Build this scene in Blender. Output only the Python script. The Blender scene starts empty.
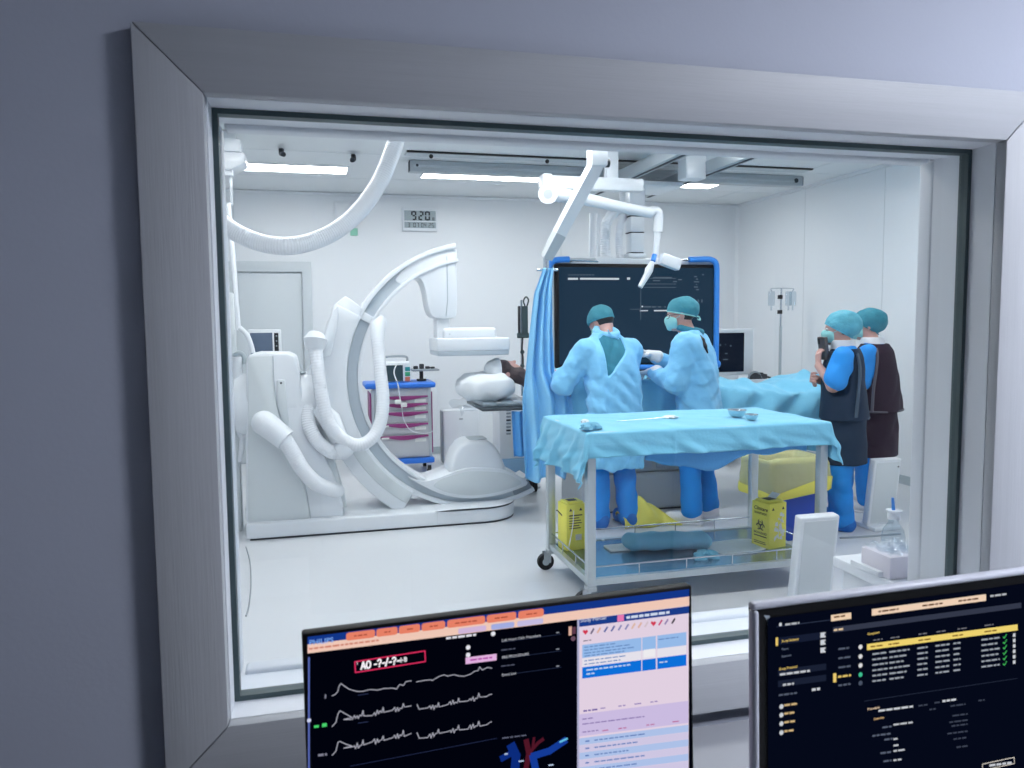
import bpy, bmesh, math, random
import numpy as np
from mathutils import Vector, Matrix

random.seed(7)
SC = bpy.context.scene
COL = SC.collection

# ---------------------------------------------------------------- camera
CAM_F, CAM_YAW, CAM_PITCH, CAM_ROLL = 780.0, math.radians(14.38), math.radians(4.61), math.radians(-0.54)
CAM_POS = np.array([0.0, 0.0, 1.5])
def _cam_axes():
    cy, sy = math.cos(CAM_YAW), math.sin(CAM_YAW)
    fw = np.array([sy*math.cos(CAM_PITCH), cy*math.cos(CAM_PITCH), -math.sin(CAM_PITCH)])
    rt = np.array([cy, -sy, 0.0]); up = np.cross(rt, fw)
    c, s = math.cos(CAM_ROLL), math.sin(CAM_ROLL)
    return c*rt + s*up, -s*rt + c*up, fw
AX_R, AX_U, AX_F = _cam_axes()
cam_data = bpy.data.cameras.new('camera')
cam_data.sensor_width = 36.0
cam_data.lens = CAM_F/1024*36.0
cam_data.clip_start = 0.05
cam_data.dof.use_dof = True
cam_data.dof.focus_distance = 4.5
cam_data.dof.aperture_fstop = 12.0
cam = bpy.data.objects.new('camera', cam_data)
COL.objects.link(cam)
cam.matrix_world = Matrix(((AX_R[0], AX_U[0], -AX_F[0], CAM_POS[0]), (AX_R[1], AX_U[1], -AX_F[1], CAM_POS[1]),
                           (AX_R[2], AX_U[2], -AX_F[2], CAM_POS[2]), (0, 0, 0, 1)))
SC.camera = cam

# ---------------------------------------------------------------- world, exposure
w = bpy.data.worlds.new('world'); SC.world = w; w.use_nodes = True
w.node_tree.nodes['Background'].inputs[0].default_value = (0.6, 0.7, 0.8, 1)
w.node_tree.nodes['Background'].inputs[1].default_value = 0.02
SC.view_settings.view_transform = 'Standard'
SC.view_settings.look = 'None'
SC.view_settings.gamma = 1.0
SC.view_settings.use_curve_mapping = False
SC.view_settings.exposure = 0.0
SC.cycles.use_denoising = True
SC.cycles.max_bounces = 10
SC.cycles.diffuse_bounces = 5
SC.cycles.transparent_max_bounces = 16
PANEL_POWER = 18.2        # radiance of the ceiling light panels in the procedure room
CONTROL_LAMP = 114.0       # radiance of the control room lamp

# ---------------------------------------------------------------- pixel -> world (used for measuring the place)
def ray(px, py):
    return (px-512)/CAM_F*AX_R - (py-384)/CAM_F*AX_U + AX_F
def at(px, py, Y):
    d = ray(px, py); return CAM_POS + d*(Y/d[1])
def onz(px, py, z):
    d = ray(px, py); return CAM_POS + d*((z-CAM_POS[2])/d[2])

# ---------------------------------------------------------------- materials
def lin(c):
    return tuple((x/255/12.92 if x/255 <= 0.04045 else ((x/255+0.055)/1.055)**2.4) for x in c)
MATS = {}
def mat(name, rgb, rough=0.5, metal=0.0, spec=0.5, bump=0.0, bump_scale=40.0, var=0.0, var_scale=6.0, stretch=(1, 1, 1),
        emit=None, estr=1.0, alpha=1.0, sheen=0.0, sss=0.0, trans=0.0, coat=0.0):
    m = bpy.data.materials.new(name); m.use_nodes = True
    nt = m.node_tree; b = nt.nodes['Principled BSDF']
    col = lin(rgb)
    b.inputs['Base Color'].default_value = (*col, 1)
    b.inputs['Roughness'].default_value = rough
    b.inputs['Metallic'].default_value = metal
    b.inputs['Specular IOR Level'].default_value = spec
    b.inputs['Alpha'].default_value = alpha
    if sheen: b.inputs['Sheen Weight'].default_value = sheen
    if coat: b.inputs['Coat Weight'].default_value = coat
    if trans: b.inputs['Transmission Weight'].default_value = trans
    if sss:
        b.inputs['Subsurface Weight'].default_value = sss
        b.inputs['Subsurface Radius'].default_value = (0.01, 0.004, 0.002)
    if emit is not None:
        b.inputs['Emission Color'].default_value = (*lin(emit), 1)
        b.inputs['Emission Strength'].default_value = estr
    if bump or var:
        tc = nt.nodes.new('ShaderNodeTexCoord'); mp = nt.nodes.new('ShaderNodeMapping')
        mp.inputs['Scale'].default_value = stretch
        nt.links.new(tc.outputs['Object'], mp.inputs['Vector'])
    if var:
        n = nt.nodes.new('ShaderNodeTexNoise'); n.inputs['Scale'].default_value = var_scale; n.inputs['Detail'].default_value = 5
        nt.links.new(mp.outputs[0], n.inputs['Vector'])
        mx = nt.nodes.new('ShaderNodeMix'); mx.data_type = 'RGBA'
        mx.inputs[6].default_value = (*[c*(1-var) for c in col], 1)
        mx.inputs[7].default_value = (*[min(1, c*(1+var)) for c in col], 1)
        nt.links.new(n.outputs['Fac'], mx.inputs[0]); nt.links.new(mx.outputs[2], b.inputs['Base Color'])
    if bump:
        n2 = nt.nodes.new('ShaderNodeTexNoise'); n2.inputs['Scale'].default_value = bump_scale; n2.inputs['Detail'].default_value = 3
        nt.links.new(mp.outputs[0], n2.inputs['Vector'])
        bp = nt.nodes.new('ShaderNodeBump'); bp.inputs['Strength'].default_value = bump; bp.inputs['Distance'].default_value = 0.01
        nt.links.new(n2.outputs['Fac'], bp.inputs['Height']); nt.links.new(bp.outputs[0], b.inputs['Normal'])
    MATS[name] = m
    return m
def emis(name, rgb, s=1.0):
    m = bpy.data.materials.new(name); m.use_nodes = True
    nt = m.node_tree; nt.nodes.clear()
    e = nt.nodes.new('ShaderNodeEmission'); o = nt.nodes.new('ShaderNodeOutputMaterial')
    e.inputs[0].default_value = (*lin(rgb), 1); e.inputs[1].default_value = s
    nt.links.new(e.outputs[0], o.inputs[0]); MATS[name] = m
    return m
def glassmat(name, rgb, ior=1.45, tint=0.0, rough=0.0, extra=0.0):
    """thin clear sheet: see-through with a fresnel gloss"""
    m = bpy.data.materials.new(name); m.use_nodes = True
    nt = m.node_tree; nt.nodes.clear()
    tr = nt.nodes.new('ShaderNodeBsdfTransparent'); gl = nt.nodes.new('ShaderNodeBsdfGlossy'); mx = nt.nodes.new('ShaderNodeMixShader')
    fr = nt.nodes.new('ShaderNodeLayerWeight'); o = nt.nodes.new('ShaderNodeOutputMaterial')
    tr.inputs[0].default_value = (*lin(rgb), 1); gl.inputs['Roughness'].default_value = rough
    f0 = ((ior-1)/(ior+1))**2+extra
    pw = nt.nodes.new('ShaderNodeMath'); pw.operation = 'POWER'; pw.inputs[1].default_value = 5.0
    ma = nt.nodes.new('ShaderNodeMath'); ma.operation = 'MULTIPLY_ADD'; ma.inputs[1].default_value = 1-f0; ma.inputs[2].default_value = f0
    nt.links.new(fr.outputs['Facing'], pw.inputs[0]); nt.links.new(pw.outputs[0], ma.inputs[0]); nt.links.new(ma.outputs[0], mx.inputs[0])
    nt.links.new(tr.outputs[0], mx.inputs[1]); nt.links.new(gl.outputs[0], mx.inputs[2]); nt.links.new(mx.outputs[0], o.inputs[0])
    MATS[name] = m
    return m
M = MATS

# ---------------------------------------------------------------- mesh builder
class MB:
    def __init__(s): s.v = []; s.f = []
    def raw(s, v, f):
        o = len(s.v); s.v += [tuple(map(float, p)) for p in v]; s.f += [tuple(i+o for i in q) for q in f]; return s
    def box(s, x0, x1, y0, y1, z0, z1):
        return s.raw([(x0,y0,z0),(x1,y0,z0),(x1,y1,z0),(x0,y1,z0),(x0,y0,z1),(x1,y0,z1),(x1,y1,z1),(x0,y1,z1)],
                     [(0,3,2,1),(4,5,6,7),(0,1,5,4),(1,2,6,5),(2,3,7,6),(3,0,4,7)])
    def bm(s, bm):
        bm.verts.ensure_lookup_table(); bm.verts.index_update()
        s.raw([v.co[:] for v in bm.verts], [[v.index for v in f.verts] for f in bm.faces]); bm.free(); return s
    def rbox(s, x0, x1, y0, y1, z0, z1, r=0.01, seg=2):
        t = MB().box(x0, x1, y0, y1, z0, z1); return s.bevel(t, r, seg)
    def bevel(s, t, r, seg=2, angle=0.6):
        bm = bmesh.new(); vs = [bm.verts.new(p) for p in t.v]
        for q in t.f:
            try: bm.faces.new([vs[i] for i in q])
            except ValueError: pass
        bm.normal_update()
        ed = [e for e in bm.edges if len(e.link_faces) == 2 and e.calc_face_angle(0) > angle]
        if r > 0: bmesh.ops.bevel(bm, geom=ed, offset=r, segments=seg, profile=0.5, affect='EDGES', clamp_overlap=True)
        return s.bm(bm)
    def prism(s, prof, y0, y1, r=0.0, seg=2, angle=0.6):
        """profile of (x, z) pushed along y"""
        n = len(prof); a = sum(prof[i][0]*prof[(i+1)%n][1]-prof[(i+1)%n][0]*prof[i][1] for i in range(n))
        if a < 0: prof = prof[::-1]
        v = [(p[0], y0, p[1]) for p in prof]+[(p[0], y1, p[1]) for p in prof]
        f = [tuple(range(n)), tuple(range(2*n-1, n-1, -1))]+[(i, i+n, (i+1)%n+n, (i+1)%n) for i in range(n)]
        t = MB().raw(v, f)
        return s.bevel(t, r, seg, angle) if r > 0 else s.raw(t.v, t.f)
    def prismz(s, prof, z0, z1, r=0.0, seg=2, angle=0.6):
        n = len(prof); a = sum(prof[i][0]*prof[(i+1)%n][1]-prof[(i+1)%n][0]*prof[i][1] for i in range(n))
        if a < 0: prof = prof[::-1]
        v = [(p[0], p[1], z0) for p in prof]+[(p[0], p[1], z1) for p in prof]
        f = [tuple(range(n-1, -1, -1)), tuple(range(n, 2*n))]+[(i, (i+1)%n, (i+1)%n+n, i+n) for i in range(n)]
        t = MB().raw(v, f)
        return s.bevel(t, r, seg, angle) if r > 0 else s.raw(t.v, t.f)
    def tube(s, path, r, n=10, caps=True, closed=False):
        P = [np.array(p, float) for p in path]; m = len(P)
        rr = r if hasattr(r, '__len__') else [r]*m
        up = None; V = []; F = []
        for i in range(m):
            if closed: t = P[(i+1) % m]-P[i-1]
            else: t = P[min(i+1, m-1)]-P[max(i-1, 0)]
            t = t/(np.linalg.norm(t)+1e-12)
            if up is None:
                a = np.array([0, 0, 1.0]) if abs(t[2]) < 0.9 else np.array([1.0, 0, 0])
                up = np.cross(t, np.cross(a, t))
            up = up-t*np.dot(up, t); up /= np.linalg.norm(up)+1e-12
            sd = np.cross(t, up)
            for k in range(n):
                an = 2*math.pi*k/n; V.append(P[i]+rr[i]*(math.cos(an)*up+math.sin(an)*sd))
        for i in range(m if closed else m-1):
            for k in range(n):
                a = i*n+k; b = i*n+(k+1) % n; c = ((i+1) % m)*n+(k+1) % n; d = ((i+1) % m)*n+k
                F.append((a, b, c, d))
        if caps and not closed:
            F.append(tuple(range(n-1, -1, -1))); F.append(tuple(range((m-1)*n, m*n)))
        return s.raw(V, F)
    def cyl(s, p0, p1, r0, r1=None, n=16): return s.tube([p0, p1], [r0, r0 if r1 is None else r1], n)
    def lathe(s, prof, c=(0, 0, 0), n=24, axis='z', caps=True):
        V = []; F = []; m = len(prof)
        for r, h in prof:
            for k in range(n):
                a = 2*math.pi*k/n; x, y = r*math.cos(a), r*math.sin(a)
                p = (x, y, h) if axis == 'z' else ((h, x, y) if axis == 'x' else (y, h, x))
                V.append((c[0]+p[0], c[1]+p[1], c[2]+p[2]))
        for i in range(m-1):
            for k in range(n): F.append((i*n+k, i*n+(k+1) % n, (i+1)*n+(k+1) % n, (i+1)*n+k))
        if caps:
            F.append(tuple(range(n-1, -1, -1))); F.append(tuple(range((m-1)*n, m*n)))
        return s.raw(V, F)
    def ball(s, c, r, n=14, m=8):
        rx, ry, rz = r if hasattr(r, '__len__') else (r, r, r)
        V = [(c[0], c[1], c[2]-rz)]; F = []
        for i in range(1, m):
            t = math.pi*i/m
            for k in range(n):
                a = 2*math.pi*k/n
                V.append((c[0]+rx*math.sin(t)*math.cos(a), c[1]+ry*math.sin(t)*math.sin(a), c[2]-rz*math.cos(t)))
        V.append((c[0], c[1], c[2]+rz)); last = len(V)-1
        for k in range(n):
            F.append((0, 1+(k+1) % n, 1+k)); F.append((last, 1+(m-2)*n+k, 1+(m-2)*n+(k+1) % n))
        for i in range(m-2):
            for k in range(n): F.append((1+i*n+k, 1+i*n+(k+1) % n, 1+(i+1)*n+(k+1) % n, 1+(i+1)*n+k))
        return s.raw(V, F)
    def grid(s, fn, nu, nv, thick=0.0):
        V = [fn(i/nu, j/nv) for j in range(nv+1) for i in range(nu+1)]; W = nu+1
        F = [(j*W+i, j*W+i+1, (j+1)*W+i+1, (j+1)*W+i) for j in range(nv) for i in range(nu)]
        if thick:
            A = np.array(V, float).reshape(nv+1, nu+1, 3)
            du = np.gradient(A, axis=1); dv = np.gradient(A, axis=0); nn = np.cross(du, dv)
            nn /= np.linalg.norm(nn, axis=2, keepdims=True)+1e-9
            B = (A-nn*thick).reshape(-1, 3); o = len(V)
            V = list(map(tuple, A.reshape(-1, 3)))+list(map(tuple, B))
            F2 = [tuple(i+o for i in q[::-1]) for q in F]; E = []
            for i in range(nu): E += [(i+1, i, i+o, i+1+o), (nv*W+i, nv*W+i+1, nv*W+i+1+o, nv*W+i+o)]
            for j in range(nv): E += [(j*W, (j+1)*W, (j+1)*W+o, j*W+o), ((j+1)*W+nu, j*W+nu, j*W+nu+o, (j+1)*W+nu+o)]
            F = F+F2+E
        return s.raw(V, F)
    def xf(s, Mx):
        s.v = [tuple(Mx @ Vector(p)) for p in s.v]; return s
    def build(s, name, material, parent=None, smooth=35, origin=None, local=False):
        root = parent
        while root is not None and root.parent is not None: root = root.parent
        V = np.array(s.v, float)
        if root is not None and not local:
            Mi = np.array(root.matrix_basis.inverted()); V = V @ Mi[:3, :3].T + Mi[:3, 3]
        if root is None and not local:
            if origin is None:
                lo, hi = V.min(0), V.max(0); origin = ((lo[0]+hi[0])/2, (lo[1]+hi[1])/2, lo[2])
            V = V-np.array(origin)
        me = bpy.data.meshes.new(name)
        me.from_pydata(V.tolist(), [], s.f); me.update()
        if smooth:
            me.polygons.foreach_set('use_smooth', [True]*len(me.polygons))
            if smooth < 180: me.set_sharp_from_angle(angle=math.radians(smooth))
        me.materials.append(material if not isinstance(material, str) else MATS[material])
        o = bpy.data.objects.new(name, me); COL.objects.link(o)
        if parent is not None: o.parent = parent
        elif origin is not None: o.location = origin
        return o
def thing(name, loc, label, cat, group=None, rz=0.0):
    o = bpy.data.objects.new(name, None); COL.objects.link(o)
    o.empty_display_size = 0.1
    o.location = loc; o.rotation_euler = (0, 0, rz)
    o.matrix_basis = Matrix.Translation(Vector(loc)) @ Matrix.Rotation(rz, 4, 'Z')
    return tag(o, label, cat, group)
def tag(o, label, cat, group=None):
    o['label'] = label; o['category'] = cat
    if group: o['group'] = group
    return o
def struct(o): o['kind'] = 'structure'; return o
def stuff(o): o['kind'] = 'stuff'; return o
def copy_tree(o, parent=None):
    c = o.copy(); COL.objects.link(c)
    if parent is not None: c.parent = parent
    for ch in list(o.children): copy_tree(ch, c)
    return c
def spline(pts, n=8):
    P = np.array(pts, float); out = []
    for i in range(len(P)-1):
        p0 = P[max(i-1, 0)]; p1 = P[i]; p2 = P[i+1]; p3 = P[min(i+2, len(P)-1)]
        for k in range(n):
            t = k/n
            out.append(0.5*((2*p1)+(-p0+p2)*t+(2*p0-5*p1+4*p2-p3)*t*t+(-p0+3*p1-3*p2+p3)*t**3))
    out.append(P[-1]); return out
def corr(path, r, pitch=0.02, amp=0.12):
    """resample a path and ripple the radius like a corrugated hose"""
    P = np.array(path, float); seg = np.linalg.norm(np.diff(P, axis=0), axis=1); L = np.concatenate([[0], np.cumsum(seg)])
    n = max(8, int(L[-1]/pitch*6)); t = np.linspace(0, L[-1], n)
    Q = np.stack([np.interp(t, L, P[:, k]) for k in range(3)], 1)
    return Q, [r*(1+amp*math.sin(2*math.pi*x/pitch)) for x in t]
def text_mb(txt, size, align='LEFT', shear=0.0, bold=0.0):
    """flat lettering in the xz plane, baseline at z = 0"""
    cu = bpy.data.curves.new('lettering', 'FONT'); cu.body = txt; cu.size = size; cu.align_x = align; cu.resolution_u = 3
    cu.shear = shear; cu.offset = bold
    ob = bpy.data.objects.new('lettering', cu); COL.objects.link(ob)
    dg = bpy.context.evaluated_depsgraph_get(); ev = ob.evaluated_get(dg); me = ev.to_mesh()
    mb = MB().raw([(v.co.x, 0, v.co.y) for v in me.vertices], [tuple(p.vertices) for p in me.polygons])
    ev.to_mesh_clear(); bpy.data.objects.remove(ob); bpy.data.curves.remove(cu)
    return mb
# ---------------------------------------------------------------- the materials of the place
mat('wall_panel', (236, 240, 244), 0.35, spec=0.35, var=0.012, var_scale=1.2)
mat('ceiling_white', (230, 234, 236), 0.55, var=0.01, var_scale=1.0)
mat('floor_vinyl', (214, 217, 221), 0.28, spec=0.45, var=0.025, var_scale=2.5)
mat('seam', (214, 220, 224), 0.6)
mat('control_wall', (170, 175, 189), 0.75, var=0.02, var_scale=2.0, bump=0.03, bump_scale=120)
mat('casing_h', (168, 171, 176), 0.55, var=0.07, var_scale=9, stretch=(0.35, 6, 9), bump=0.06, bump_scale=30)
mat('casing_v', (168, 171, 176), 0.55, var=0.07, var_scale=9, stretch=(9, 6, 0.35), bump=0.06, bump_scale=30)
mat('lining', (214, 218, 224), 0.45)
mat('gasket', (58, 76, 80), 0.5)
mat('control_dark', (112, 116, 124), 0.8)
glassmat('window_glass', (250, 252, 253), 1.45)
mat('door_paint', (208, 216, 221), 0.4)
mat('machine_white', (229, 234, 239), 0.28, spec=0.5)
mat('machine_grey', (176, 188, 194), 0.38)
mat('machine_panel', (212, 219, 222), 0.35)
mat('machine_band', (186, 197, 206), 0.35)
mat('hose_white', (231, 235, 240), 0.4)
mat('dark_gap', (40, 48, 56), 0.6)
mat('black_plastic', (22, 24, 28), 0.4)
mat('rubber', (28, 30, 34), 0.7)
mat('steel', (205, 212, 218), 0.25, metal=1.0)
mat('brushed_steel', (200, 208, 212), 0.42, metal=0.85)
mat('shelf_steel', (150, 172, 186), 0.22, metal=0.9)
mat('painted_grey', (190, 198, 203), 0.4)
mat('rail_grey', (178, 186, 192), 0.4)
mat('drape_blue', (128, 206, 238), 0.75, bump=0.25, bump_scale=60, sheen=0.2, var=0.05, var_scale=8)
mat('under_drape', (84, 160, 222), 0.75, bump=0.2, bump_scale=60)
mat('curtain_blue', (140, 206, 247), 0.55, bump=0.2, bump_scale=40)
mat('gown_blue', (130, 203, 246), 0.8, bump=0.35, bump_scale=35, sheen=0.2, var=0.05, var_scale=10)
mat('scrub_teal', (44, 128, 152), 0.85, bump=0.2, bump_scale=50)
mat('scrub_blue', (12, 136, 224), 0.8, bump=0.3, bump_scale=40, var=0.06, var_scale=12)
mat('sleeve_blue', (36, 152, 240), 0.8, bump=0.3, bump_scale=40, var=0.06, var_scale=12)
mat('cap_teal', (58, 142, 160), 0.7, bump=0.5, bump_scale=45, var=0.12, var_scale=20)
mat('cap_mint', (92, 178, 200), 0.6, bump=0.7, bump_scale=50, var=0.2, var_scale=22)
mat('cap_deep', (38, 130, 150), 0.6, bump=0.7, bump_scale=50, var=0.25, var_scale=22)
mat('mask_mint', (150, 214, 214), 0.7)
mat('shoe_cover', (10, 104, 190), 0.7, bump=0.6, bump_scale=60)
mat('shoe_white', (225, 226, 228), 0.5)
mat('skin', (206, 160, 150), 0.5, sss=0.1)
mat('hair', (22, 20, 22), 0.5)
mat('eye_white', (225, 225, 225), 0.3)
mat('iris', (35, 25, 22), 0.2)
mat('glove', (236, 232, 232), 0.45, bump=0.3, bump_scale=60)
mat('apron_navy', (18, 42, 66), 0.7, spec=0.25, bump=0.3, bump_scale=25, var=0.1, var_scale=6)
mat('apron_trim', (64, 82, 98), 0.6)
mat('apron_maroon', (44, 26, 42), 0.75, spec=0.2, bump=0.3, bump_scale=25, var=0.1, var_scale=6)
mat('maroon_trim', (92, 88, 96), 0.6)
mat('collar_white', (232, 232, 236), 0.6)
mat('phone_bronze', (92, 84, 82), 0.35, metal=0.4)
mat('yellow_box', (244, 236, 96), 0.5, var=0.03)
mat('print_black', (40, 42, 30), 0.6)
mat('label_white', (235, 238, 235), 0.6)
mat('yellow_bag', (226, 218, 92), 0.4, bump=0.3, bump_scale=18, var=0.06)
mat('bag_film', (228, 226, 160), 0.22, alpha=0.62, bump=0.9, bump_scale=9)
mat('bin_blue', (6, 66, 176), 0.35)
mat('cart_blue', (40, 118, 222), 0.35)
mat('cart_grey', (196, 200, 206), 0.4)
mat('drawer_purple', (150, 52, 122), 0.4)
mat('bumper_blue', (48, 140, 232), 0.4)
mat('pillow_white', (228, 233, 237), 0.8, bump=0.4, bump_scale=14)
mat('brown_hair', (66, 52, 54), 0.6, bump=0.8, bump_scale=60)
mat('table_pad', (60, 70, 78), 0.6)
mat('green_strap', (48, 68, 72), 0.6)
mat('device_grey', (150, 160, 168), 0.4)
mat('paper_white', (222, 229, 230), 0.7)
mat('gauze', (240, 244, 246), 0.9, bump=0.6, bump_scale=60)
mat('cloth_shelf', (122, 188, 216), 0.8, bump=0.4, bump_scale=30)
mat('teal_cloth', (92, 164, 192), 0.8, bump=0.4, bump_scale=30)
mat('desk_grey', (150, 152, 158), 0.5)
mat('bezel_black', (8, 8, 10), 0.5, spec=0.2)
mat('bezel_grey', (176, 178, 188), 0.4)
mat('lcd_grey', (160, 174, 180), 0.4)
mat('lcd_ink', (30, 38, 46), 0.5)
mat('orange_cap', (190, 120, 60), 0.5)
mat('green_label', (150, 214, 190), 0.5)
glassmat('clear_plastic', (236, 242, 246), 1.4, rough=0.05, extra=0.06)
emis('panel_light', (255, 253, 250), PANEL_POWER)
emis('control_light', (238, 243, 255), CONTROL_LAMP)
# ---------------------------------------------------------------- the rooms
YB, ZC, XL, XR = 8.76, 2.90, -2.30, 5.145     # procedure room: back wall, ceiling, side walls
YF0, YF1 = 1.325, 1.52                        # window wall, control side and room side
WX0, WX1, WZ0, WZ1 = -0.147, 1.363, 0.846, 1.852
struct(MB().box(-2.6, 5.4, -2.3, YB+0.2, -0.1, 0.0).build('floor', 'floor_vinyl', smooth=0))
wb = struct(MB().box(XL-0.1, XR+0.1, YB, YB+0.1, 0, ZC).build('wall_back', 'wall_panel', smooth=0))
wr = struct(MB().box(XR, XR+0.1, YF1, YB, 0, ZC).build('wall_right', 'wall_panel', smooth=0))
struct(MB().box(XL-0.1, XL, YF1, YB, 0, ZC).build('wall_left', 'wall_panel', smooth=0))
ce = struct(MB().box(XL, XR, YF1, YB, ZC, ZC+0.1).build('ceiling', 'ceiling_white', smooth=0))
# panel joints of the clean room walls and ceiling
for x in (-1.95, -0.75, 2.85, 4.05):
    MB().box(x-0.004, x+0.004, YB-0.002, YB+0.001, 0.08, ZC).build('panel_joint', 'seam', wb, 0)
for y in (2.6, 3.8, 5.0, 6.2, 7.4):
    MB().box(XR-0.002, XR+0.001, y-0.004, y+0.004, 0.08, ZC).build('panel_joint', 'seam', wr, 0)
for y in (6.72, 7.86):
    MB().box(XL, XR, y-0.004, y+0.004, ZC-0.002, ZC+0.001).build('panel_joint', 'seam', ce, 0)
for x in (0.72, 2.9, 4.6):
    MB().box(x-0.004, x+0.004, 6.2, YB, ZC-0.002, ZC+0.001).build('panel_joint', 'seam', ce, 0)
struct(MB().prismz([(XR, YB), (XR-0.035, YB), (XR, YB-0.035)], 0.0, ZC).build('trim_1', 'wall_panel'))
struct(MB().prism([(XL, ZC), (XR, ZC), (XR, ZC-0.03), (XL, ZC-0.03)], YB-0.03, YB, 0.012).build('trim_2', 'wall_panel'))
struct(MB().box(XR-0.03, XR, YF1, YB-0.031, ZC-0.03, ZC).build('trim_3', 'wall_panel', smooth=0))
struct(MB().box(XL, XR, YB-0.014, YB, 0, 0.08).build('baseboard_back', 'machine_grey', smooth=0))
struct(MB().box(XR-0.014, XR, YF1, YB-0.015, 0, 0.08).build('baseboard_right', 'machine_grey', smooth=0))
# window wall between the rooms (one wall with an opening)
ox0, ox1, oz0, oz1 = WX0-0.016, WX1+0.016, WZ0-0.016, WZ1+0.016
wf = MB().box(-2.6, ox0, YF0, YF1, 0, 2.9).box(ox1, 5.4, YF0, YF1, 0, 2.9).box(ox0, ox1, YF0, YF1, 0, oz0).box(ox0, ox1, YF0, YF1, oz1, 2.9)
struct(wf.build('wall_front', 'control_wall', smooth=0))
# control room shell around the camera
struct(MB().box(-2.6, -2.5, -2.3, YF0, 0, 2.7).build('wall_control_left', 'control_dark', smooth=0))
struct(MB().box(3.3, 3.4, -2.3, YF0, 0, 2.7).build('wall_control_right', 'control_dark', smooth=0))
struct(MB().box(-2.6, 3.4, -2.4, -2.3, 0, 2.7).build('wall_control_rear', 'control_dark', smooth=0))
struct(MB().box(-2.6, 3.4, -2.3, YF0, 2.7, 2.8).build('ceiling_control', 'control_dark', smooth=0))
# the observation window: casing boards with mitred corners, lining, gasket, pane, far frame
win = bpy.data.objects.new('window_1', None); COL.objects.link(win); win.location = (0.6, 1.4, WZ0); win.matrix_basis = Matrix.Translation((0.6, 1.4, WZ0)); win['kind'] = 'structure'
CW, g = 0.098, 0.0007
ix0, ix1, iz0, iz1 = WX0-0.002, WX1, WZ0, WZ1
def board(p, m, nm='casing'): MB().prism(p, 1.300, YF0, 0.0025, 2).build(nm, m, win)
board([(ix0-CW+g, iz1+CW), (ix1+CW-g, iz1+CW), (ix1-g, iz1), (ix0+g, iz1)], 'casing_h')
board([(ix0-CW+g, iz0-CW), (ix1+CW-g, iz0-CW), (ix1-g, iz0), (ix0+g, iz0)], 'casing_h')
board([(ix0-CW, iz0-CW+g), (ix0-CW, iz1+CW-g), (ix0, iz1-g), (ix0, iz0+g)], 'casing_v')
board([(ix1+CW, iz0-CW+g), (ix1+CW, iz1+CW-g), (ix1, iz1-g), (ix1, iz0+g)], 'casing_v')
t = 0.0155
def lining(y0, y1, d, nm, m='lining'):   # four strips round the opening, standing d proud of its sides
    MB().box(WX0-t, WX0+d, y0, y1, WZ0+d, WZ1-d).build(nm, m, win, 0)
    MB().box(WX1-d, WX1+t, y0, y1, WZ0+d, WZ1-d).build(nm, m, win, 0)
    MB().box(WX0-t, WX1+t, y0, y1, WZ0-t, WZ0+d).build(nm, m, win, 0)
    MB().box(WX0-t, WX1+t, y0, y1, WZ1-d, WZ1+t).build(nm, m, win, 0)
lining(1.3255, 1.385, 0.0, 'lining')
lining(1.385, 1.409, 0.009, 'gasket', 'gasket')
lining(1.409, 1.455, 0.004, 'lining')
lining(1.455, 1.490, 0.0, 'lining')
for a in (0,):
    MB().rbox(WX0-t, WX0+0.004, 1.490, 1.532, WZ0, WZ1, 0.007, 3).build('far_frame', 'lining', win)
    MB().rbox(WX1-0.002, WX1+t, 1.490, 1.532, WZ0, WZ1, 0.007, 3).build('far_frame', 'lining', win)
    MB().rbox(WX0+0.0085, WX1-0.0085, 1.490, 1.532, WZ0-t, WZ0+0.008, 0.007, 3).build('far_frame', 'lining', win)
    MB().rbox(WX0+0.0085, WX1-0.0085, 1.490, 1.532, WZ1-0.008, WZ1+t, 0.007, 3).build('far_frame', 'lining', win)
MB().box(WX0+0.002, WX1-0.002, 1.394, 1.3945, WZ0+0.002, WZ1-0.002).build('pane', 'window_glass', win, 0)
# door in the back wall, upper left
a0 = at(235, 262, YB); a1 = at(311, 262, YB); dz = a1[2]
dr = bpy.data.objects.new('door_1', None); COL.objects.link(dr); dr.location = (a0[0], YB, 0); dr.matrix_basis = Matrix.Translation((a0[0], YB, 0)); dr['kind'] = 'structure'
dx1 = a1[0]; dx0 = dx1-1.25
MB().prism([(dx1-0.1, 0), (dx1, 0), (dx1, dz), (dx0, dz), (dx0, 0), (dx0+0.1, 0), (dx0+0.1, dz-0.11), (dx1-0.1, dz-0.11)], YB-0.05, YB-0.001, 0.004).build('door_frame', 'door_paint', dr)
MB().rbox(dx0+0.105, dx1-0.105, YB-0.022, YB-0.004, 0.01, dz-0.115, 0.003).build('door_leaf', 'door_paint', dr)
hd = MB().cyl((dx1-0.2, YB-0.022, 1.05), (dx1-0.2, YB-0.06, 1.05), 0.01).tube([(dx1-0.2, YB-0.06, 1.05), (dx1-0.32, YB-0.06, 1.05)], 0.009).build('door_handle', 'steel', dr)

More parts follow.
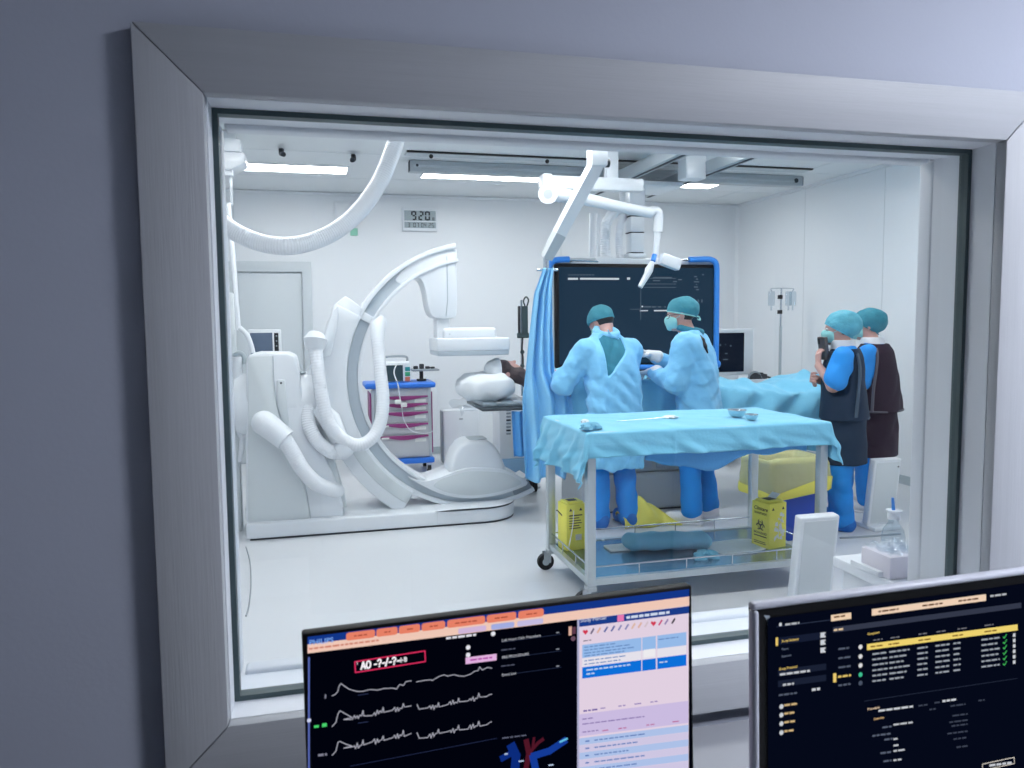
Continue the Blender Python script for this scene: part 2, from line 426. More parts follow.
# ---------------------------------------------------------------- lamps
def panel(x0, x1, y0, y1, z, label, group):
    r = thing('ceiling_light', ((x0+x1)/2, (y0+y1)/2, z), label, 'ceiling light', group)
    f = 0.012
    b = MB().box(x0-f, x1+f, y0-f, y0, z-0.014, z-0.001).box(x0-f, x1+f, y1, y1+f, z-0.014, z-0.001)
    b.box(x0-f, x0, y0, y1, z-0.014, z-0.001).box(x1, x1+f, y0, y1, z-0.014, z-0.001)
    b.build('light_frame', 'machine_white', r, 0)
    MB().box(x0, x1, y0, y1, z-0.010, z-0.002).build('diffuser', 'panel_light', r, 0)
    return r
panel(-0.62, 0.36, 7.27, 7.60, ZC, 'long lit ceiling panel at the left, above the hanging hose', 'lit ceiling panels')
panel(1.07, 2.24, 7.30, 7.64, ZC, 'long lit ceiling panel in the middle, left of the monitor column', 'lit ceiling panels')
panel(3.45, 4.14, 7.30, 7.66, ZC, 'short lit ceiling panel right of the monitor column', 'lit ceiling panels')
for y in (5.05, 2.75):
    for x0, x1 in ((-0.62, 0.55), (1.07, 2.24), (2.97, 4.14)):
        panel(x0, x1, y, y+0.34, ZC, 'lit ceiling panel out of view, %s row, %s' % ('middle' if y > 4 else 'nearest the window', {-0.62: 'leftmost', 1.07: 'centre', 2.97: 'rightmost'}[x0]), 'unseen ceiling panels')
r = thing('ceiling_light', (2.35, -0.1, 2.7), 'dim lit ceiling panel of the control room', 'ceiling light')
MB().box(1.85, 2.75, -0.3, 0.1, 2.685, 2.699).build('diffuser', 'control_light', r, 0)
MB().box(1.83, 1.85, -0.32, 0.12, 2.68, 2.699).box(2.75, 2.77, -0.32, 0.12, 2.68, 2.699).box(1.85, 2.75, -0.32, -0.3, 2.68, 2.699).box(1.85, 2.75, 0.1, 0.12, 2.68, 2.699).build('light_frame', 'machine_white', r, 0)
# ---------------------------------------------------------------- floor-standing C-arm x-ray machine
def pxz(pts, Y): return [(at(x, y, Y)[0], at(x, y, Y)[2]) for x, y in pts]
def smooth_poly(pts, n=4):
    P = list(pts); out = []; m = len(P)
    for i in range(m):
        p0, p1, p2, p3 = [np.array(P[(i+k-1) % m], float) for k in range(4)]
        for k in range(n):
            t = k/n; out.append(tuple(0.5*((2*p1)+(-p0+p2)*t+(2*p0-5*p1+4*p2-p3)*t*t+(-p0+3*p1-3*p2+p3)*t**3)))
    return out
ca = thing('c_arm_machine', (0.5, 5.85, 0), 'large white C-arm x-ray machine on a low floor base, left of the operating table', 'x-ray machine')
bc = (1.215, 5.86); br = 0.285
prof = [(-0.475, 5.575), (0.9, 5.575)]+[(bc[0]+br*math.cos(a), bc[1]+br*math.sin(a)) for a in np.linspace(-math.pi/2, math.pi/2, 18)]+[(0.5, 6.14), (-0.475, 6.14)]
base = MB().prismz(prof, 0.012, 0.118, 0.014, 3).build('floor_base', 'machine_white', ca)
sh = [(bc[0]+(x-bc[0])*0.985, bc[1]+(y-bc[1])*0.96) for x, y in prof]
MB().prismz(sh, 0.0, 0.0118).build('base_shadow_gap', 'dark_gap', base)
MB().box(0.855, 0.859, 5.5735, 6.0, 0.02, 0.119).build('base_joint', 'seam', base, 0)
MB().box(-0.478, -0.4755, 5.60, 5.64, 0.03, 0.11).build('base_end_gap', 'dark_gap', base, 0)
# pedestal
pp = pxz([(246, 362), (249, 355), (258, 353), (288, 353), (296, 357), (300, 375), (303, 400), (312, 425), (325, 455), (335, 480), (343, 505), (344, 517), (246, 523)], 5.64)
ped = MB().prism(pp, 5.64, 6.06, 0.018, 3, 0.5).build('pedestal', 'machine_white', ca)
pp = pxz([(248, 360), (252, 356), (272, 356), (273, 380), (276, 405), (284, 432), (296, 462), (305, 490), (310, 521), (248, 524)], 5.628)
gp = MB().prism(pp, 5.628, 5.66, 0.006, 2, 0.5).build('pedestal_side_panel', 'machine_panel', ped)
edge = [(273, 356), (274, 380), (277, 405), (285, 432), (297, 462), (306, 490), (311, 521)]
MB().tube(spline([at(x, y, 5.632) for x, y in edge], 6), 0.0025, 6).build('panel_seam', 'machine_grey', ped)
pp = pxz([(277, 380), (285, 380), (287, 405), (289, 425), (283, 425), (278, 405)], 5.62)
MB().prism(pp, 5.626, 5.645, 0.004).build('grip_recess', 'machine_panel', ped)
MB().ball(at(281, 383, 5.628), 0.008).build('indicator', 'dark_gap', ped)
# rotating hub on the pedestal, axis along the base
hc = at(300, 398, 5.86); hr = 0.335
prof = [(0.02, -0.44), (hr-0.04, -0.44), (hr, -0.40), (hr, -0.135), (hr-0.006, -0.13), (hr, -0.125), (hr, -0.02), (hr-0.008, -0.015), (hr-0.008, -0.005), (hr, 0.0), (hr, 0.12), (hr-0.04, 0.18), (0.02, 0.18)]
hub = MB().lathe([(max(r*0.66, 0.01), h) for r, h in prof], (hc[0]-0.0, 5.86, hc[2]-0.03), 48, 'x').build('rotation_hub', 'machine_white', ca)
MB().lathe([(hr*0.662, -0.137), (hr*0.664, -0.130), (hr*0.662, -0.123)], (hc[0], 5.86, hc[2]-0.03), 48, 'x', False).build('hub_seam', 'dark_gap', hub)
MB().ball((hc[0]+0.0, 5.80, hc[2]+0.19), (0.05, 0.05, 0.012)).build('hub_button', 'machine_grey', hub)
# lower brace of the pedestal, the white wing towards the floor base
pp = pxz([(301, 400), (312, 398), (322, 425), (333, 455), (345, 495), (347, 507), (338, 507), (322, 465), (308, 432)], 5.72)
MB().prism(pp, 5.70, 5.95, 0.012).build('pedestal_brace', 'machine_panel', ped)
# C ring
rc = at(478, 376.5, 5.80); S = 134.0
def arc(r, a0, a1, n): return [(rc[0]+r*math.cos(math.radians(a)), rc[2]+r*math.sin(math.radians(a))) for a in np.linspace(a0, a1, n)]
def ringseg(r0, r1, a0, a1, y0, y1, bev, n=60):
    return MB().prism(arc(r1, a0, a1, n)+arc(r0, a1, a0, n), y0, y1, bev, 2, 0.5)
R0, R1 = 117/S, 135.5/S
ring = ringseg(R0, 120.5/S, 99, 296, 5.795, 6.03, 0.003).build('c_arm_ring', 'machine_white', ca)
ringseg(131/S, R1, 99, 296, 5.79, 6.03, 0.004).build('outer_rim', 'machine_white', ring)
ringseg(120.6/S, 130.9/S, 99.5, 295.5, 5.815, 6.02, 0.0).build('ring_track', 'machine_band', ring)
ringseg(130.0/S, 130.9/S, 99.5, 295.5, 5.809, 5.8149, 0.0).build('track_line', 'machine_grey', ring)
MB().prism(arc(131/S, 286.5, 295.4, 10)+arc(121/S, 295.4, 286.5, 10), 5.803, 5.8149, 0.003).build('end_stop', 'device_grey', ring)
MB().prism(arc(131/S, 149.5, 153, 6)+arc(120.6/S, 153, 149.5, 6), 5.794, 5.8149, 0.003).build('track_bracket', 'machine_white', ring)
gp_ = [(x, 5.573 if x < bc[0] else bc[1]-math.sqrt(max(1e-4, br**2-(x-bc[0])**2))-0.002, 0.116) for x in np.linspace(0.84, 1.488, 40)]
MB().tube(gp_, [0.001+0.0055*min(1, k_/8, (39-k_)/5) for k_ in range(40)], 6).build('base_lip_shade', 'dark_gap', base)  # dark tube modelled as the shadow line where the ring meets the base
# carriage sleeve that holds the ring
slv = ringseg(131.5/S, 158/S, 152, 239, 5.745, 6.08, 0.014, 40).build('carriage_sleeve', 'machine_white', ca)
ringseg(134/S, 146/S, 205, 238.6, 5.738, 5.76, 0.005, 24).build('sleeve_step', 'machine_panel', slv)
pp = pxz([(333, 306), (345, 296), (352, 300), (362, 308), (356, 322), (349, 345), (346, 375), (332, 380), (326, 345)], 5.75)
MB().prism(pp, 5.755, 6.06, 0.01).build('sleeve_top', 'machine_white', slv)
pp = pxz([(333, 310), (338, 306), (337, 325), (331, 355), (322, 358), (325, 335)], 5.73)
MB().prism(pp, 5.72, 5.754, 0.006).build('sleeve_fin', 'machine_white', slv)
pp = pxz([(318, 356), (346, 350), (341, 390), (341, 420), (348, 445), (316, 448), (306, 420), (306, 372)], 5.78)
MB().prism(pp, 5.77, 6.05, 0.03, 3).build('sleeve_mount', 'machine_white', slv)
# image intensifier head at the top of the ring
pp = smooth_poly(pxz([(455.5, 247), (456.5, 262), (457.3, 285), (457.5, 305), (456.5, 315), (452.5, 318.5), (438, 318.5), (431.5, 315), (428, 305), (425.5, 290), (420.5, 279), (411, 277.5), (401, 284), (396, 277), (418, 257), (440, 249.5)], 5.80), 3)
hs = MB().prism(pp, 5.808, 6.06, 0.010, 3, 0.5).build('detector_housing', 'machine_white', ca)
pp = pxz([(446.5, 256), (447.3, 256), (448, 300), (446.5, 316.5), (445.5, 316.5), (447.2, 300)], 5.806)
MB().prism(pp, 5.8055, 5.81).build('housing_seam', 'machine_grey', hs)
a = at(436.5, 318, 5.84); b = at(450, 340, 5.84)
MB().rbox(a[0], b[0], 5.83, 6.0, b[2], a[2]+0.02, 0.01).build('detector_neck', 'machine_white', ca)
a = at(443, 328, 5.80); b = at(497, 339, 5.80)
MB().rbox(a[0], b[0], 5.80, 6.06, b[2]-0.002, a[2], 0.025, 3).build('detector_carrier', 'machine_white', ca)
a = at(437, 338.5, 5.72); b = at(510, 350.5, 5.72); c = at(510, 355, 5.72)
det = MB().rbox(a[0], b[0], 5.72, 6.12, b[2], a[2], 0.012, 3).build('flat_detector', 'machine_white', ca)
MB().rbox(a[0]+0.004, b[0]-0.004, 5.724, 6.116, c[2], b[2]+0.01, 0.012, 3).build('detector_bumper', 'machine_band', det)
MB().ball(at(450, 334, 5.797), 0.006).build('carrier_screw', 'machine_grey', det)
# x-ray tube housing at the bottom of the ring
pp = smooth_poly(pxz([(408, 477), (423, 481.5), (441, 477), (457, 471), (473, 468), (503, 469.5), (517, 475), (528, 483), (517, 489.5), (495, 496), (470, 498.5), (446, 495.5), (425, 487)], 5.77), 3)
tb = MB().prism(pp, 5.77, 6.12, 0.022, 3, 0.6).build('tube_housing', 'machine_white', ca)
pp = smooth_poly(pxz([(441, 479.5), (457, 474), (473, 471), (502, 472.5), (515, 477.5), (522, 483), (512, 488), (494, 493), (470, 495.5), (448, 492.5), (434, 486)], 5.764), 3)
MB().prism(pp, 5.764, 5.772, 0.003, 2, 0.5).build('housing_cover', 'machine_panel', tb)
pp = pxz([(449, 475), (451, 464), (455, 453), (461, 445), (468, 441), (487, 441), (495, 445), (501, 455), (505, 465), (508, 474)], 5.80)
dm = MB().prism(pp, 5.80, 6.10, 0.03, 3, 0.5).build('tube_collimator', 'machine_white', tb)
a = at(471, 440, 5.9); MB().rbox(a[0]-0.02, a[0]+0.12, 5.86, 6.03, at(470, 441, 5.8)[2]-0.004, at(470, 441, 5.8)[2]+0.004, 0.002).build('collimator_window', 'machine_grey', tb)
# hoses
def hose(pts, r, nm='hose', pitch=0.016, amp=0.022, m='hose_white'):
    Q, rr = corr(spline([at(x, y, Y) for x, y, Y in pts], 10), r, pitch, amp)
    return MB().tube(Q, rr, 14).build(nm, m, ca, 60)
hose([(268, 424, 5.56), (280, 433, 5.54), (291, 450, 5.53), (303, 470, 5.53), (317, 484, 5.55), (330, 489, 5.60), (338, 491, 5.68)], 0.053, amp=0.014)
MB().tube([at(260, 421, 5.60), at(266, 424, 5.57), at(286, 440, 5.53)], [0.06, 0.085, 0.078], 20).build('hose_collar', 'machine_white', ca)
MB().ball(at(264, 423, 5.575), 0.086).build('hose_elbow', 'machine_white', ca)
hose([(316, 345, 5.66), (317, 362, 5.63), (321, 392, 5.60), (328, 420, 5.58), (341, 438, 5.57), (358, 445, 5.58), (373, 437, 5.60), (381, 420, 5.63), (383, 398, 5.67), (380, 368, 5.73), (377, 335, 5.79)], 0.046, pitch=0.02, amp=0.016)
MB().tube([at(315, 350, 5.66), at(315, 340, 5.67), at(316, 334, 5.69)], [0.06, 0.085, 0.055], 20).build('hose_collar', 'machine_white', ca)
MB().tube([at(377.5, 340, 5.785), at(378, 326, 5.81), at(380, 318, 5.85)], [0.05, 0.055, 0.046], 20).build('hose_collar', 'machine_white', ca)
hose([(308, 405, 5.68), (309, 425, 5.64), (318, 442, 5.61), (333, 452, 5.60), (347, 452, 5.61)], 0.05)
MB().ball(at(344, 448, 5.60), 0.075).build('hose_elbow', 'machine_white', ca)
MB().tube([at(318, 407, 5.66), at(330, 420, 5.63), at(340, 440, 5.62)], [0.055, 0.075, 0.06], 20).build('hose_collar', 'machine_white', ca)
# ---------------------------------------------------------------- back wall fittings
def seg7(mb, ch, x, z, w, h, t, y):
    on = {'0': 'abcdef', '1': 'bc', '2': 'abged', '3': 'abgcd', '4': 'fgbc', '5': 'afgcd', '6': 'afgedc', '7': 'abc', '8': 'abcdefg', '9': 'abfgcd'}[ch]
    m = h/2
    R = {'a': (x+t, x+w-t, z+h-t, z+h), 'g': (x+t, x+w-t, z+m-t/2, z+m+t/2), 'd': (x+t, x+w-t, z, z+t),
         'f': (x, x+t, z+m+t*0.3, z+h-t*0.3), 'b': (x+w-t, x+w, z+m+t*0.3, z+h-t*0.3), 'e': (x, x+t, z+t*0.3, z+m-t*0.3), 'c': (x+w-t, x+w, z+t*0.3, z+m-t*0.3)}
    for k in on: a = R[k]; mb.box(a[0], a[1], y-0.001, y, a[2], a[3])
p = at(402, 207.5, 8.73); q = at(437.5, 231.5, 8.73)
ck = thing('wall_clock', ((p[0]+q[0])/2, YB, q[2]), 'white digital wall clock showing 9:20 on the back wall', 'clock')
MB().rbox(p[0], q[0], 8.722, YB-0.001, q[2], p[2], 0.006).build('clock_case', 'machine_white', ck)
cw, chh = q[0]-p[0], p[2]-q[2]
MB().box(p[0]+0.03*cw+0.01, q[0]-0.018, 8.7205, 8.7225, q[2]+chh*0.44, p[2]-chh*0.12).build('time_display', 'lcd_grey', ck, 0)
MB().box(p[0]+0.03*cw+0.01, q[0]-0.018, 8.7205, 8.7225, q[2]+chh*0.13, q[2]+chh*0.39).build('date_display', 'lcd_grey', ck, 0)
d = MB(); dh = chh*0.40
for ch, xx in (('9', 0.25), ('2', 0.455), ('0', 0.64)): seg7(d, ch, p[0]+cw*xx, q[2]+chh*0.46, cw*0.15, dh, 0.017, 8.7203)
stuff(d.build('time_digits', 'lcd_ink', ck, 0))
d = MB()
for ch, xx in (('3', 0.15), ('0', 0.31), ('7', 0.40), ('0', 0.53), ('4', 0.61), ('2', 0.74), ('5', 0.83)): seg7(d, ch, p[0]+cw*xx, q[2]+chh*0.16, cw*0.065, chh*0.19, 0.006, 8.7203)
seg7(d, '8', p[0]+cw*0.85, q[2]+chh*0.47, cw*0.06, chh*0.13, 0.006, 8.7203)
stuff(d.build('date_digits', 'lcd_ink', ck, 0))
p = at(334, 202, 8.72); q = at(360, 220, 8.72)
wbx = thing('wall_junction_box', ((p[0]+q[0])/2, YB, q[2]), 'small white junction box high on the back wall behind the hanging hose', 'box')
MB().rbox(p[0], p[0]+0.2, 8.70, YB-0.001, q[2]-0.02, p[2], 0.008).build('box_body', 'machine_white', wbx)
MB().rbox(p[0]+0.02, p[0]+0.18, 8.695, 8.7005, q[2], p[2]-0.02, 0.003).build('box_lid', 'wall_panel', wbx)
MB().tube(spline([at(362, 219, 8.73), at(356, 221, 8.70), at(352, 225, 8.70)], 6), 0.013, 10).build('valve_elbow', 'orange_cap', wbx)
MB().rbox(*(lambda c: (c[0]-0.03, c[0]+0.05, 8.74, YB-0.001, c[2]-0.06, c[2]+0.02))(at(353, 230, 8.74)), 0.004).build('green_tag', 'green_label', wbx)

# ---------------------------------------------------------------- ceiling rails and hung equipment
cr = thing('ceiling_rail', (2.8, 6.9, 2.8), 'grey ceiling rail running across the room above the monitor', 'rail')
MB().prism([(0.87, 2.80), (4.74, 2.80), (4.74, 2.898), (0.87, 2.898)], 6.86, 6.97, 0.006).build('rail_beam', 'rail_grey', cr)
MB().box(0.90, 4.70, 6.852, 6.8605, 2.835, 2.855).build('rail_slot', 'painted_grey', cr, 0)
MB().rbox(0.865, 0.8695, 6.865, 6.965, 2.805, 2.893, 0.001).build('rail_end_cap', 'dark_gap', cr)
MB().rbox(4.7405, 4.748, 6.865, 6.965, 2.805, 2.893, 0.002).build('rail_end_cap', 'dark_gap', cr)
MB().cyl((0.93, 6.858, 2.85), (0.93, 6.85, 2.85), 0.012).build('rail_bolt', 'dark_gap', cr)
MB().cyl((4.66, 6.858, 2.85), (4.66, 6.85, 2.85), 0.022).build('rail_bolt', 'dark_gap', cr)
cr2 = thing('ceiling_rail', (2.6, 6.2, 2.85), 'thin dark ceiling track nearer the window than the grey rail', 'rail')
MB().rbox(0.80, 4.6, 6.50, 6.53, 2.885, 2.898, 0.003).build('track_channel', 'black_plastic', cr2)
MB().rbox(0.80, 4.6, 6.535, 6.66, 2.885, 2.898, 0.003).build('track_plate', 'painted_grey', cr2)
for xx in (1.0, 2.0):
    MB().ball((xx, 6.515, 2.86), 0.018).build('track_runner', 'black_plastic', cr2)
for i, (x, nm) in enumerate(((2.68, 'left'), (3.24, 'right'))):
    yr = thing('ceiling_cross_rail', (x, 6.4, 2.70), '%s short cross rail under the ceiling carrying the big monitor' % nm, 'rail', 'cross rails of the monitor')
    MB().rbox(x-0.05, x+0.05, 5.3, 7.25, 2.70, 2.7995, 0.008).build('rail_beam', 'rail_grey', yr)
    MB().box(x-0.012, x+0.012, 5.32, 7.2, 2.695, 2.7005).build('rail_slot', 'dark_gap', yr, 0)
    MB().rbox(x-0.045, x+0.045, 7.2505, 7.256, 2.705, 2.795, 0.002).build('rail_end_cap', 'painted_grey', yr)
    MB().cyl((x-0.02, 7.257, 2.75), (x-0.02, 7.262, 2.75), 0.015).build('rail_bolt', 'dark_gap', yr)
for k, (x, w_) in enumerate(((299, 0), (354, 0))):
    c = onz([281, 354][k], [150, 156][k], 2.87)
    hk = tag(MB().tube([(c[0], c[1]+0.1, 2.898), (c[0], c[1]+0.04, 2.85), (c[0]+(0.02 if k == 0 else -0.02), c[1]-0.08, 2.82)], 0.02, 8).build('ceiling_hook', 'dark_gap'),
             ['small dark hook on the ceiling left of the hose, above the lit panel', 'small dark hook on the ceiling just left of the white hose'][k], 'hook')

# big hanging monitor
MY = 6.45
hm = thing('hanging_monitor', (2.85, MY, 0.9), 'huge dark monitor with blue bumper bars hung from the ceiling behind the surgeons', 'monitor')
a = at(555, 263, MY); b = at(716, 364.5, MY)
MB().rbox(a[0], b[0], MY, MY+0.09, b[2], a[2], 0.022, 3).build('monitor_bezel', 'bezel_black', hm)
MB().rbox(a[0]-0.035, b[0]+0.03, MY+0.03, MY+0.13, b[2]-0.02, a[2]+0.05, 0.02, 3).build('monitor_frame', 'painted_grey', hm)
s0 = at(559, 267, MY); s1 = at(712, 361, MY)
scr = MB().box(s0[0], s1[0], MY-0.002, MY+0.001, s1[2], s0[2]).build('screen', emis('monitor_dark', (24, 50, 70), 1.0), hm, 0)
emis('ui_white', (235, 240, 245), 0.85); emis('ui_dim', (120, 140, 155), 0.5)
def scr_bar(mb, x0, y0, x1, y1, Y):
    p = at(x0, y0, Y); q = at(x1, y1, Y); mb.box(p[0], q[0], Y-0.001, Y, min(q[2], p[2]), max(p[2], q[2]))
mb = MB(); ys = MY-0.0022
for x0, y0, x1, y1 in ((568, 277.8, 578, 279.8), (580, 277.8, 619, 279.8), (627, 277.5, 630, 279.7), (654, 310, 669, 311.2), (641.5, 305.8, 643, 307.2), (640, 310.2, 648, 311.2)): scr_bar(mb, x0, y0, x1, y1, ys)
stuff(mb.build('screen_bars', 'ui_white', scr, 0))
mb = MB()
for k in range(9): scr_bar(mb, 568+k*3.0, 274.4, 570.2+k*3.0, 275.4, ys)
for y in (278.0, 283.6, 287.0): scr_bar(mb, 641, y, 676, y+0.7, ys)
for x0, x1, y in ((653, 672, 277), (653, 660, 280), (673, 677, 281), (678, 682, 279), (644, 651, 306.3), (652, 656, 306.3), (658, 661, 306.3), (664, 666, 306.3), (702, 704, 274)): scr_bar(mb, x0, y, x1, y+1.2, ys)
for k in range(6): scr_bar(mb, 694+(k % 2)*2, 276+k*2.6, 697+(k % 3), 277.2+k*2.6, ys)
for k in range(3): scr_bar(mb, 694+k*3.6, 299.5, 695.4+k*3.6, 302.5, ys)
scr_bar(mb, 630, 309, 641, 309.5, ys); scr_bar(mb, 640.5, 287, 641, 320, ys)
stuff(mb.build('screen_readouts', 'ui_dim', scr, 0))
a = at(597, 257.5, MY); b = at(690, 266, MY)
MB().rbox(a[0], b[0], MY+0.02, MY+0.2, b[2], a[2], 0.012).build('mount_bracket', 'machine_white', hm)
MB().rbox(at(572, 263, MY)[0], at(598, 263, MY)[0], MY+0.02, MY+0.14, at(580, 268, MY)[2], at(580, 262, MY)[2], 0.008).build('mount_bracket', 'machine_white', hm)
cx = at(634.5, 240, MY+0.12)[0]
for k, (z0, z1, w_) in enumerate(((at(634, 258, MY)[2], at(634, 252, MY)[2], 0.085), (at(634, 252, MY)[2], at(634, 231.5, MY)[2], 0.062), (at(634, 231.5, MY)[2], at(634, 215, MY)[2], 0.066), (at(634, 215, MY)[2], 2.69, 0.075))):
    MB().rbox(cx-w_, cx+w_, MY+0.05, MY+0.05+2*w_, z0+0.003, z1-0.003, 0.012).build('column', 'machine_white', hm)
    MB().rbox(cx-w_*0.97, cx+w_*0.97, MY+0.053, MY+0.047+2*w_, z0-0.004, z0+0.004, 0.002).build('column_joint', 'dark_gap', hm)
MB().rbox(2.72, 3.20, MY-0.1, MY+0.4, 2.66, 2.70, 0.012).build('carriage', 'machine_white', hm)
MB().ball((cx, MY+0.045, 2.5), 0.015).build('carriage_knob', 'dark_gap', hm)
MB().ball((cx-0.1, MY-0.105, 2.68), 0.03).build('carriage_knob', 'dark_gap', hm)
for k, (x0, x1) in enumerate(((607, 618), (621, 629))):
    pts = [at(x0-1, 258, MY+0.15), at(x0-2, 240, MY+0.15), at(x0, 222, MY+0.15), at((x0+x1)/2+2, 212, MY+0.17), at(x1+6, 206, MY+0.2), at(x1+6, 190, MY+0.2)]
    Q, rr = corr(spline(pts, 10), 0.045-0.012*k, 0.02, 0.05); MB().tube(Q, rr, 12).build('cable_hose', 'hose_white', hm, 60)
MB().rbox(*(lambda p, q: (p[0], q[0], MY+0.1, MY+0.25, q[2], p[2]))(at(604, 255, MY), at(619, 262, MY)), 0.01).build('hose_socket', 'machine_white', hm)
for x0, x1 in ((590, 594), (597, 600)):
    p = at(x0, 213, MY+0.3); q = at(x1, 257, MY+0.3); MB().rbox(p[0], q[0], MY+0.3, MY+0.33, q[2], p[2], 0.004).build('cable_strap', 'machine_white', hm)
# blue padded bumper bars
def bar(px, r=0.026, Y=MY-0.03, nm='bumper_bar', m='bumper_blue'):
    return MB().tube(spline([at(x, y, Y) for x, y in px], 8), r, 14).build(nm, m, hm)
bar([(689, 259.5), (700, 259.3), (709, 259.3), (714.5, 261.5), (716.6, 267), (716.6, 282), (716.4, 320), (715.8, 362)])
bar([(569, 259.3), (558, 259.8), (552, 262), (549.5, 267), (549, 277)])
bar([(570, 366.5), (640, 367), (716, 367)], 0.022)
MB().ball(at(716.2, 364, MY-0.03), 0.042).build('bumper_end', 'bumper_blue', hm)
for A_, B_ in ((at(569, 260, MY-0.03), at(598, 261.5, MY-0.03)), (at(689, 259.5, MY-0.03), at(676, 260.5, MY-0.03)), (at(569, 260, MY-0.03), at(575, 262.5, MY+0.06)), (at(689, 259.5, MY-0.03), at(684, 262, MY+0.06))):
    MB().tube([A_, B_], 0.008, 8).build('bumper_rod', 'steel', hm)
b0 = at(560, 371, MY); b1 = at(713, 381, MY)
MB().rbox(b0[0], b1[0], MY+0.01, MY+0.09, b1[2], b0[2]+0.04, 0.012).build('lower_panel', 'bezel_black', hm)
MB().box(b0[0], b1[0], MY+0.004, MY+0.0098, at(600, 378.5, MY)[2], at(600, 376.5, MY)[2]).build('lower_trim', 'machine_white', hm, 0)

# shield arm with the blue drape
SY = 5.47
sa = thing('shield_arm', (2.1, 5.5, 2.9), 'slanting white ceiling arm reaching down to the hanging blue drape', 'arm')
P0 = at(597, 163, 5.25); P1 = at(546, 258, SY+0.02)
v = P1-P0; L = np.linalg.norm(v)
MB().tube([P0, P0+v*0.1, P0+v*0.85, P1], [0.058, 0.062, 0.055, 0.042], 4).build('spring_arm', 'machine_white', sa, 30)
MB().tube([P0+v*0.74+np.array([0.0, -0.012, 0]), P1+np.array([0, -0.012, 0])], [0.058, 0.05], 4).build('arm_sleeve', 'painted_grey', sa, 30)
MB().rbox(P0[0]-0.06, P0[0]+0.06, P0[1]-0.06, P0[1]+0.06, P0[2]-0.03, 2.898, 0.012).build('arm_post', 'machine_white', sa)
MB().cyl((P0[0]+0.06, P0[1]-0.01, P0[2]), (P0[0]+0.085, P0[1]-0.01, P0[2]), 0.03).build('arm_pin', 'dark_gap', sa)
MB().cyl(P1, P1+np.array([0, 0, -0.09]), 0.022).build('arm_end', 'steel', sa)
MB().tube([P1+np.array([-0.07, 0, -0.085]), P1+np.array([0.09, 0, -0.085])], 0.01).build('drape_rod', 'steel', sa)
zt = P1[2]-0.095
def cur(u, v_):
    # u across, v down; hung from the rod, gathered at the top, widening and resting on the table side
    top_l, top_r = P1[0]-0.06, P1[0]+0.085
    keys = [0, 0.12, 0.3, 0.5, 0.62, 0.75, 0.9, 1.0]
    xl = np.interp(v_, keys, [543, 534, 530, 526, 522, 523, 524, 525]); xr = np.interp(v_, keys, [554, 553, 553, 555, 572, 574, 571, 566])
    yy = 268+(478-268)*v_
    l = at(xl, yy, SY); r = at(xr, yy, SY)
    x = l[0]+(r[0]-l[0])*u
    f = 0.020+0.025*v_
    y = SY+f*math.sin(u*21+1.2*math.sin(v_*4))+0.6*f*math.sin(u*9-2+v_*3)-0.03*math.exp(-((v_-0.62)/0.1)**2)
    z = l[2]+(r[2]-l[2])*u-0.03*math.sin(u*7)*v_*v_
    return (x, y, z)
tag(MB().grid(cur, 60, 70, 0.003).build('hanging_drape', 'curtain_blue', smooth=180), 'long light blue drape hanging from the slanting arm, left of the monitor', 'drape')
# jointed support arm across the monitor column
JY = 5.85
ja = thing('support_arm', (1.9, JY, 2.9), 'white horizontal jointed ceiling arm with a drooping handle in front of the monitor', 'arm')
p = at(541, 174, JY); q = at(551, 201, JY)
MB().rbox(p[0], q[0], JY-0.06, JY+0.08, q[2], p[2], 0.02, 3).build('arm_mount', 'machine_white', ja)
MB().tube([at(548, 193, JY-0.02), at(585, 199, JY), at(620, 207, JY), at(652, 213, JY)], [0.06, 0.05, 0.044, 0.042], 16).build('upper_arm', 'machine_white', ja)
MB().cyl(at(548, 194, JY-0.1), at(548, 194, JY+0.06), 0.075, n=24).build('shoulder_joint', 'machine_white', ja)
MB().cyl(at(548, 194, JY-0.104), at(548, 194, JY-0.1), 0.035, n=20).build('joint_cap', 'painted_grey', ja)
MB().rbox(*(lambda p, q: (p[0], q[0], JY-0.04, JY+0.05, q[2], p[2]))(at(549, 176, JY), at(642, 192, JY)), 0.01).build('arm_cover', 'machine_white', ja)
MB().rbox(at(612, 178, JY)[0]-0.05, at(612, 178, JY)[0]+0.05, JY-0.02, JY+0.06, at(612, 180, JY)[2], 2.898, 0.012).build('arm_stem', 'machine_white', ja)
MB().tube(spline([at(648, 212, JY), at(655, 211, JY), at(658.5, 215, JY), at(658, 232, JY)], 6), 0.038, 14).build('elbow', 'machine_white', ja)
MB().tube([at(658, 230, JY), at(655, 258, JY)], [0.028, 0.022], 12).build('lower_arm', 'machine_white', ja)
MB().rbox(*(lambda p, q: (p[0], q[0], JY-0.1, JY-0.02, q[2], p[2]))(at(657, 253, JY), at(677, 265, JY)), 0.014).xf(Matrix.Translation(Vector(at(657, 259, JY))) @ Matrix.Rotation(math.radians(18), 4, 'Y') @ Matrix.Translation(-Vector(at(657, 259, JY)))).build('wrist_block', 'machine_white', ja)
MB().cyl(at(654.5, 255, JY-0.03), at(653, 261, JY-0.05), 0.02).build('swivel', 'bumper_blue', ja)
MB().tube([at(652.5, 262, JY-0.05), at(649, 270, JY-0.06), at(647, 275, JY-0.06), at(640, 287, JY-0.07)], [0.018, 0.034, 0.026, 0.02], 14).build('handle', 'machine_white', ja)
p = at(683, 161, 6.0); q = at(703.5, 180, 6.0)
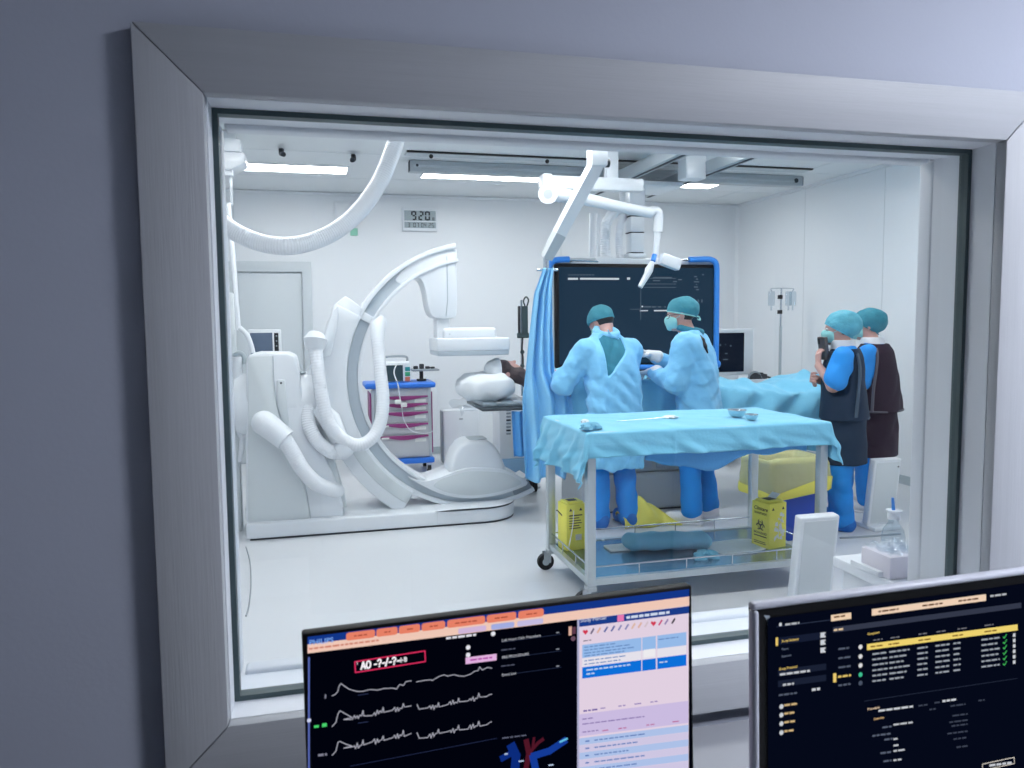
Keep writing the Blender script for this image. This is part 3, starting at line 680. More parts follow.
tag(MB().rbox(p[0], q[0], 5.95, 6.1, q[2], 2.898, 0.012).rbox(p[0]+0.01, q[0]-0.01, 5.944, 5.951, q[2]+0.012, q[2]+0.12, 0.002).build('ceiling_box', 'machine_white'), 'white square box hung from the ceiling right of the monitor column', 'box')

# big corrugated hose swinging through the top left
HY = 4.6
pts = [(407, 92), (401, 120), (394, 147), (379, 183), (358, 212), (335, 231), (310, 242), (285, 246), (262, 243), (243, 236), (226, 226), (205, 205), (185, 165), (175, 88)]
Q, rr = corr(spline([at(x, y, HY+0.25*abs(i-7)/7) for i, (x, y) in enumerate(pts)], 14), 0.051, 0.014, 0.018)
gh = thing('ceiling_hose', (0.0, HY, 2.9), 'thick white corrugated hose looping down from the ceiling at upper left', 'hose')
MB().tube(Q, rr, 16).build('hose_tube', 'hose_white', gh, 60)
for p in (Q[0], Q[-1]): MB().lathe([(0.075, p[2]-0.04 if p[2] < 2.85 else 2.84), (0.075, 2.885), (0.1, 2.898)], (p[0], p[1], 0), 20).build('hose_socket', 'machine_white', gh)
# ceiling equipment mount at far left
fm = thing('ceiling_mount', (-0.75, 6.3, 2.4), 'white ceiling mounted block at the upper left edge of the window', 'mount')
p = at(212, 138, 6.0); q = at(241, 152, 6.0)
MB().rbox(p[0], q[0], 5.98, 6.2, q[2], p[2], 0.01).build('mount_cover', 'machine_white', fm)
p = at(212, 152, 6.05); q = at(246, 171, 6.05)
MB().prism([(p[0], q[2]), (at(232, 170, 6.05)[0], q[2]), (q[0], q[2]+0.05), (q[0], p[2]), (p[0], p[2])], 6.0, 6.25, 0.015).build('mount_body', 'machine_white', fm)
MB().rbox(*(lambda p, q: (p[0], q[0], 6.1, 6.2, q[2], 2.899))(at(214, 150, 6.1), at(236, 145, 6.1)), 0.01).build('mount_stem', 'machine_white', fm)
MB().rbox(*(lambda p, q: (p[0], q[0], 6.08, 6.14, q[2], p[2]))(at(229, 175, 6.1), at(233, 205, 6.1)), 0.006).build('mount_arm', 'machine_white', fm)
MB().rbox(*(lambda p, q: (p[0], q[0], 6.04, 6.16, q[2], p[2]))(at(224, 168, 6.1), at(233.5, 177, 6.1)), 0.006).build('mount_knuckle', 'machine_white', fm)
# vertical service column at far left with its handle and cables
sv = thing('service_column', (-0.62, 5.9, 0), 'slim white upright column at the left edge, beside the pedestal', 'column')
p = at(226, 205, 5.9); q = at(241, 400, 5.9)
MB().tube([at(228, 203, 5.9), at(233, 262, 5.9), at(238, 330, 5.9)], 0.02, 10).build('column_tube', 'machine_white', sv)
x1 = at(238, 400, 5.9)[0]
MB().rbox(x1-0.16, x1, 5.86, 5.98, 0.0, 1.72, 0.015).build('column_body', 'machine_panel', sv)
MB().tube(spline([at(240, 328, 5.84), at(247, 335, 5.82), at(251, 345, 5.82), at(253, 353, 5.82)], 6), 0.018, 10).build('column_hook', 'machine_white', sv)
MB().tube(spline([at(234, 356, 5.84), at(238, 353, 5.82), at(243, 355, 5.82), at(245, 364, 5.82)], 6), 0.016, 10).build('handle_bracket', 'machine_grey', sv)
MB().tube([at(237, 357, 5.82), at(238.5, 396, 5.82)], 0.034, 14).build('column_handle', 'machine_white', sv)
MB().cyl(at(238.5, 396, 5.82), at(238.6, 398, 5.82), 0.025).build('handle_end', 'dark_gap', sv)
for k, pts in enumerate(([(245, 400), (243, 415), (239, 430), (243, 442), (241, 455)], [(243, 422), (246, 432), (242, 440), (240, 462)])):
    MB().tube(spline([at(x, y, 5.80) for x, y in pts], 8), 0.015, 8).build('column_cable', 'hose_white', sv)
# monitor on a stand behind the pedestal
DY = 6.5
p = at(247.5, 329.5, DY); q = at(281.5, 357, DY)
dv = thing('monitor_stand', ((p[0]+q[0])/2, DY+0.1, 0), 'white patient monitor on a pole stand behind the pedestal', 'monitor')
MB().rbox(p[0], q[0], DY, DY+0.1, q[2], p[2], 0.012).build('monitor_case', 'machine_white', dv)
a = at(250, 333, DY); b = at(273, 354.5, DY); MB().box(a[0], b[0], DY-0.002, DY+0.001, b[2], a[2]).build('screen', mat('screen_off', (96, 112, 134), 0.12), dv, 0)
a = at(274, 333, DY); b = at(279, 354.5, DY); MB().box(a[0], b[0], DY-0.002, DY+0.001, b[2], a[2]).build('button_panel', 'lcd_ink', dv, 0)
for yy in (336, 341, 346): MB().ball(at(276.5, yy, DY-0.002), 0.007).build('button', 'device_grey', dv)
mxx = (p[0]+q[0])/2
MB().cyl((mxx, DY+0.06, 0.06), (mxx, DY+0.06, q[2]), 0.02).build('pole', 'steel', dv)
for an in range(5): MB().tube([(mxx, DY+0.06, 0.08), (mxx+0.2*math.cos(an*1.257), DY+0.06+0.2*math.sin(an*1.257), 0.05)], [0.02, 0.014], 8).ball((mxx+0.2*math.cos(an*1.257), DY+0.06+0.2*math.sin(an*1.257), 0.026), 0.026).build('leg', 'painted_grey', dv)

# ---------------------------------------------------------------- drawer cart by the back wall
KY = 7.62
p = at(365, 382, KY); q = at(436, 388.5, KY)
x0, x1 = p[0], q[0]; zt = at(400, 383, KY)[2]
kc = thing('drawer_cart', ((x0+x1)/2, KY+0.2, 0), 'grey medical cart with purple drawer pulls and a blue top by the back wall', 'cart')
MB().rbox(x0, x1, KY, KY+0.45, zt-0.055, zt, 0.02, 3).build('cart_top', 'cart_blue', kc)
bx0, bx1 = x0+0.09, x1-0.07
MB().rbox(bx0, bx1, KY+0.05, KY+0.42, 0.16, zt-0.056, 0.01).build('cart_body', 'cart_grey', kc)
for xx in (bx0-0.03, bx1+0.0): MB().rbox(xx, xx+0.03, KY+0.06, KY+0.09, 0.15, zt-0.056, 0.006).build('cart_post', 'brushed_steel', kc)
MB().rbox(bx1+0.031, bx1+0.041, KY+0.06, KY+0.40, 0.2, zt-0.1, 0.003).build('side_trim', 'drawer_purple', kc)
MB().rbox(bx0-0.043, bx0-0.031, KY+0.06, KY+0.40, 0.3, zt-0.1, 0.003).build('side_trim', 'drawer_purple', kc)
MB().rbox(bx0-0.05, bx1+0.05, KY+0.02, KY+0.45, 0.10, 0.155, 0.015).build('cart_base', 'cart_blue', kc)
for sx in (bx0+0.03, bx1-0.0):
    for sy in (KY+0.08, KY+0.40):
        c_ = MB().tube([(sx-0.018, sy, 0.04), (sx+0.018, sy, 0.04)], 0.04, 16).build('caster', 'rubber', kc)
        MB().rbox(sx-0.026, sx+0.026, sy-0.02, sy+0.02, 0.03, 0.105, 0.006).build('caster_fork', 'machine_white', c_)
for k, yy in enumerate((398.5, 406, 414.5, 426, 438)):
    zz = at(400, yy, KY+0.04)[2]; hgt = (0.075, 0.055, 0.1, 0.1, 0.2)[k]
    dw = MB().rbox(bx0+0.012, bx1-0.012, KY+0.036, KY+0.0495, zz-hgt+0.02, zz+0.028, 0.004).build('drawer', 'cart_grey', kc)
    n = 14; top = [(bx0+0.05+(bx1-bx0-0.06)*i/n, zz+0.024) for i in range(n+1)]
    low = [(bx0+0.05+(bx1-bx0-0.06)*i/n, zz+0.008-0.028*math.sin(math.pi*i/n)**2) for i in range(n, -1, -1)]
    MB().prism(top+low, KY+0.012, KY+0.036, 0.004).build('drawer_pull', 'drawer_purple', dw)
    MB().box(bx1-0.14, bx1-0.03, KY+0.033, KY+0.0355, zz-0.045, zz-0.012).build('drawer_label', 'label_white', dw, 0)
    MB().box(bx0+0.06, bx0+0.13, KY+0.009, KY+0.0115, zz-0.004, zz+0.014).build('drawer_label', 'label_white', dw, 0)
# defibrillator on the cart
a = at(383, 362, KY+0.1); b = at(411, 382, KY+0.1)
df = thing('defibrillator', ((a[0]+b[0])/2, KY+0.2, zt), 'white defibrillator with a colour screen on top of the blue cart', 'medical device')
MB().rbox(a[0], b[0], KY+0.1, KY+0.32, zt+0.001, a[2], 0.02, 3).build('device_case', 'machine_white', df)
s0 = at(385, 365.5, KY+0.1); s1 = at(403, 381, KY+0.1)
MB().box(s0[0], s1[0], KY+0.097, KY+0.1005, s1[2], s0[2]).build('screen', emis('defib_screen', (70, 92, 104), 0.6), df, 0)
for k, (yy, cc) in enumerate(((369, (40, 150, 160)), (374, (60, 170, 120)), (379, (220, 120, 90)))):
    c0 = at(405, yy-2, KY+0.1); c1 = at(410, yy+2, KY+0.1); MB().rbox(c0[0], c1[0], KY+0.09, KY+0.1, c1[2], c0[2], 0.003).build('button', mat('button_%d' % k, cc, 0.4), df)
MB().tube(spline([(a[0]+0.02, KY+0.2, a[2]), (a[0]+0.04, KY+0.2, a[2]+0.045), (b[0]-0.04, KY+0.2, a[2]+0.045), (b[0]-0.02, KY+0.2, a[2])], 5), 0.012, 8).build('carry_handle', 'device_grey', df)
cb = MB().tube(spline([at(398, 362, KY+0.08), at(394, 372, KY+0.04), at(398, 385, KY-0.03), at(400, 398, KY-0.04), at(402, 408, KY-0.04)], 8), 0.006, 6).build('cable', 'hose_white', df)
MB().tube(spline([at(402, 408, KY-0.04), at(404, 420, KY-0.03), at(412, 431, KY-0.03), at(428, 433, KY-0.02), at(437, 425, KY-0.02), at(438, 400, KY-0.02), at(436, 378, KY)], 8), 0.004, 6).build('cable', 'hose_white', df)
for px_, py_ in ((398, 402), (404, 405)): MB().rbox(*(lambda c: (c[0]-0.03, c[0]+0.03, KY-0.06, KY-0.03, c[2]-0.022, c[2]+0.022))(at(px_, py_, KY-0.05)), 0.01).build('electrode_clip', 'label_white', cb)
ar = thing('tray_arm', (b[0]+0.1, KY+0.2, zt), 'dark post with a small grey tray and clutter beside the defibrillator', 'tray')
tx = at(422, 372, KY+0.15)[0]; tz = at(422, 371, KY+0.15)[2]
MB().cyl((tx, KY+0.2, zt+0.001), (tx, KY+0.2, tz), 0.02).cyl((tx, KY+0.2, zt+0.001), (tx, KY+0.2, zt+0.02), 0.05).build('post', 'black_plastic', ar)
MB().rbox(tx-0.10, tx+0.17, KY+0.1, KY+0.33, tz, tz+0.02, 0.006).build('tray', 'device_grey', ar)
for k, (dx, hh) in enumerate(((-0.06, 0.03), (0.0, 0.05), (0.06, 0.025), (0.11, 0.02))): MB().rbox(tx+dx-0.022, tx+dx+0.022, KY+0.15, KY+0.2, tz+0.0205, tz+0.02+hh, 0.006).build('tray_item', 'lcd_ink', ar)
# white panel unit in front of the back wall
p = at(443, 410.5, 8.0); q = at(478.5, 411, 8.0)
pu = thing('floor_panel_unit', ((p[0]+q[0])/2, 8.05, 0), 'white rectangular floor unit between the drawer cart and the patient pillow', 'appliance')
MB().rbox(p[0], q[0], 7.98, 8.14, 0.03, p[2], 0.012).build('unit_body', 'machine_white', pu)
MB().rbox(p[0]-0.012, p[0]-0.0005, 7.99, 8.14, 0.03, p[2]-0.01, 0.003).build('unit_side', 'device_grey', pu)
MB().rbox(p[0]+0.03, q[0]-0.03, 8.0, 8.12, 0.0, 0.0295, 0.004).build('unit_foot', 'dark_gap', pu)
c = at(461, 419, 7.979); MB().box(c[0]-0.02, c[0]+0.02, 7.978, 7.981, c[2]-0.006, c[2]+0.006).build('unit_badge', 'device_grey', pu, 0)

# ---------------------------------------------------------------- operating table, drape, patient end
TY0, TY1, TZ = 5.56, 6.16, 0.862
ot = thing('operating_table', (2.8, 5.86, 0), 'operating table with a thin dark-edged top on a grey panelled base', 'table')
a = at(481, 403, 5.6)
MB().rbox(a[0], 4.2, TY0, TY1, TZ-0.022, TZ, 0.008).build('table_top', 'table_pad', ot)
MB().rbox(a[0]+0.02, 4.12, TY0+0.09, TY1-0.09, TZ+0.0005, TZ+0.035, 0.015, 3).build('mattress', 'pillow_white', ot)
MB().rbox(1.98, 3.0, 5.58, 6.12, 0.012, 0.30, 0.03, 3).build('base_plinth', 'painted_grey', ot)
MB().rbox(2.05, 2.95, 5.60, 6.08, 0.301, 0.70, 0.04, 3).build('base_column', 'painted_grey', ot)
for xa, xb in ((2.12, 2.42), (2.46, 2.56), (2.60, 2.88)):
    MB().rbox(xa, xb, 5.588, 5.605, 0.34, 0.66, 0.03, 3).build('column_panel', 'brushed_steel', ot)
MB().rbox(2.2, 2.8, 5.65, 6.05, 0.701, TZ-0.0225, 0.02).build('column_head', 'machine_grey', ot)
MB().rbox(2.0, 2.98, 5.60, 6.1, 0.0, 0.0118, 0.003).build('base_gap', 'dark_gap', ot)
XD0, XD1 = 1.86, 4.25
def drp(u, v_):
    x = XD0+(XD1-XD0)*u
    zt_ = float(np.interp(x, [1.86, 2.2, 2.6, 3.0, 3.3, 3.5, 3.75, 3.95, 4.05, 4.25], [1.10, 1.08, 1.05, 1.01, 0.98, 0.94, 0.915, 0.955, 1.0, 0.985]))
    h = 0.40+0.05*math.sin(x*5)+0.03*math.sin(x*13); W = 0.74
    s_ = v_*(2*h+W); rd = 0.06
    y0 = TY0-0.085
    fold = 0.030*math.sin(x*17+1.5*math.sin(x*4))+0.018*math.sin(x*33+2)
    if s_ < h:
        k = (h-s_)/h; y = y0-0.035*k+fold*(0.25+k*1.1)+0.02*math.sin(20*(x+0.5*k))*(1 if x > 3.3 else 0.3); z = zt_-rd*0.6-(h-s_)
        e = max(0, 1-(h-s_)/0.10); y += 0.03*e*e; z += 0.02*e*e
    elif s_ < h+W:
        t_ = (s_-h)/W; y = y0+0.03+(W)*t_; z = zt_-rd*0.6*(abs(2*t_-1)**3.0)+0.02*(1-(2*t_-1)**2)+0.012*math.sin(x*11+t_*6)+0.008*math.sin(x*23-t_*9)
        z += 0.014*math.sin(26*(x-3.0)+14*t_)*min(1, max(0, (x-3.0)*1.5))
        z += 0.03*math.exp(-((t_-0.36-0.25*(x-3.9))/0.07)**2)*(1 if x > 3.0 else 0)
    else:
        k = (s_-h-W)/h; y = y0+0.03+W+0.04*k+fold*k; z = zt_-rd*0.6-(s_-h-W)
    return (x, y, z)
tag(MB().grid(drp, 150, 70, 0.003).build('patient_drape', 'drape_blue', smooth=180), 'wide light blue surgical drape covering the patient on the operating table', 'drape')
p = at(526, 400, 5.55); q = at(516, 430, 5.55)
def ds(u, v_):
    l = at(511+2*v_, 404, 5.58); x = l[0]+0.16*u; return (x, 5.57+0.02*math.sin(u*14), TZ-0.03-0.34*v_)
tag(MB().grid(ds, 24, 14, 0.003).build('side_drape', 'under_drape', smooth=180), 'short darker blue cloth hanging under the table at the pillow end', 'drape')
# pillow, plastic sheet
def ell_cushion(x0, x1, y0, y1, z0, z1, pw=2.6, nz=0.006):
    mb = MB(); cx_, cy_, cz_ = (x0+x1)/2, (y0+y1)/2, (z0+z1)/2; ax, ay, az = (x1-x0)/2, (y1-y0)/2, (z1-z0)/2
    def sp(c, e): return math.copysign(abs(c)**e, c)
    def fn(u, v_):
        th = (v_-0.5)*math.pi; ph = u*2*math.pi; e = 2/pw
        x = cx_+ax*sp(math.cos(th), 0.55)*sp(math.cos(ph), e); y = cy_+ay*sp(math.cos(th), 0.55)*sp(math.sin(ph), e); z = cz_+az*sp(math.sin(th), 0.62)*(1-0.25*((x-cx_)/ax)**2)
        k = nz*(math.sin(x*37+y*11)+math.sin(y*41-x*17+z*20)+0.6*math.sin(x*71+z*60)); return (x+k*0.5, y+k*0.5, z+k)
    return mb.grid(fn, 48, 20)
a = at(463, 397, 5.62); b = at(521, 374, 5.62)
tag(ell_cushion(a[0], b[0], 5.60, 6.12, TZ+0.038, b[2]).build('pillow', 'pillow_white', smooth=180), 'white pillow at the end of the operating table', 'pillow')
def psh(u, v_):
    x = at(458, 390, 5.7)[0]+u*0.55; y = 5.575+v_*0.56; z = TZ+0.045+0.012*math.sin(u*19+v_*7)+0.01*math.sin(u*31)
    if u < 0.22: z -= (0.22-u)*0.28
    if v_ < 0.12: z -= (0.12-v_)*0.3
    return (x, y, z)
tag(MB().grid(psh, 40, 30).build('plastic_sheet', glassmat('film', (232, 238, 242), 1.3, rough=0.15, extra=0.12), smooth=180), 'crumpled clear plastic sheet under the white pillow', 'sheet')
# equipment under and behind the head end
a = at(499, 408, 6.5); b = at(522, 408, 6.5)
hu = thing('warming_unit', ((a[0]+b[0])/2, 6.6, 0), 'white wheeled device with a button column standing under the pillow end', 'medical device')
MB().rbox(a[0], b[0]+0.12, 6.5, 6.75, 0.3, a[2]+0.05, 0.015).build('unit_body', 'machine_white', hu)
for k in range(8):
    c = at(508.5, 410+k*3.4, 6.499); MB().rbox(c[0]-0.02, c[0]+0.02, 6.494, 6.502, c[2]-0.008, c[2]+0.008, 0.003).build('button', 'device_grey' if k % 3 else 'lcd_ink', hu)
MB().rbox(a[0]-0.03, b[0]+0.15, 6.48, 6.78, 0.12, 0.31, 0.02).build('unit_tray', mat('pale_blue', (150, 190, 224), 0.4), hu)
for sx in (a[0], b[0]+0.1):
    for sy in (6.5, 6.75): MB().tube([(sx-0.02, sy, 0.06), (sx+0.02, sy, 0.06)], 0.06, 16).build('wheel', 'rubber', hu)
# strap rack
ps = thing('strap_pole', (1.8, 6.9, 0), 'thin pole with dark green straps hanging left of the blue drape', 'pole')
c = at(521, 330, 6.7)
MB().cyl((c[0]+0.01, 6.72, 0.03), (c[0]+0.01, 6.72, at(524, 300, 6.7)[2]), 0.011).build('pole', 'steel', ps)
MB().lathe([(0.16, 0.0), (0.16, 0.02), (0.03, 0.035)], (c[0]+0.01, 6.72, 0), 20).build('pole_base', 'painted_grey', ps)
MB().tube(spline([at(525, 306, 6.68), at(523.5, 301, 6.68), at(526, 297, 6.68), at(528.5, 300, 6.68), at(527, 306, 6.68)], 6), 0.007, 8).build('strap_loop', 'green_strap', ps)
p = at(522, 306, 6.69); q = at(528, 337, 6.69); MB().rbox(p[0], q[0], 6.68, 6.708, q[2], p[2], 0.008).build('strap', 'green_strap', ps)
p = at(518, 306, 6.69); q = at(520.5, 337, 6.69); MB().rbox(p[0], q[0], 6.68, 6.708, q[2], p[2], 0.006).build('strap', 'black_plastic', ps)
p = at(517.5, 333, 6.68); q = at(529, 338, 6.68); MB().rbox(p[0], q[0], 6.67, 6.7095, q[2], p[2], 0.008).build('strap_clamp', 'green_strap', ps)
MB().tube(spline([at(522.5, 338, 6.69), at(522, 350, 6.69), at(523, 362, 6.69), at(521, 385, 6.69)], 6), 0.009, 8).build('strap_cord', 'black_plastic', ps)
for yy in (352, 366): MB().ball(at(522.3, yy, 6.69), 0.02).build('cord_clip', 'green_strap', ps)

# IV stand
IY = 7.3
c = at(780.5, 330, IY); zt_ = at(780, 288, IY)[2]
iv = thing('iv_stand', (c[0], IY, 0), 'steel drip stand with clear bags beside the right wall', 'drip stand')
MB().cyl((c[0], IY, 0.08), (c[0], IY, at(780, 326, IY)[2]), 0.016).build('lower_pole', 'brushed_steel', iv)
MB().cyl((c[0], IY, at(780, 326, IY)[2]), (c[0], IY, zt_), 0.010).build('upper_pole', 'steel', iv)
hz = zt_-0.005
MB().tube(spline([(c[0]-0.11, IY, hz-0.03), (c[0]-0.125, IY, hz-0.005), (c[0]-0.09, IY, hz), (c[0], IY, hz+0.003), (c[0]+0.12, IY, hz), (c[0]+0.15, IY, hz-0.005), (c[0]+0.135, IY, hz-0.03)], 6), 0.006, 8).build('hook_bar', 'steel', iv)
for yy in (297, 312): MB().cyl((c[0]-0.012, IY, at(780, yy, IY)[2]-0.02), (c[0]-0.012, IY, at(780, yy, IY)[2]+0.02), 0.026).build('pole_clamp', 'black_plastic', iv)
for k in range(5):
    an = k*1.2566; e = (c[0]+0.24*math.cos(an), IY+0.24*math.sin(an), 0.055)
    MB().tube([(c[0], IY, 0.085), e], [0.018, 0.012], 8).ball((e[0], e[1], 0.028), 0.028).build('leg', 'brushed_steel', iv)
for k, dx in enumerate((-0.115, 0.09, 0.14)):
    z1 = hz-0.03; w_ = 0.035
    bg = thing('drip_bag', (c[0]+dx, IY, z1-0.17), ['clear drip bag on the left hook of the drip stand', 'clear drip bag on the right hook of the drip stand, nearer the pole', 'clear drip bag on the outer right hook of the drip stand'][k], 'drip bag', 'clear drip bags')
    MB().rbox(c[0]+dx-w_, c[0]+dx+w_, IY-0.018, IY+0.018, z1-0.15, z1, 0.012, 3).build('bag', 'clear_plastic', bg)
    MB().cyl((c[0]+dx, IY, z1-0.2), (c[0]+dx, IY, z1-0.151), 0.009).build('drip_chamber', 'clear_plastic', bg)
# ultrasound style monitor trolley
UY = 7.15
p = at(719, 333, UY); q = at(744, 371.5, UY)
um = thing('monitor_trolley', (p[0]+0.2, UY+0.2, 0), 'black screened white monitor on a trolley behind the blue draped table', 'monitor')
MB().rbox(p[0]-0.1, at(755, 330, UY)[0], UY+0.012, UY+0.1, at(740, 375, UY)[2], at(740, 328.5, UY)[2], 0.025, 3).build('monitor_case', 'machine_white', um)
us = MB().rbox(p[0]-0.06, q[0], UY, UY+0.0115, q[2], p[2], 0.008).build('screen', emis('us_screen', (8, 22, 44), 0.5), um)
mb = MB()
for x0, y0, x1, y1 in ((719.5, 344, 721, 346), (725, 344, 726, 345), (730, 345, 731.5, 346.5), (725, 353, 727.5, 354), (723, 359, 728, 360)): scr_bar(mb, x0, y0, x1, y1, UY-0.001)
stuff(mb.build('screen_readouts', 'ui_dim', us, 0))
tz = at(740, 379, UY)[2]
MB().rbox(p[0]-0.15, at(768, 380, UY)[0], UY-0.1, UY+0.45, tz-0.04, tz, 0.012).build('trolley_top', 'machine_white', um)
MB().rbox(p[0]+0.05, p[0]+0.25, UY+0.03, UY+0.09, tz+0.0005, at(740, 375, UY)[2]+0.02, 0.01).build('monitor_neck', 'machine_white', um)
MB().rbox(p[0]-0.1, p[0]+0.4, UY, UY+0.4, 0.14, tz-0.041, 0.02).build('trolley_body', 'machine_white', um)
for sx in (p[0]-0.06, p[0]+0.36):
    for sy in (UY+0.05, UY+0.35): MB().tube([(sx-0.02, sy, 0.07), (sx+0.02, sy, 0.07)], 0.07, 16).build('wheel', 'rubber', um)
kb = thing('cable_coil', (at(768, 382, UY)[0], UY, tz), 'tangle of dark and white cables on the trolley left of the drip stand', 'cables')
for k, (px_, py_, rx_, rz_) in enumerate(((755, 381, 7, 9), (766, 384, 9, 7), (772, 385, 7, 5), (760, 384, 10, 6))):
    yy = UY-0.08+0.06*k
    pts = [at(px_+rx_*math.cos(t_), min(py_-rz_*math.sin(t_), 387.5), yy) for t_ in np.linspace(-0.3, math.pi+0.3, 20)]
    MB().tube(pts, 0.011, 7).build('cable', ['device_grey', 'lcd_ink', 'device_grey', 'hose_white'][k], kb)
bxp = at(752, 383, UY)
tag(MB().rbox(bxp[0]-0.06, bxp[0]+0.12, UY-0.09, UY-0.02, tz+0.0008, tz+0.05, 0.006).rbox(bxp[0]-0.05, bxp[0]+0.08, UY-0.085, UY-0.03, tz+0.0505, tz+0.065, 0.004).build('connector_block', 'lcd_ink'), 'small dark connector block on the trolley under the black screen', 'connector')
# ---------------------------------------------------------------- instrument table in the foreground
tx0, tx1, ty0, ty1 = 1.368, 2.735, 3.735, 4.425
it = thing('instrument_table', ((tx0+tx1)/2, (ty0+ty1)/2, 0), 'stainless steel instrument table with a lower shelf, in front of the surgeons', 'table')
lw = 0.0235
for x in (tx0, tx1):
    for y in (ty0, ty1):
        MB().rbox(x-lw, x+lw, y-lw, y+lw, 0.127, 0.915, 0.004).build('leg', 'brushed_steel', it)
        cs = MB().rbox(x-0.028, x+0.028, y-0.028, y+0.028, 0.098, 0.1265, 0.006).build('caster', 'painted_grey', it)
        wx = x-0.035
        MB().tube([(wx, y-0.014, 0.05), (wx, y+0.014, 0.05)], 0.05, 20).build('wheel', 'rubber', cs)
        MB().tube([(wx, y-0.0165, 0.05), (wx, y+0.0165, 0.05)], 0.022, 14).build('wheel_hub', 'brushed_steel', cs)
        MB().box(wx-0.014, wx+0.03, y-0.022, y-0.017, 0.045, 0.11).box(wx-0.014, wx+0.03, y+0.017, y+0.022, 0.045, 0.11).build('caster_fork', 'brushed_steel', cs)
for y in (ty0, ty1):
    MB().box(tx0+lw, tx1-lw, y-0.015, y+0.015, 0.128, 0.162).build('shelf_rail', 'brushed_steel', it, 0)
    MB().box(tx0+lw, tx1-lw, y-0.015, y+0.015, 0.88, 0.914).build('top_rail', 'brushed_steel', it, 0)
for x in (tx0, tx1):
    MB().box(x-0.015, x+0.015, ty0+lw, ty1-lw, 0.128, 0.162).build('shelf_rail', 'brushed_steel', it, 0)
    MB().box(x-0.015, x+0.015, ty0+lw, ty1-lw, 0.88, 0.914).build('top_rail', 'brushed_steel', it, 0)
MB().box(tx0+0.0155, tx1-0.0155, ty0+0.0155, ty1-0.0155, 0.150, 0.156).build('lower_shelf', 'shelf_steel', it, 0)
MB().rbox(tx0-0.02, tx1+0.02, ty0-0.02, ty1+0.02, 0.9155, 0.930, 0.004).build('table_top', 'brushed_steel', it)
gz = 0.222
for y in (ty0, ty1):
    MB().tube([(tx0, y, gz), (tx1, y, gz)], 0.0045, 8).build('guard_rail', 'steel', it)
    for k in range(1, 5):
        x = tx0+(tx1-tx0)*k/5; MB().cyl((x, y, 0.1625), (x, y, gz), 0.0035, n=8).build('guard_post', 'steel', it)
for x in (tx0, tx1):
    MB().tube([(x, ty0, gz), (x, ty1, gz)], 0.0045, 8).build('guard_rail', 'steel', it)
    for k in (1, 2):
        y = ty0+(ty1-ty0)*k/3; MB().cyl((x, y, 0.1625), (x, y, gz), 0.0035, n=8).build('guard_post', 'steel', it)
# cloths over the table
def cloth(over_l, over_r, over_f, over_b, lift, seed, amp, nu=200, nv=130):
    X0, X1, Y0, Y1, Z = tx0-0.024, tx1+0.024, ty0-0.024, ty1+0.024, 0.932+lift
    def fn(u, v_):
        s_ = X0-over_l+(X1-X0+over_l+over_r)*u; t_ = Y0-over_f+(Y1-Y0+over_f+over_b)*v_
        cx_ = min(max(s_, X0), X1); cy_ = min(max(t_, Y0), Y1)
        ox_, oy_ = s_-cx_, t_-cy_; L = math.hypot(ox_, oy_)
        if L < 1e-6:
            e = min(s_-X0, X1-s_, t_-Y0, Y1-t_)
            return (s_, t_, Z+0.003*math.sin(s_*9+seed)*math.sin(t_*13)+0.0025*math.sin(s_*31+2*math.sin(t_*9))*math.sin(t_*27)+0.003*math.exp(-((s_-1.82)/0.006)**2)+0.003*math.exp(-((s_-2.3)/0.006)**2)+0.003*math.exp(-((t_-4.08)/0.006)**2)-0.006*max(0, 1-e/0.025))
        dx_, dy_ = ox_/L, oy_/L; per = s_*1.0+t_*1.3
        k = min(1, L/0.2)
        w_ = amp*k*(math.sin(per*16+seed+2*math.sin(per*3))+0.6*math.sin(per*37+seed*2))
        out = 0.007+lift+0.05*L+0.5*abs(w_)+w_*0.5+0.010*k*math.sin(L*40+per*6+seed)+0.005*k*math.sin(L*75-per*21+seed)+0.005*math.exp(-((s_-1.82)/0.008)**2)+0.005*math.exp(-((s_-2.3)/0.008)**2)
        if abs(dx_) > 0.15 and abs(dy_) > 0.15: out += 0.10*L*(2*abs(dx_*dy_))
        return (cx_+dx_*out, cy_+dy_*out, Z-0.004-L+0.02*L*math.sin(per*7+seed))
    return MB().grid(fn, nu, nv, 0.0025)
tag(cloth(0.255, 0.20, 0.13, 0.20, 0.004, 1.0, 0.026).build('table_cloth', 'drape_blue', smooth=180), 'light blue cloth draped over the instrument table', 'table cloth')
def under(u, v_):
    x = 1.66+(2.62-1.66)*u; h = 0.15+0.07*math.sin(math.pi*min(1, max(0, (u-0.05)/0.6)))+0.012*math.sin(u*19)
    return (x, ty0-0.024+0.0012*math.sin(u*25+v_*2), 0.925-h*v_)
tag(MB().grid(under, 60, 12, 0.002).build('under_cloth', 'under_drape', smooth=180), 'deeper blue under-cloth showing below the front edge of the table cloth', 'table cloth')
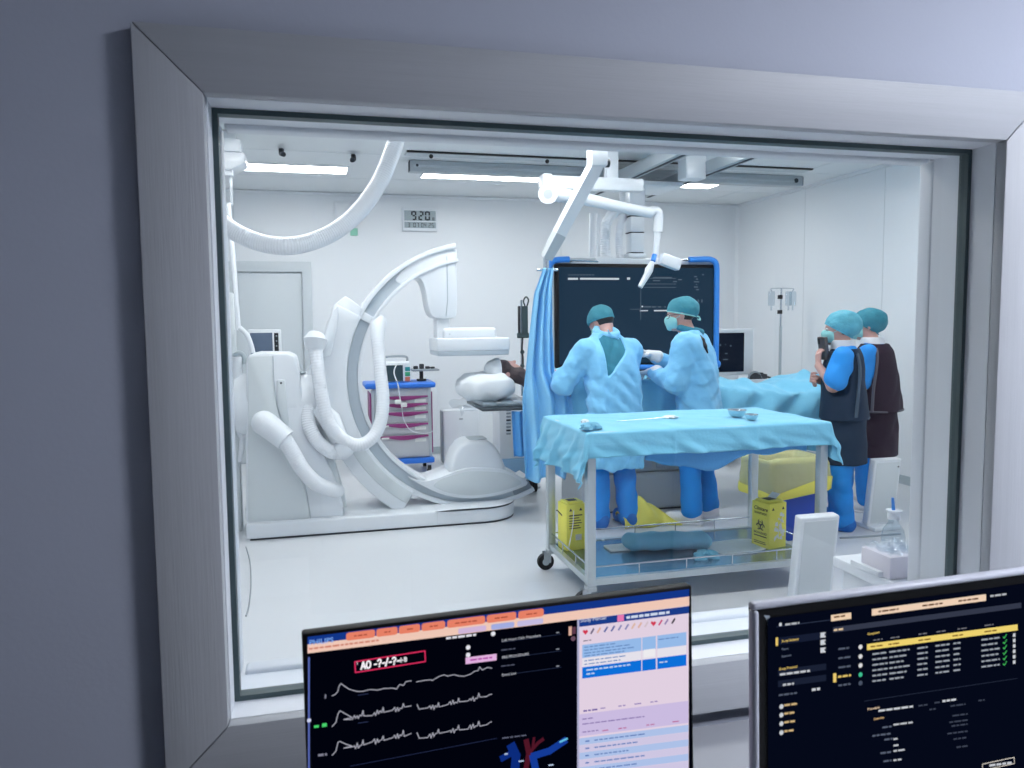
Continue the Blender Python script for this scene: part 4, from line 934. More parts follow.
# things on the table
def bowl(c, r, h, label):
    o = MB().lathe([(r*0.55, 0.0), (r*0.8, h*0.25), (r*0.95, h*0.7), (r, h), (r*1.04, h), (r*1.04, h-0.003), (r*0.96, h*0.93), (r*0.9, h*0.7), (r*0.75, h*0.28), (r*0.3, 0.006)], (c[0], c[1], 0), 28)
    o.v = [(x, y, z+0.941) for x, y, z in o.v]
    return tag(o.build('steel_bowl', 'steel', smooth=50), label, 'bowl', 'steel bowls on the instrument table')
bowl(onz(737, 417, 0.94), 0.052, 0.042, 'larger steel bowl on the instrument table')
bowl(onz(751.5, 420, 0.94), 0.036, 0.032, 'smaller steel bowl on the instrument table')
def lump(c, sx, sy, sz, seed, n=26, m=14):
    mb = MB()
    def fn(u, v_):
        ph = u*2*math.pi; th = v_*math.pi/2
        k = 1+0.22*math.sin(ph*3+seed)*math.cos(th)+0.15*math.sin(ph*5+seed*2+th*4)+0.12*math.sin(ph*8-th*6+seed)
        k2 = 1+0.25*math.sin(ph*4+th*5+seed)*(1-v_)
        return (c[0]+sx*k*math.cos(ph)*math.cos(th), c[1]+sy*k*math.sin(ph)*math.cos(th), c[2]+sz*k2*math.sin(th)+0.0)
    return mb.grid(fn, n, m)
c = onz(670, 417, 0.945)
tag(lump((c[0], c[1], 0.9415), 0.042, 0.03, 0.014, 1).build('gauze_swab', 'gauze', smooth=180), 'white gauze swab lying in the middle of the table cloth', 'gauze')
c = onz(590, 428, 0.945)
tag(lump((c[0], c[1], 0.9415), 0.055, 0.045, 0.035, 2.2, 40, 18).build('crumpled_wrap', 'cloth_shelf', smooth=180), 'crumpled blue wrap on the left end of the instrument table', 'wrap')
c = onz(585, 422, 0.945)
tag(lump((c[0]+0.0, c[1], 0.9415), 0.022, 0.018, 0.02, 4).build('gauze_swab', 'gauze', smooth=180), 'tiny white swab beside the crumpled blue wrap', 'gauze')
pts = [onz(x, y, 0.945) for x, y in ((617, 421.5), (635, 420), (655, 418.5), (664, 417.5))]
tag(MB().tube(spline(pts, 6), 0.0025, 6).build('guide_wire', 'steel'), 'thin wire lying across the blue table cloth', 'wire')

# sharps boxes on the lower shelf
def sharps(x, y, z, w_, dpt, h, rz, label, front):
    r = thing('sharps_box', (x, y, z), label, 'sharps box', None, rz)
    b = MB().prism([(-w_/2, 0), (w_/2, 0), (w_/2, h), (-w_/2, h)], -dpt/2, dpt/2, 0.003)
    bo = b.build('box_body', 'yellow_box', r, local=True)
    MB().rbox(-w_*0.42, w_*0.42, -dpt*0.4, dpt*0.4, h+0.0005, h+0.012, 0.003).build('box_lid', 'yellow_box', r, local=True)
    MB().rbox(-w_*0.25, w_*0.2, -dpt*0.2, dpt*0.2, h+0.0125, h+0.015, 0.001).build('lid_slot', 'print_black', r, local=True)
    return r, bo
def on_side(mb, dpt_half, dx=0.0, dz=0.0, side='front', w_=0.0):
    e = 0.0008
    if side == 'front': f = lambda p: (p[0]+dx, -dpt_half-e, p[2]+dz)
    elif side == 'left': f = lambda p: (-w_/2-e, -(p[0]+dx), p[2]+dz)
    mb.v = [f(p) for p in mb.v]; return mb
r, bo = sharps(1.462, 4.31, 0.1565, 0.125, 0.12, 0.275, 0.12, 'yellow sharps box at the left end of the lower shelf', 0)
on_side(MB().box(-0.045, 0.04, 0, 0, 0.205, 0.212).box(-0.045, 0.02, 0, 0, 0.19, 0.195).box(-0.045, 0.03, 0, 0, 0.175, 0.18).box(-0.045, 0.035, 0, 0, 0.16, 0.165).box(-0.045, 0.02, 0, 0, 0.145, 0.15).box(-0.045, 0.03, 0, 0, 0.13, 0.135), 0.06).build('printed_lines', 'print_black', bo, 0, local=True)
on_side(MB().box(-0.005, 0.035, 0, 0, 0.06, 0.095), 0.0605).build('label_patch', 'label_white', bo, 0, local=True)
on_side(MB().raw([(-0.045, 0, 0.235), (-0.025, 0, 0.235), (-0.035, 0, 0.253)], [(0, 1, 2)]).raw([(0.02, 0, 0.235), (0.04, 0, 0.235), (0.03, 0, 0.253)], [(0, 1, 2)]), 0.06).build('warning_triangle', 'print_black', bo, 0, local=True)
MB().tube(spline([(-0.02, -0.068, 0.24), (-0.028, -0.075, 0.16), (-0.045, -0.07, 0.06), (-0.055, -0.066, 0.02)], 6), 0.003, 6).build('box_string', 'label_white', r, local=True)
MB().tube(spline([(-0.063, 0, 0.2), (-0.09, 0, 0.23), (-0.1, 0, 0.235)], 6), 0.003, 6).build('string_end', 'lcd_ink', r, local=True)
# the box that shows two faces
p = onz(755, 548, 0.157); q = onz(790, 552, 0.157)
w2, d2, h2 = 0.135, 0.14, 0.268
r, bo = sharps(2.60, 4.03, 0.1565, w2, d2, h2, math.radians(13), 'yellow sharps box with a biohazard mark at the right end of the lower shelf', 1)
T = text_mb('Clinicare', 0.03, 'CENTER', 0.25, 0.0006); on_side(T, 0, 0.0, 0.22, 'left', w2).build('lettering', 'print_black', bo, 0, local=True)
T = text_mb('SHARPS BOX', 0.017, 'CENTER', 0, 0.0004); on_side(T, 0, 0.0, 0.196, 'left', w2).build('lettering', 'print_black', bo, 0, local=True)
def crescent(cx_, cz_, ro, a0, a1, ri, n=14):
    o = [(cx_+ro*math.cos(a), 0, cz_+ro*math.sin(a)) for a in np.linspace(a0, a1, n)]
    i_ = [(cx_+ri*math.cos(a), 0, cz_+ri*math.sin(a)) for a in np.linspace(a0, a1, n)]
    return o+i_, [(k, k+1, n+k+1, n+k) for k in range(n-1)]
bh = MB()
for k in range(3):
    an = math.pi/2+k*2*math.pi/3
    bh.raw(*crescent(0.017*math.cos(an), 0.13+0.017*math.sin(an), 0.020, an+0.6, an+2*math.pi-0.6, 0.014))
bh.raw(*crescent(0, 0.13, 0.022, 0, 2*math.pi, 0.018, 24)); bh.raw(*crescent(0, 0.13, 0.007, 0, 2*math.pi, 0.003, 12))
on_side(bh, 0, 0.0, 0, 'left', w2).build('biohazard_mark', 'print_black', bo, 0, local=True)
T = text_mb('BIOHAZARD', 0.018, 'CENTER', 0, 0.0004); on_side(T, 0, 0.0, 0.078, 'left', w2).build('lettering', 'print_black', bo, 0, local=True)
on_side(MB().box(-0.05, 0.05, 0, 0, 0.062, 0.068).box(-0.05, 0.04, 0, 0, 0.03, 0.034).box(-0.05, 0.045, 0, 0, 0.02, 0.024), 0, 0, 0, 'left', w2).build('printed_lines', 'print_black', bo, 0, local=True)
wh = MB()
for k in range(26):
    xx = random.uniform(-0.03, 0.055); zz = random.uniform(0.05, 0.2); s_ = random.uniform(0.006, 0.014)
    if xx < -0.03+(zz-0.05)*0.1: continue
    wh.raw([(xx-s_, 0, zz-s_*0.6), (xx+s_, 0, zz-s_), (xx+s_*0.6, 0, zz+s_), (xx-s_*0.7, 0, zz+s_*0.8)], [(0, 1, 2, 3)])
stuff(on_side(wh, d2/2).build('white_print', 'label_white', bo, 0, local=True))
on_side(MB().raw([(-0.05, 0, 0.228), (-0.03, 0, 0.228), (-0.04, 0, 0.246)], [(0, 1, 2)]).raw([(0.03, 0, 0.228), (0.05, 0, 0.228), (0.04, 0, 0.246)], [(0, 1, 2)]), d2/2).build('warning_triangle', 'print_black', bo, 0, local=True)
MB().rbox(0.03, 0.075, -0.02, 0.04, h2+0.012, h2+0.016, 0.001).xf(Matrix.Translation((0.03, 0, h2+0.012)) @ Matrix.Rotation(-0.6, 4, 'Y') @ Matrix.Translation((-0.03, 0, -h2-0.012))).build('lid_flap', 'paper_white', r, local=True)
MB().tube(spline([(-0.03, -d2/2-0.003, 0.045), (0.0, -d2/2-0.003, 0.085), (0.02, -d2/2-0.003, 0.14), (0.035, -d2/2-0.003, 0.2)], 8), 0.0018, 6).build('box_string', 'label_white', r, local=True)
# cloths and packs on the shelf
a = onz(622, 543, 0.2); b = onz(711, 541, 0.2)
def roll(u, v_):
    ph = u*2*math.pi; k = 1+0.06*math.sin(v_*23)+0.04*math.sin(ph*3+v_*9)
    e = min(1, math.sin(math.pi*min(max(v_, 0.001), 0.999))*3.2)**0.5
    x = a[0]+(b[0]-a[0])*v_; y = a[1]+(b[1]-a[1])*v_
    return (x, y+0.085*k*e*math.cos(ph), 0.1565+0.052+0.05*e*math.sin(ph)*k)
tag(MB().grid(roll, 24, 50).build('rolled_drape', 'cloth_shelf', smooth=180), 'rolled pale blue drape lying on the lower shelf', 'drape roll')
c = onz(622, 549, 0.16); d = onz(607, 549, 0.16)
tag(MB().rbox(d[0], d[0]+0.22, d[1]-0.06, d[1]+0.06, 0.1566, 0.168, 0.004).box(d[0]+0.01, d[0]+0.21, d[1]-0.05, d[1]+0.05, 0.1681, 0.170).build('white_tray', 'paper_white', smooth=30), 'thin white tray peeking out left of the rolled drape on the shelf', 'tray')
c = onz(735, 547, 0.157)
def pap(u, v_):
    ph = u*2*math.pi; rr_ = v_; return (c[0]+0.20*rr_*math.cos(ph)*(1+0.08*math.sin(3*ph)), c[1]+0.15*rr_*math.sin(ph)*(1+0.1*math.sin(2*ph+1)), 0.1575+0.004*math.sin(ph*3)*rr_+0.003*rr_)
tag(MB().grid(pap, 40, 8, 0.001).build('paper_sheet', 'paper_white', smooth=180), 'rounded white paper sheet on the shelf beside the right sharps box', 'paper')
c = onz(705, 556, 0.165)
tag(lump((c[0], c[1], 0.1566), 0.075, 0.05, 0.045, 3.1, 40, 18).build('crumpled_cloth', 'teal_cloth', smooth=180), 'crumpled teal cloth near the front rail of the shelf', 'cloth')
tag(lump((*onz(603, 540, 0.157)[:2], 0.1566), 0.012, 0.01, 0.006, 0.3).build('gauze_swab', 'gauze', smooth=180), 'tiny white speck of gauze on the steel shelf behind the left leg', 'gauze')

# ---------------------------------------------------------------- bin, bag, floor units, counter
bx, by = 3.14, 4.70
bn = thing('waste_bin', (bx, by, 0), 'tall blue waste bin lined with a yellow plastic bag, right of the instrument table', 'bin')
def tub(x, y, w0, w1, d0, d1, z0, z1, t_=0.012, n=8):
    def ring(w_, d_, z_, rr_=0.05):
        out = []
        for sx, sy, a0 in ((1, 1, 0), (-1, 1, 90), (-1, -1, 180), (1, -1, 270)):
            for k in range(n):
                an = math.radians(a0+90*k/(n-1)); out.append((x+sx*(w_/2-rr_)+rr_*math.cos(an), y+sy*(d_/2-rr_)+rr_*math.sin(an), z_))
        return out
    return ring
def stack(rings):
    m = len(rings[0]); V = [p for r_ in rings for p in r_]
    F = [(i*m+k, i*m+(k+1) % m, (i+1)*m+(k+1) % m, (i+1)*m+k) for i in range(len(rings)-1) for k in range(m)]
    F.append(tuple(range(m-1, -1, -1))); return MB().raw(V, F)
rg = tub(bx, by, 0, 0, 0, 0, 0, 0)
stack([rg(0.34, 0.30, 0.0), rg(0.34, 0.30, 0.004), rg(0.41, 0.36, 0.50), rg(0.43, 0.38, 0.50), rg(0.43, 0.38, 0.525), rg(0.39, 0.34, 0.525), rg(0.33, 0.29, 0.03)]).build('bin_body', 'bin_blue', bn)
def ring_at(g_, z_): return [(p[0], p[1]) for p in rg(0.43+g_, 0.38+g_, z_)]
def wrap(levels, nm, m, thick=0.0):
    """film wrapped round the rim: levels are (growth, height function of the angle)"""
    base = ring_at(0, 0); n_ = len(base); rows = []
    for gi, (g_, zf) in enumerate(levels):
        r_ = ring_at(g_, 0); row = []
        for k, (x, y) in enumerate(r_):
            an = math.atan2(y-by, x-bx); wv = 0.006*math.sin(an*9+gi*0.7)+0.004*math.sin(an*21+gi); d_ = math.hypot(x-bx, y-by)
            row.append((x+(x-bx)/d_*wv, y+(y-by)/d_*wv, zf(an)+0.006*math.sin(an*7+gi)))
        rows.append(row)
    V = [p for r_ in rows for p in r_]; F = [(i*n_+k, i*n_+(k+1) % n_, (i+1)*n_+(k+1) % n_, (i+1)*n_+k) for i in range(len(rows)-1) for k in range(n_)]
    MB().raw(V, F).build(nm, m, bn, 180)
hem = lambda an: 0.335+0.035*math.cos(an-0.3)+0.012*math.sin(an*4)
wrap([(0.035, lambda a_: hem(a_)-0.006), (0.045, lambda a_: hem(a_)+0.02), (0.05, lambda a_: hem(a_)+0.09), (0.04, lambda a_: 0.47), (0.03, lambda a_: 0.535), (0.012, lambda a_: 0.56), (-0.03, lambda a_: 0.555+0.02*math.sin(a_*5)), (-0.09, lambda a_: 0.50+0.03*math.sin(a_*6)), (-0.11, lambda a_: 0.36)], 'bin_bag', 'bag_film')
wrap([(0.046, lambda a_: hem(a_)-0.014), (0.058, lambda a_: hem(a_)-0.002), (0.06, lambda a_: hem(a_)+0.035+0.05*max(0, math.cos(a_+0.5))), (0.052, lambda a_: hem(a_)+0.04+0.055*max(0, math.cos(a_+0.5)))], 'bag_hem', 'yellow_bag')
c = onz(645, 524, 0)
def fbag(u, v_):
    x = c[0]-0.20+0.44*u; h = 0.20*max(0, 1-abs(u-0.38)/0.62)**0.9*math.sin(math.pi*min(1, max(0.0, v_)))**0.8
    y = c[1]-0.10+0.26*v_; return (x+0.015*math.sin(v_*9), y+0.02*math.sin(u*11), 0.004+h*(1+0.12*math.sin(u*17+v_*5)))
tag(MB().grid(fbag, 36, 24, 0.002).build('yellow_waste_bag', 'yellow_bag', smooth=180), 'yellow plastic bag lying on the floor between the two surgeons', 'bag')

def unit(cx_, cy_, label, screw=True):
    r = thing('floor_shield', (cx_, cy_, 0), label, 'floor unit', 'slim white floor units')
    Mx = Matrix.Rotation(math.radians(7.0), 4, 'X')
    f = MB().rbox(-0.112, 0.112, -0.03, 0.03, 0.03, 0.515, 0.010, 3).xf(Mx); f.v = [(x, y+0.03, z) for x, y, z in f.v]; f.build('unit_shell', 'machine_white', r, local=True)
    f = MB().rbox(-0.094, 0.094, -0.034, -0.0302, 0.05, 0.495, 0.002, 2).xf(Mx); f.v = [(x, y+0.03, z) for x, y, z in f.v]; f.build('unit_face', 'machine_panel', r, local=True)
    MB().rbox(-0.11, 0.11, -0.08, 0.14, 0.0, 0.032, 0.008).build('unit_foot', 'machine_white', r, local=True)
    if not screw: return r
    f = MB().ball((0.085, -0.034, 0.46), (0.008, 0.003, 0.005)).xf(Mx); f.v = [(x, y+0.03, z) for x, y, z in f.v]; f.build('unit_screw', 'dark_gap', r, local=True)
    return r
p = onz(797, 520, 0.505); unit(p[0]+0.145, 3.40, 'slim white slanted floor unit in front of the right sharps box', False)
p = onz(872, 461, 0.505); unit(p[0]+0.135, p[1]+0.06, 'slim white slanted floor unit in front of the person in maroon')
tag(MB().tube(spline([onz(840, 538, 0.004), onz(855, 537.5, 0.004), onz(875, 536, 0.004), onz(900, 534, 0.004)], 6), 0.008, 6).build('floor_line', 'device_grey'), 'grey line standing for a glass reflection on the floor between the slim white floor units', 'cable')  # grey tube added in place of a line taken for a glass reflection
tag(MB().tube(spline([onz(246, 547, 0.004), onz(250, 562, 0.004), onz(251, 585, 0.004), onz(249, 605, 0.004), onz(246, 616, 0.004)], 6), 0.004, 6).build('floor_line', 'device_grey'), 'thin dark cable curving over the floor at the left edge of the window', 'cable')
# small counter behind the window at the right
CZ = 0.80
ex = onz(862, 569, CZ)
ct = thing('side_counter', (ex[0]+0.3, 1.86, 0), 'white counter just behind the window at the lower right', 'counter')
MB().rbox(ex[0], ex[0]+0.75, 1.545, 1.95, CZ-0.03, CZ, 0.004).build('counter_top', 'machine_white', ct)
MB().rbox(ex[0]+0.02, ex[0]+0.73, 1.57, 1.92, 0.08, CZ-0.0305, 0.004).build('cabinet_body', 'machine_white', ct)
MB().rbox(ex[0]+0.04, ex[0]+0.71, 1.60, 1.89, 0.0, 0.0795, 0.003).build('plinth', 'dark_gap', ct)
for k in range(2): MB().rbox(ex[0]+0.025+k*0.355, ex[0]+0.375+k*0.35, 1.9205, 1.935, 0.1, CZ-0.04, 0.003).build('cabinet_door', 'machine_white', ct)
bxc = onz(880, 577, CZ)
sl0 = onz(856, 563, CZ+0.01); sl1 = onz(877, 573, CZ+0.01)
tag(MB().prismz([(sl0[0]-0.004, sl0[1]+0.02), (sl0[0]+0.05, sl0[1]+0.02), (sl1[0]+0.06, sl1[1]-0.01), (sl1[0]-0.004, sl1[1]-0.01)], CZ+0.0006, CZ+0.016, 0.003).prismz([(sl0[0]-0.0045, sl0[1]+0.01), (sl0[0]-0.003, sl0[1]+0.01), (sl1[0]-0.003, sl1[1]), (sl1[0]-0.0045, sl1[1])], CZ+0.004, CZ+0.010).build('flat_tray', 'machine_white', smooth=30), 'flat white tray with a dark slot on the counter, left of the bottle', 'tray')
q = at(888, 575, 1.78)
tb_ = thing('tissue_box', (q[0], 1.88, CZ), 'pale tissue box with a clear film top on the counter', 'box')
MB().rbox(q[0]-0.045, q[0]+0.065, 1.72, 1.835, CZ+0.0006, CZ+0.062, 0.004).build('box_body', mat('pale_pink', (226, 222, 230), 0.6), tb_)
MB().grid(lambda u, v_: (q[0]-0.04+0.10*u, 1.725+0.105*v_, CZ+0.064+0.016*math.sin(u*9+v_*4)**2+0.012*math.sin(u*17)*math.sin(v_*11)), 24, 20).build('film_top', 'clear_plastic', tb_, 180)
zc_ = CZ+0.0006
bp = at(893, 545, 1.885)
bt = thing('spray_bottle', (bp[0], 1.885, CZ), 'clear plastic bottle with a blue nozzle on the counter by the window edge', 'bottle')
MB().lathe([(0.030, zc_), (0.033, zc_+0.004), (0.033, zc_+0.062), (0.028, zc_+0.085), (0.014, zc_+0.105), (0.013, zc_+0.115)], (bp[0], 1.885, 0), 24).build('bottle_body', 'clear_plastic', bt)
MB().lathe([(0.018, zc_+0.1155), (0.018, zc_+0.135), (0.022, zc_+0.137), (0.022, zc_+0.142)], (bp[0], 1.885, 0), 20).build('bottle_collar', 'machine_white', bt)
MB().tube([(bp[0]-0.002, 1.885, zc_+0.1425), (bp[0]-0.006, 1.885, zc_+0.178)], [0.005, 0.0035], 10).build('nozzle', 'bumper_blue', bt)
# ---------------------------------------------------------------- people: smooth blended bodies and clothes
class SDF:
    """distance field on a grid; shapes are blended into one continuous surface"""
    def __init__(s, lo, hi, h):
        s.lo = np.array(lo, float); s.h = h; s.n = np.ceil((np.array(hi)-s.lo)/h).astype(int)+1
        s.ax = [(s.lo[k]+h*np.arange(s.n[k])).astype(np.float32) for k in range(3)]
        s.d = np.full(s.n, 0.12, np.float32)
    def _sub(s, lo, hi):
        i0 = np.clip(np.floor((np.array(lo)-s.lo)/s.h).astype(int), 0, s.n-1); i1 = np.clip(np.ceil((np.array(hi)-s.lo)/s.h).astype(int)+1, 1, s.n)
        sl = tuple(slice(a, max(b, a+1)) for a, b in zip(i0, i1))
        X = s.ax[0][sl[0]][:, None, None]; Y = s.ax[1][sl[1]][None, :, None]; Z = s.ax[2][sl[2]][None, None, :]
        return sl, X, Y, Z
    def _mix(s, sl, e, k, sub):
        d = s.d[sl]
        if sub: s.d[sl] = np.maximum(d, -e) if k <= 0 else -s._smin(-d, e, k)
        else: s.d[sl] = np.minimum(d, e) if k <= 0 else s._smin(d, e, k)
    @staticmethod
    def _smin(a, b, k):
        h = np.maximum(k-np.abs(a-b), 0)/k
        return np.minimum(a, b)-h*h*k*0.25
    def cap(s, a, b, ra, rb=None, k=0.02, sub=False):
        rb = ra if rb is None else rb
        a = np.array(a, float); b = np.array(b, float); m = max(ra, rb)+0.10
        sl, X, Y, Z = s._sub(np.minimum(a, b)-m, np.maximum(a, b)+m)
        v = b-a; L2 = float(v@v)+1e-12
        t = np.clip(((X-a[0])*v[0]+(Y-a[1])*v[1]+(Z-a[2])*v[2])/L2, 0, 1)
        e = np.sqrt((X-a[0]-t*v[0])**2+(Y-a[1]-t*v[1])**2+(Z-a[2]-t*v[2])**2)-(ra+(rb-ra)*t)
        s._mix(sl, e.astype(np.float32), k, sub); return s
    def chain(s, pts, rs, k=0.02):
        for i in range(len(pts)-1): s.cap(pts[i], pts[i+1], rs[i], rs[i+1], k)
        return s
    def ell(s, c, r, R=None, k=0.02, sub=False):
        c = np.array(c, float); r = np.array(r, float); m = max(r)+0.10
        sl, X, Y, Z = s._sub(c-m, c+m)
        x, y, z = X-c[0], Y-c[1], Z-c[2]
        if R is not None:
            x, y, z = (R[0][0]*x+R[1][0]*y+R[2][0]*z, R[0][1]*x+R[1][1]*y+R[2][1]*z, R[0][2]*x+R[1][2]*y+R[2][2]*z)
        q = np.sqrt((x/r[0])**2+(y/r[1])**2+(z/r[2])**2); g = np.sqrt((x/r[0]**2)**2+(y/r[1]**2)**2+(z/r[2]**2)**2)+1e-6
        s._mix(sl, (q*(q-1)/g).astype(np.float32), k, sub); return s
    def stack(s, tab, k=0.03, p=2.4):
        """horizontal slices (z, cx, cy, half width, half depth) joined smoothly"""
        T = np.array(sorted(tab), float); zz = T[:, 0]
        sl, X, Y, Z = s._sub((T[:, 1].min()-T[:, 3].max()-0.1, T[:, 2].min()-T[:, 4].max()-0.1, zz[0]-0.1), (T[:, 1].max()+T[:, 3].max()+0.1, T[:, 2].max()+T[:, 4].max()+0.1, zz[-1]+0.1))
        z1 = np.clip(Z.ravel(), zz[0], zz[-1])
        f = lambda c: np.interp(z1, zz, T[:, c])
        ker = np.ones(5)/5
        def sm(a):
            return np.convolve(np.pad(a, 2, mode='edge'), ker, 'valid') if len(a) > 5 else a
        cx, cy, ra, rb = [sm(f(c))[None, None, :] for c in (1, 2, 3, 4)]
        q = (np.abs((X-cx)/ra)**p+np.abs((Y-cy)/rb)**p)**(1/p)
        e = (q-1)*np.minimum(ra, rb)
        e = np.maximum(e, np.maximum(zz[0]-Z, Z-zz[-1]))
        s._mix(sl, e.astype(np.float32), k, False); return s
    def fold(s, amp, f, seed=0.0, mask=None):
        X = s.ax[0][:, None, None]; Y = s.ax[1][None, :, None]; Z = s.ax[2][None, None, :]
        w = np.sin(f*(X*1.0+0.35*Z)+3*np.sin(4.1*Z+seed)+seed)*np.sin(f*0.8*(Y-0.3*Z)+2*np.sin(5*X+seed*2))
        w = w+0.25*np.sin(f*1.7*(0.4*X+Y*0.5+Z)+2.5*np.sin(9*X-4*Y+seed))+0.7*(1-2*np.abs(np.sin(f*0.62*(0.9*X-0.55*Z+0.4*Y)+1.7*np.sin(6*Z-5*X+seed))))
        if mask is not None: w = w*mask(X, Y, Z)
        s.d += (amp*w).astype(np.float32); return s
    def cut(s, fn):
        X = s.ax[0][:, None, None]; Y = s.ax[1][None, :, None]; Z = s.ax[2][None, None, :]
        s.d = np.maximum(s.d, fn(X, Y, Z).astype(np.float32)); return s
    def mesh(s):
        d = s.d; nx, ny, nz = d.shape
        d = d.copy(); d[0] = d[-1] = 0.1; d[:, 0] = d[:, -1] = 0.1; d[:, :, 0] = d[:, :, -1] = 0.1
        ins = d < 0
        c = np.zeros((nx-1, ny-1, nz-1), np.int8)
        for i in (0, 1):
            for j in (0, 1):
                for k in (0, 1): c += ins[i:nx-1+i, j:ny-1+j, k:nz-1+k]
        I = np.argwhere((c > 0) & (c < 8)); idx = np.full(c.shape, -1, np.int64); idx[tuple(I.T)] = np.arange(len(I))
        acc = np.zeros((len(I), 3)); cnt = np.zeros(len(I))
        cor = [(0, 0, 0), (1, 0, 0), (0, 1, 0), (1, 1, 0), (0, 0, 1), (1, 0, 1), (0, 1, 1), (1, 1, 1)]
        for a in range(8):
            for b in range(a+1, 8):
                if sum(abs(p-q) for p, q in zip(cor[a], cor[b])) != 1: continue
                A = I+cor[a]; B = I+cor[b]; da = d[tuple(A.T)]; db = d[tuple(B.T)]; m = (da < 0) != (db < 0)
                t = np.where(m, da/(da-db+1e-12), 0); P = A+t[:, None]*(B-A)
                acc[m] += P[m]; cnt += m
        V = s.lo+s.h*acc/np.maximum(cnt, 1)[:, None]
        F = []
        for ax in range(3):
            sh = [slice(None)]*3; sh2 = [slice(None)]*3; sh[ax] = slice(0, -1); sh2[ax] = slice(1, None)
            a = ins[tuple(sh)]; b = ins[tuple(sh2)]; E = np.argwhere(a != b)
            u, v = [(1, 2), (2, 0), (0, 1)][ax]
            E = E[(E[:, u] > 0) & (E[:, v] > 0) & (E[:, u] < d.shape[u]-1) & (E[:, v] < d.shape[v]-1)]
            flip = a[tuple(E.T)]
            def cell(du, dv):
                C = E.copy(); C[:, u] -= du; C[:, v] -= dv; return idx[tuple(C.T)]
            q = np.stack([cell(1, 1), cell(0, 1), cell(0, 0), cell(1, 0)], 1)
            q[~flip] = q[~flip][:, ::-1]; F.append(q)
        F = np.concatenate(F); F = F[(F >= 0).all(1)]
        m = MB(); m.v = V.tolist(); m.f = [tuple(x) for x in F.tolist()]
        return m
def rotm(yaw=0, pitch=0, roll=0):
    """head/hand frame: yaw about z, then pitch (down is positive) about x, roll about y"""
    return np.array((Matrix.Rotation(yaw, 3, 'Z') @ Matrix.Rotation(-pitch, 3, 'X') @ Matrix.Rotation(roll, 3, 'Y')))
def hand_shapes(S, wrist, fwd, nrm, thumb, curl=(0.4, 0.4, 0.4, 0.4), sc=1.0, grow=0.0, spread=0.06, k=0.008):
    """palm, four fingers, thumb; fwd = from wrist to knuckles, nrm = out of the back of the hand, thumb = +1/-1 side"""
    f = np.array(fwd, float); f /= np.linalg.norm(f); n = np.array(nrm, float); n -= f*(n@f); n /= np.linalg.norm(n); sd = np.cross(f, n)*thumb
    w = np.array(wrist, float); L = 0.088*sc
    for q in (-1.5, -0.5, 0.5, 1.5):
        S.cap(w+sd*q*0.010*sc, w+f*L+sd*q*0.0195*sc, 0.014*sc+grow, 0.0115*sc+grow, k*2)
    for i, q in enumerate((1.5, 0.5, -0.5, -1.5)):
        ln = (0.072, 0.080, 0.074, 0.058)[i]*sc; base = w+f*L*0.97+sd*q*0.0205*sc
        d = f+sd*q*spread; d /= np.linalg.norm(d); an = 0.0; p = base; r = (0.0092, 0.0094, 0.009, 0.008)[i]*sc+grow
        for j, fr in enumerate((0.46, 0.30, 0.24)):
            an += curl[i]*(0.9 if j == 0 else 1.1)
            dd = d*math.cos(an)-n*math.sin(an); p2 = p+dd*ln*fr; S.cap(p, p2, r, r*0.92, k); p = p2; r *= 0.92
    t0 = w+f*0.022*sc+sd*0.026*sc-n*0.006; t1 = t0+(f*0.55+sd*0.62-n*0.35)*0.045*sc; t2 = t1+(f*0.85+sd*0.15-n*0.4)*0.032*sc; t3 = t2+(f*0.9-sd*0.15-n*0.35)*0.025*sc
    S.chain([t0, t1, t2, t3], [0.016*sc+grow, 0.0125*sc+grow, 0.0108*sc+grow, 0.009*sc+grow], k*1.5)
def head_shapes(S, c, R, k=0.02, sc=1.0):
    def w(x, y, z): return np.array(c)+R @ (np.array([x, y, z])*sc)
    S.ell(w(0, -0.012, 0.028), np.array((0.074, 0.094, 0.085))*sc, R, k)
    S.ell(w(0, 0.020, -0.035), np.array((0.060, 0.070, 0.078))*sc, R, k)
    S.ell(w(0, 0.062, -0.088), np.array((0.026, 0.024, 0.022))*sc, R, 0.03)
    S.cap(w(0, 0.086, 0.006), w(0, 0.106, -0.030), 0.009*sc, 0.013*sc, 0.012)
    S.cap(w(-0.036, 0.078, 0.024), w(0.036, 0.078, 0.024), 0.010*sc, None, 0.016)
    for sx in (-1, 1):
        S.ell(w(sx*0.076, -0.008, -0.008), np.array((0.010, 0.019, 0.032))*sc, R, 0.006)
        S.ell(w(sx*0.032, 0.094, 0.004), np.array((0.015, 0.014, 0.010))*sc, R, 0.008, True)
    S.cap(w(-0.018, 0.086, -0.058), w(0.018, 0.086, -0.058), 0.008*sc, None, 0.008)
def wrs(el, wr, k=0.80): return tuple(np.array(el)+(np.array(wr)-np.array(el))*k)
def person(name, loc, rz, label):
    return thing(name, loc, label, 'person', None, rz)
def part(S, name, m, root, ang=180): return S.mesh().build(name, m, root, ang, local=True)
BL, BH = (-0.55, -0.45, -0.01), (0.55, 0.70, 1.75)
def leg_set(S, legs, grow, k=0.03, top=None, hem=0.08):
    for hip, knee, ank in legs:
        S.chain([hip, knee, (ank[0], ank[1], hem)], [0.062+grow, 0.060+grow, 0.052+grow], k)
def legs_body(S, legs):
    for hip, knee, ank in legs:
        S.chain([hip, knee, ank], [0.080, 0.054, 0.036], 0.03)
        S.cap((ank[0], ank[1], 0.055), (ank[0], ank[1]+0.12, 0.035), 0.036, 0.03, 0.03)
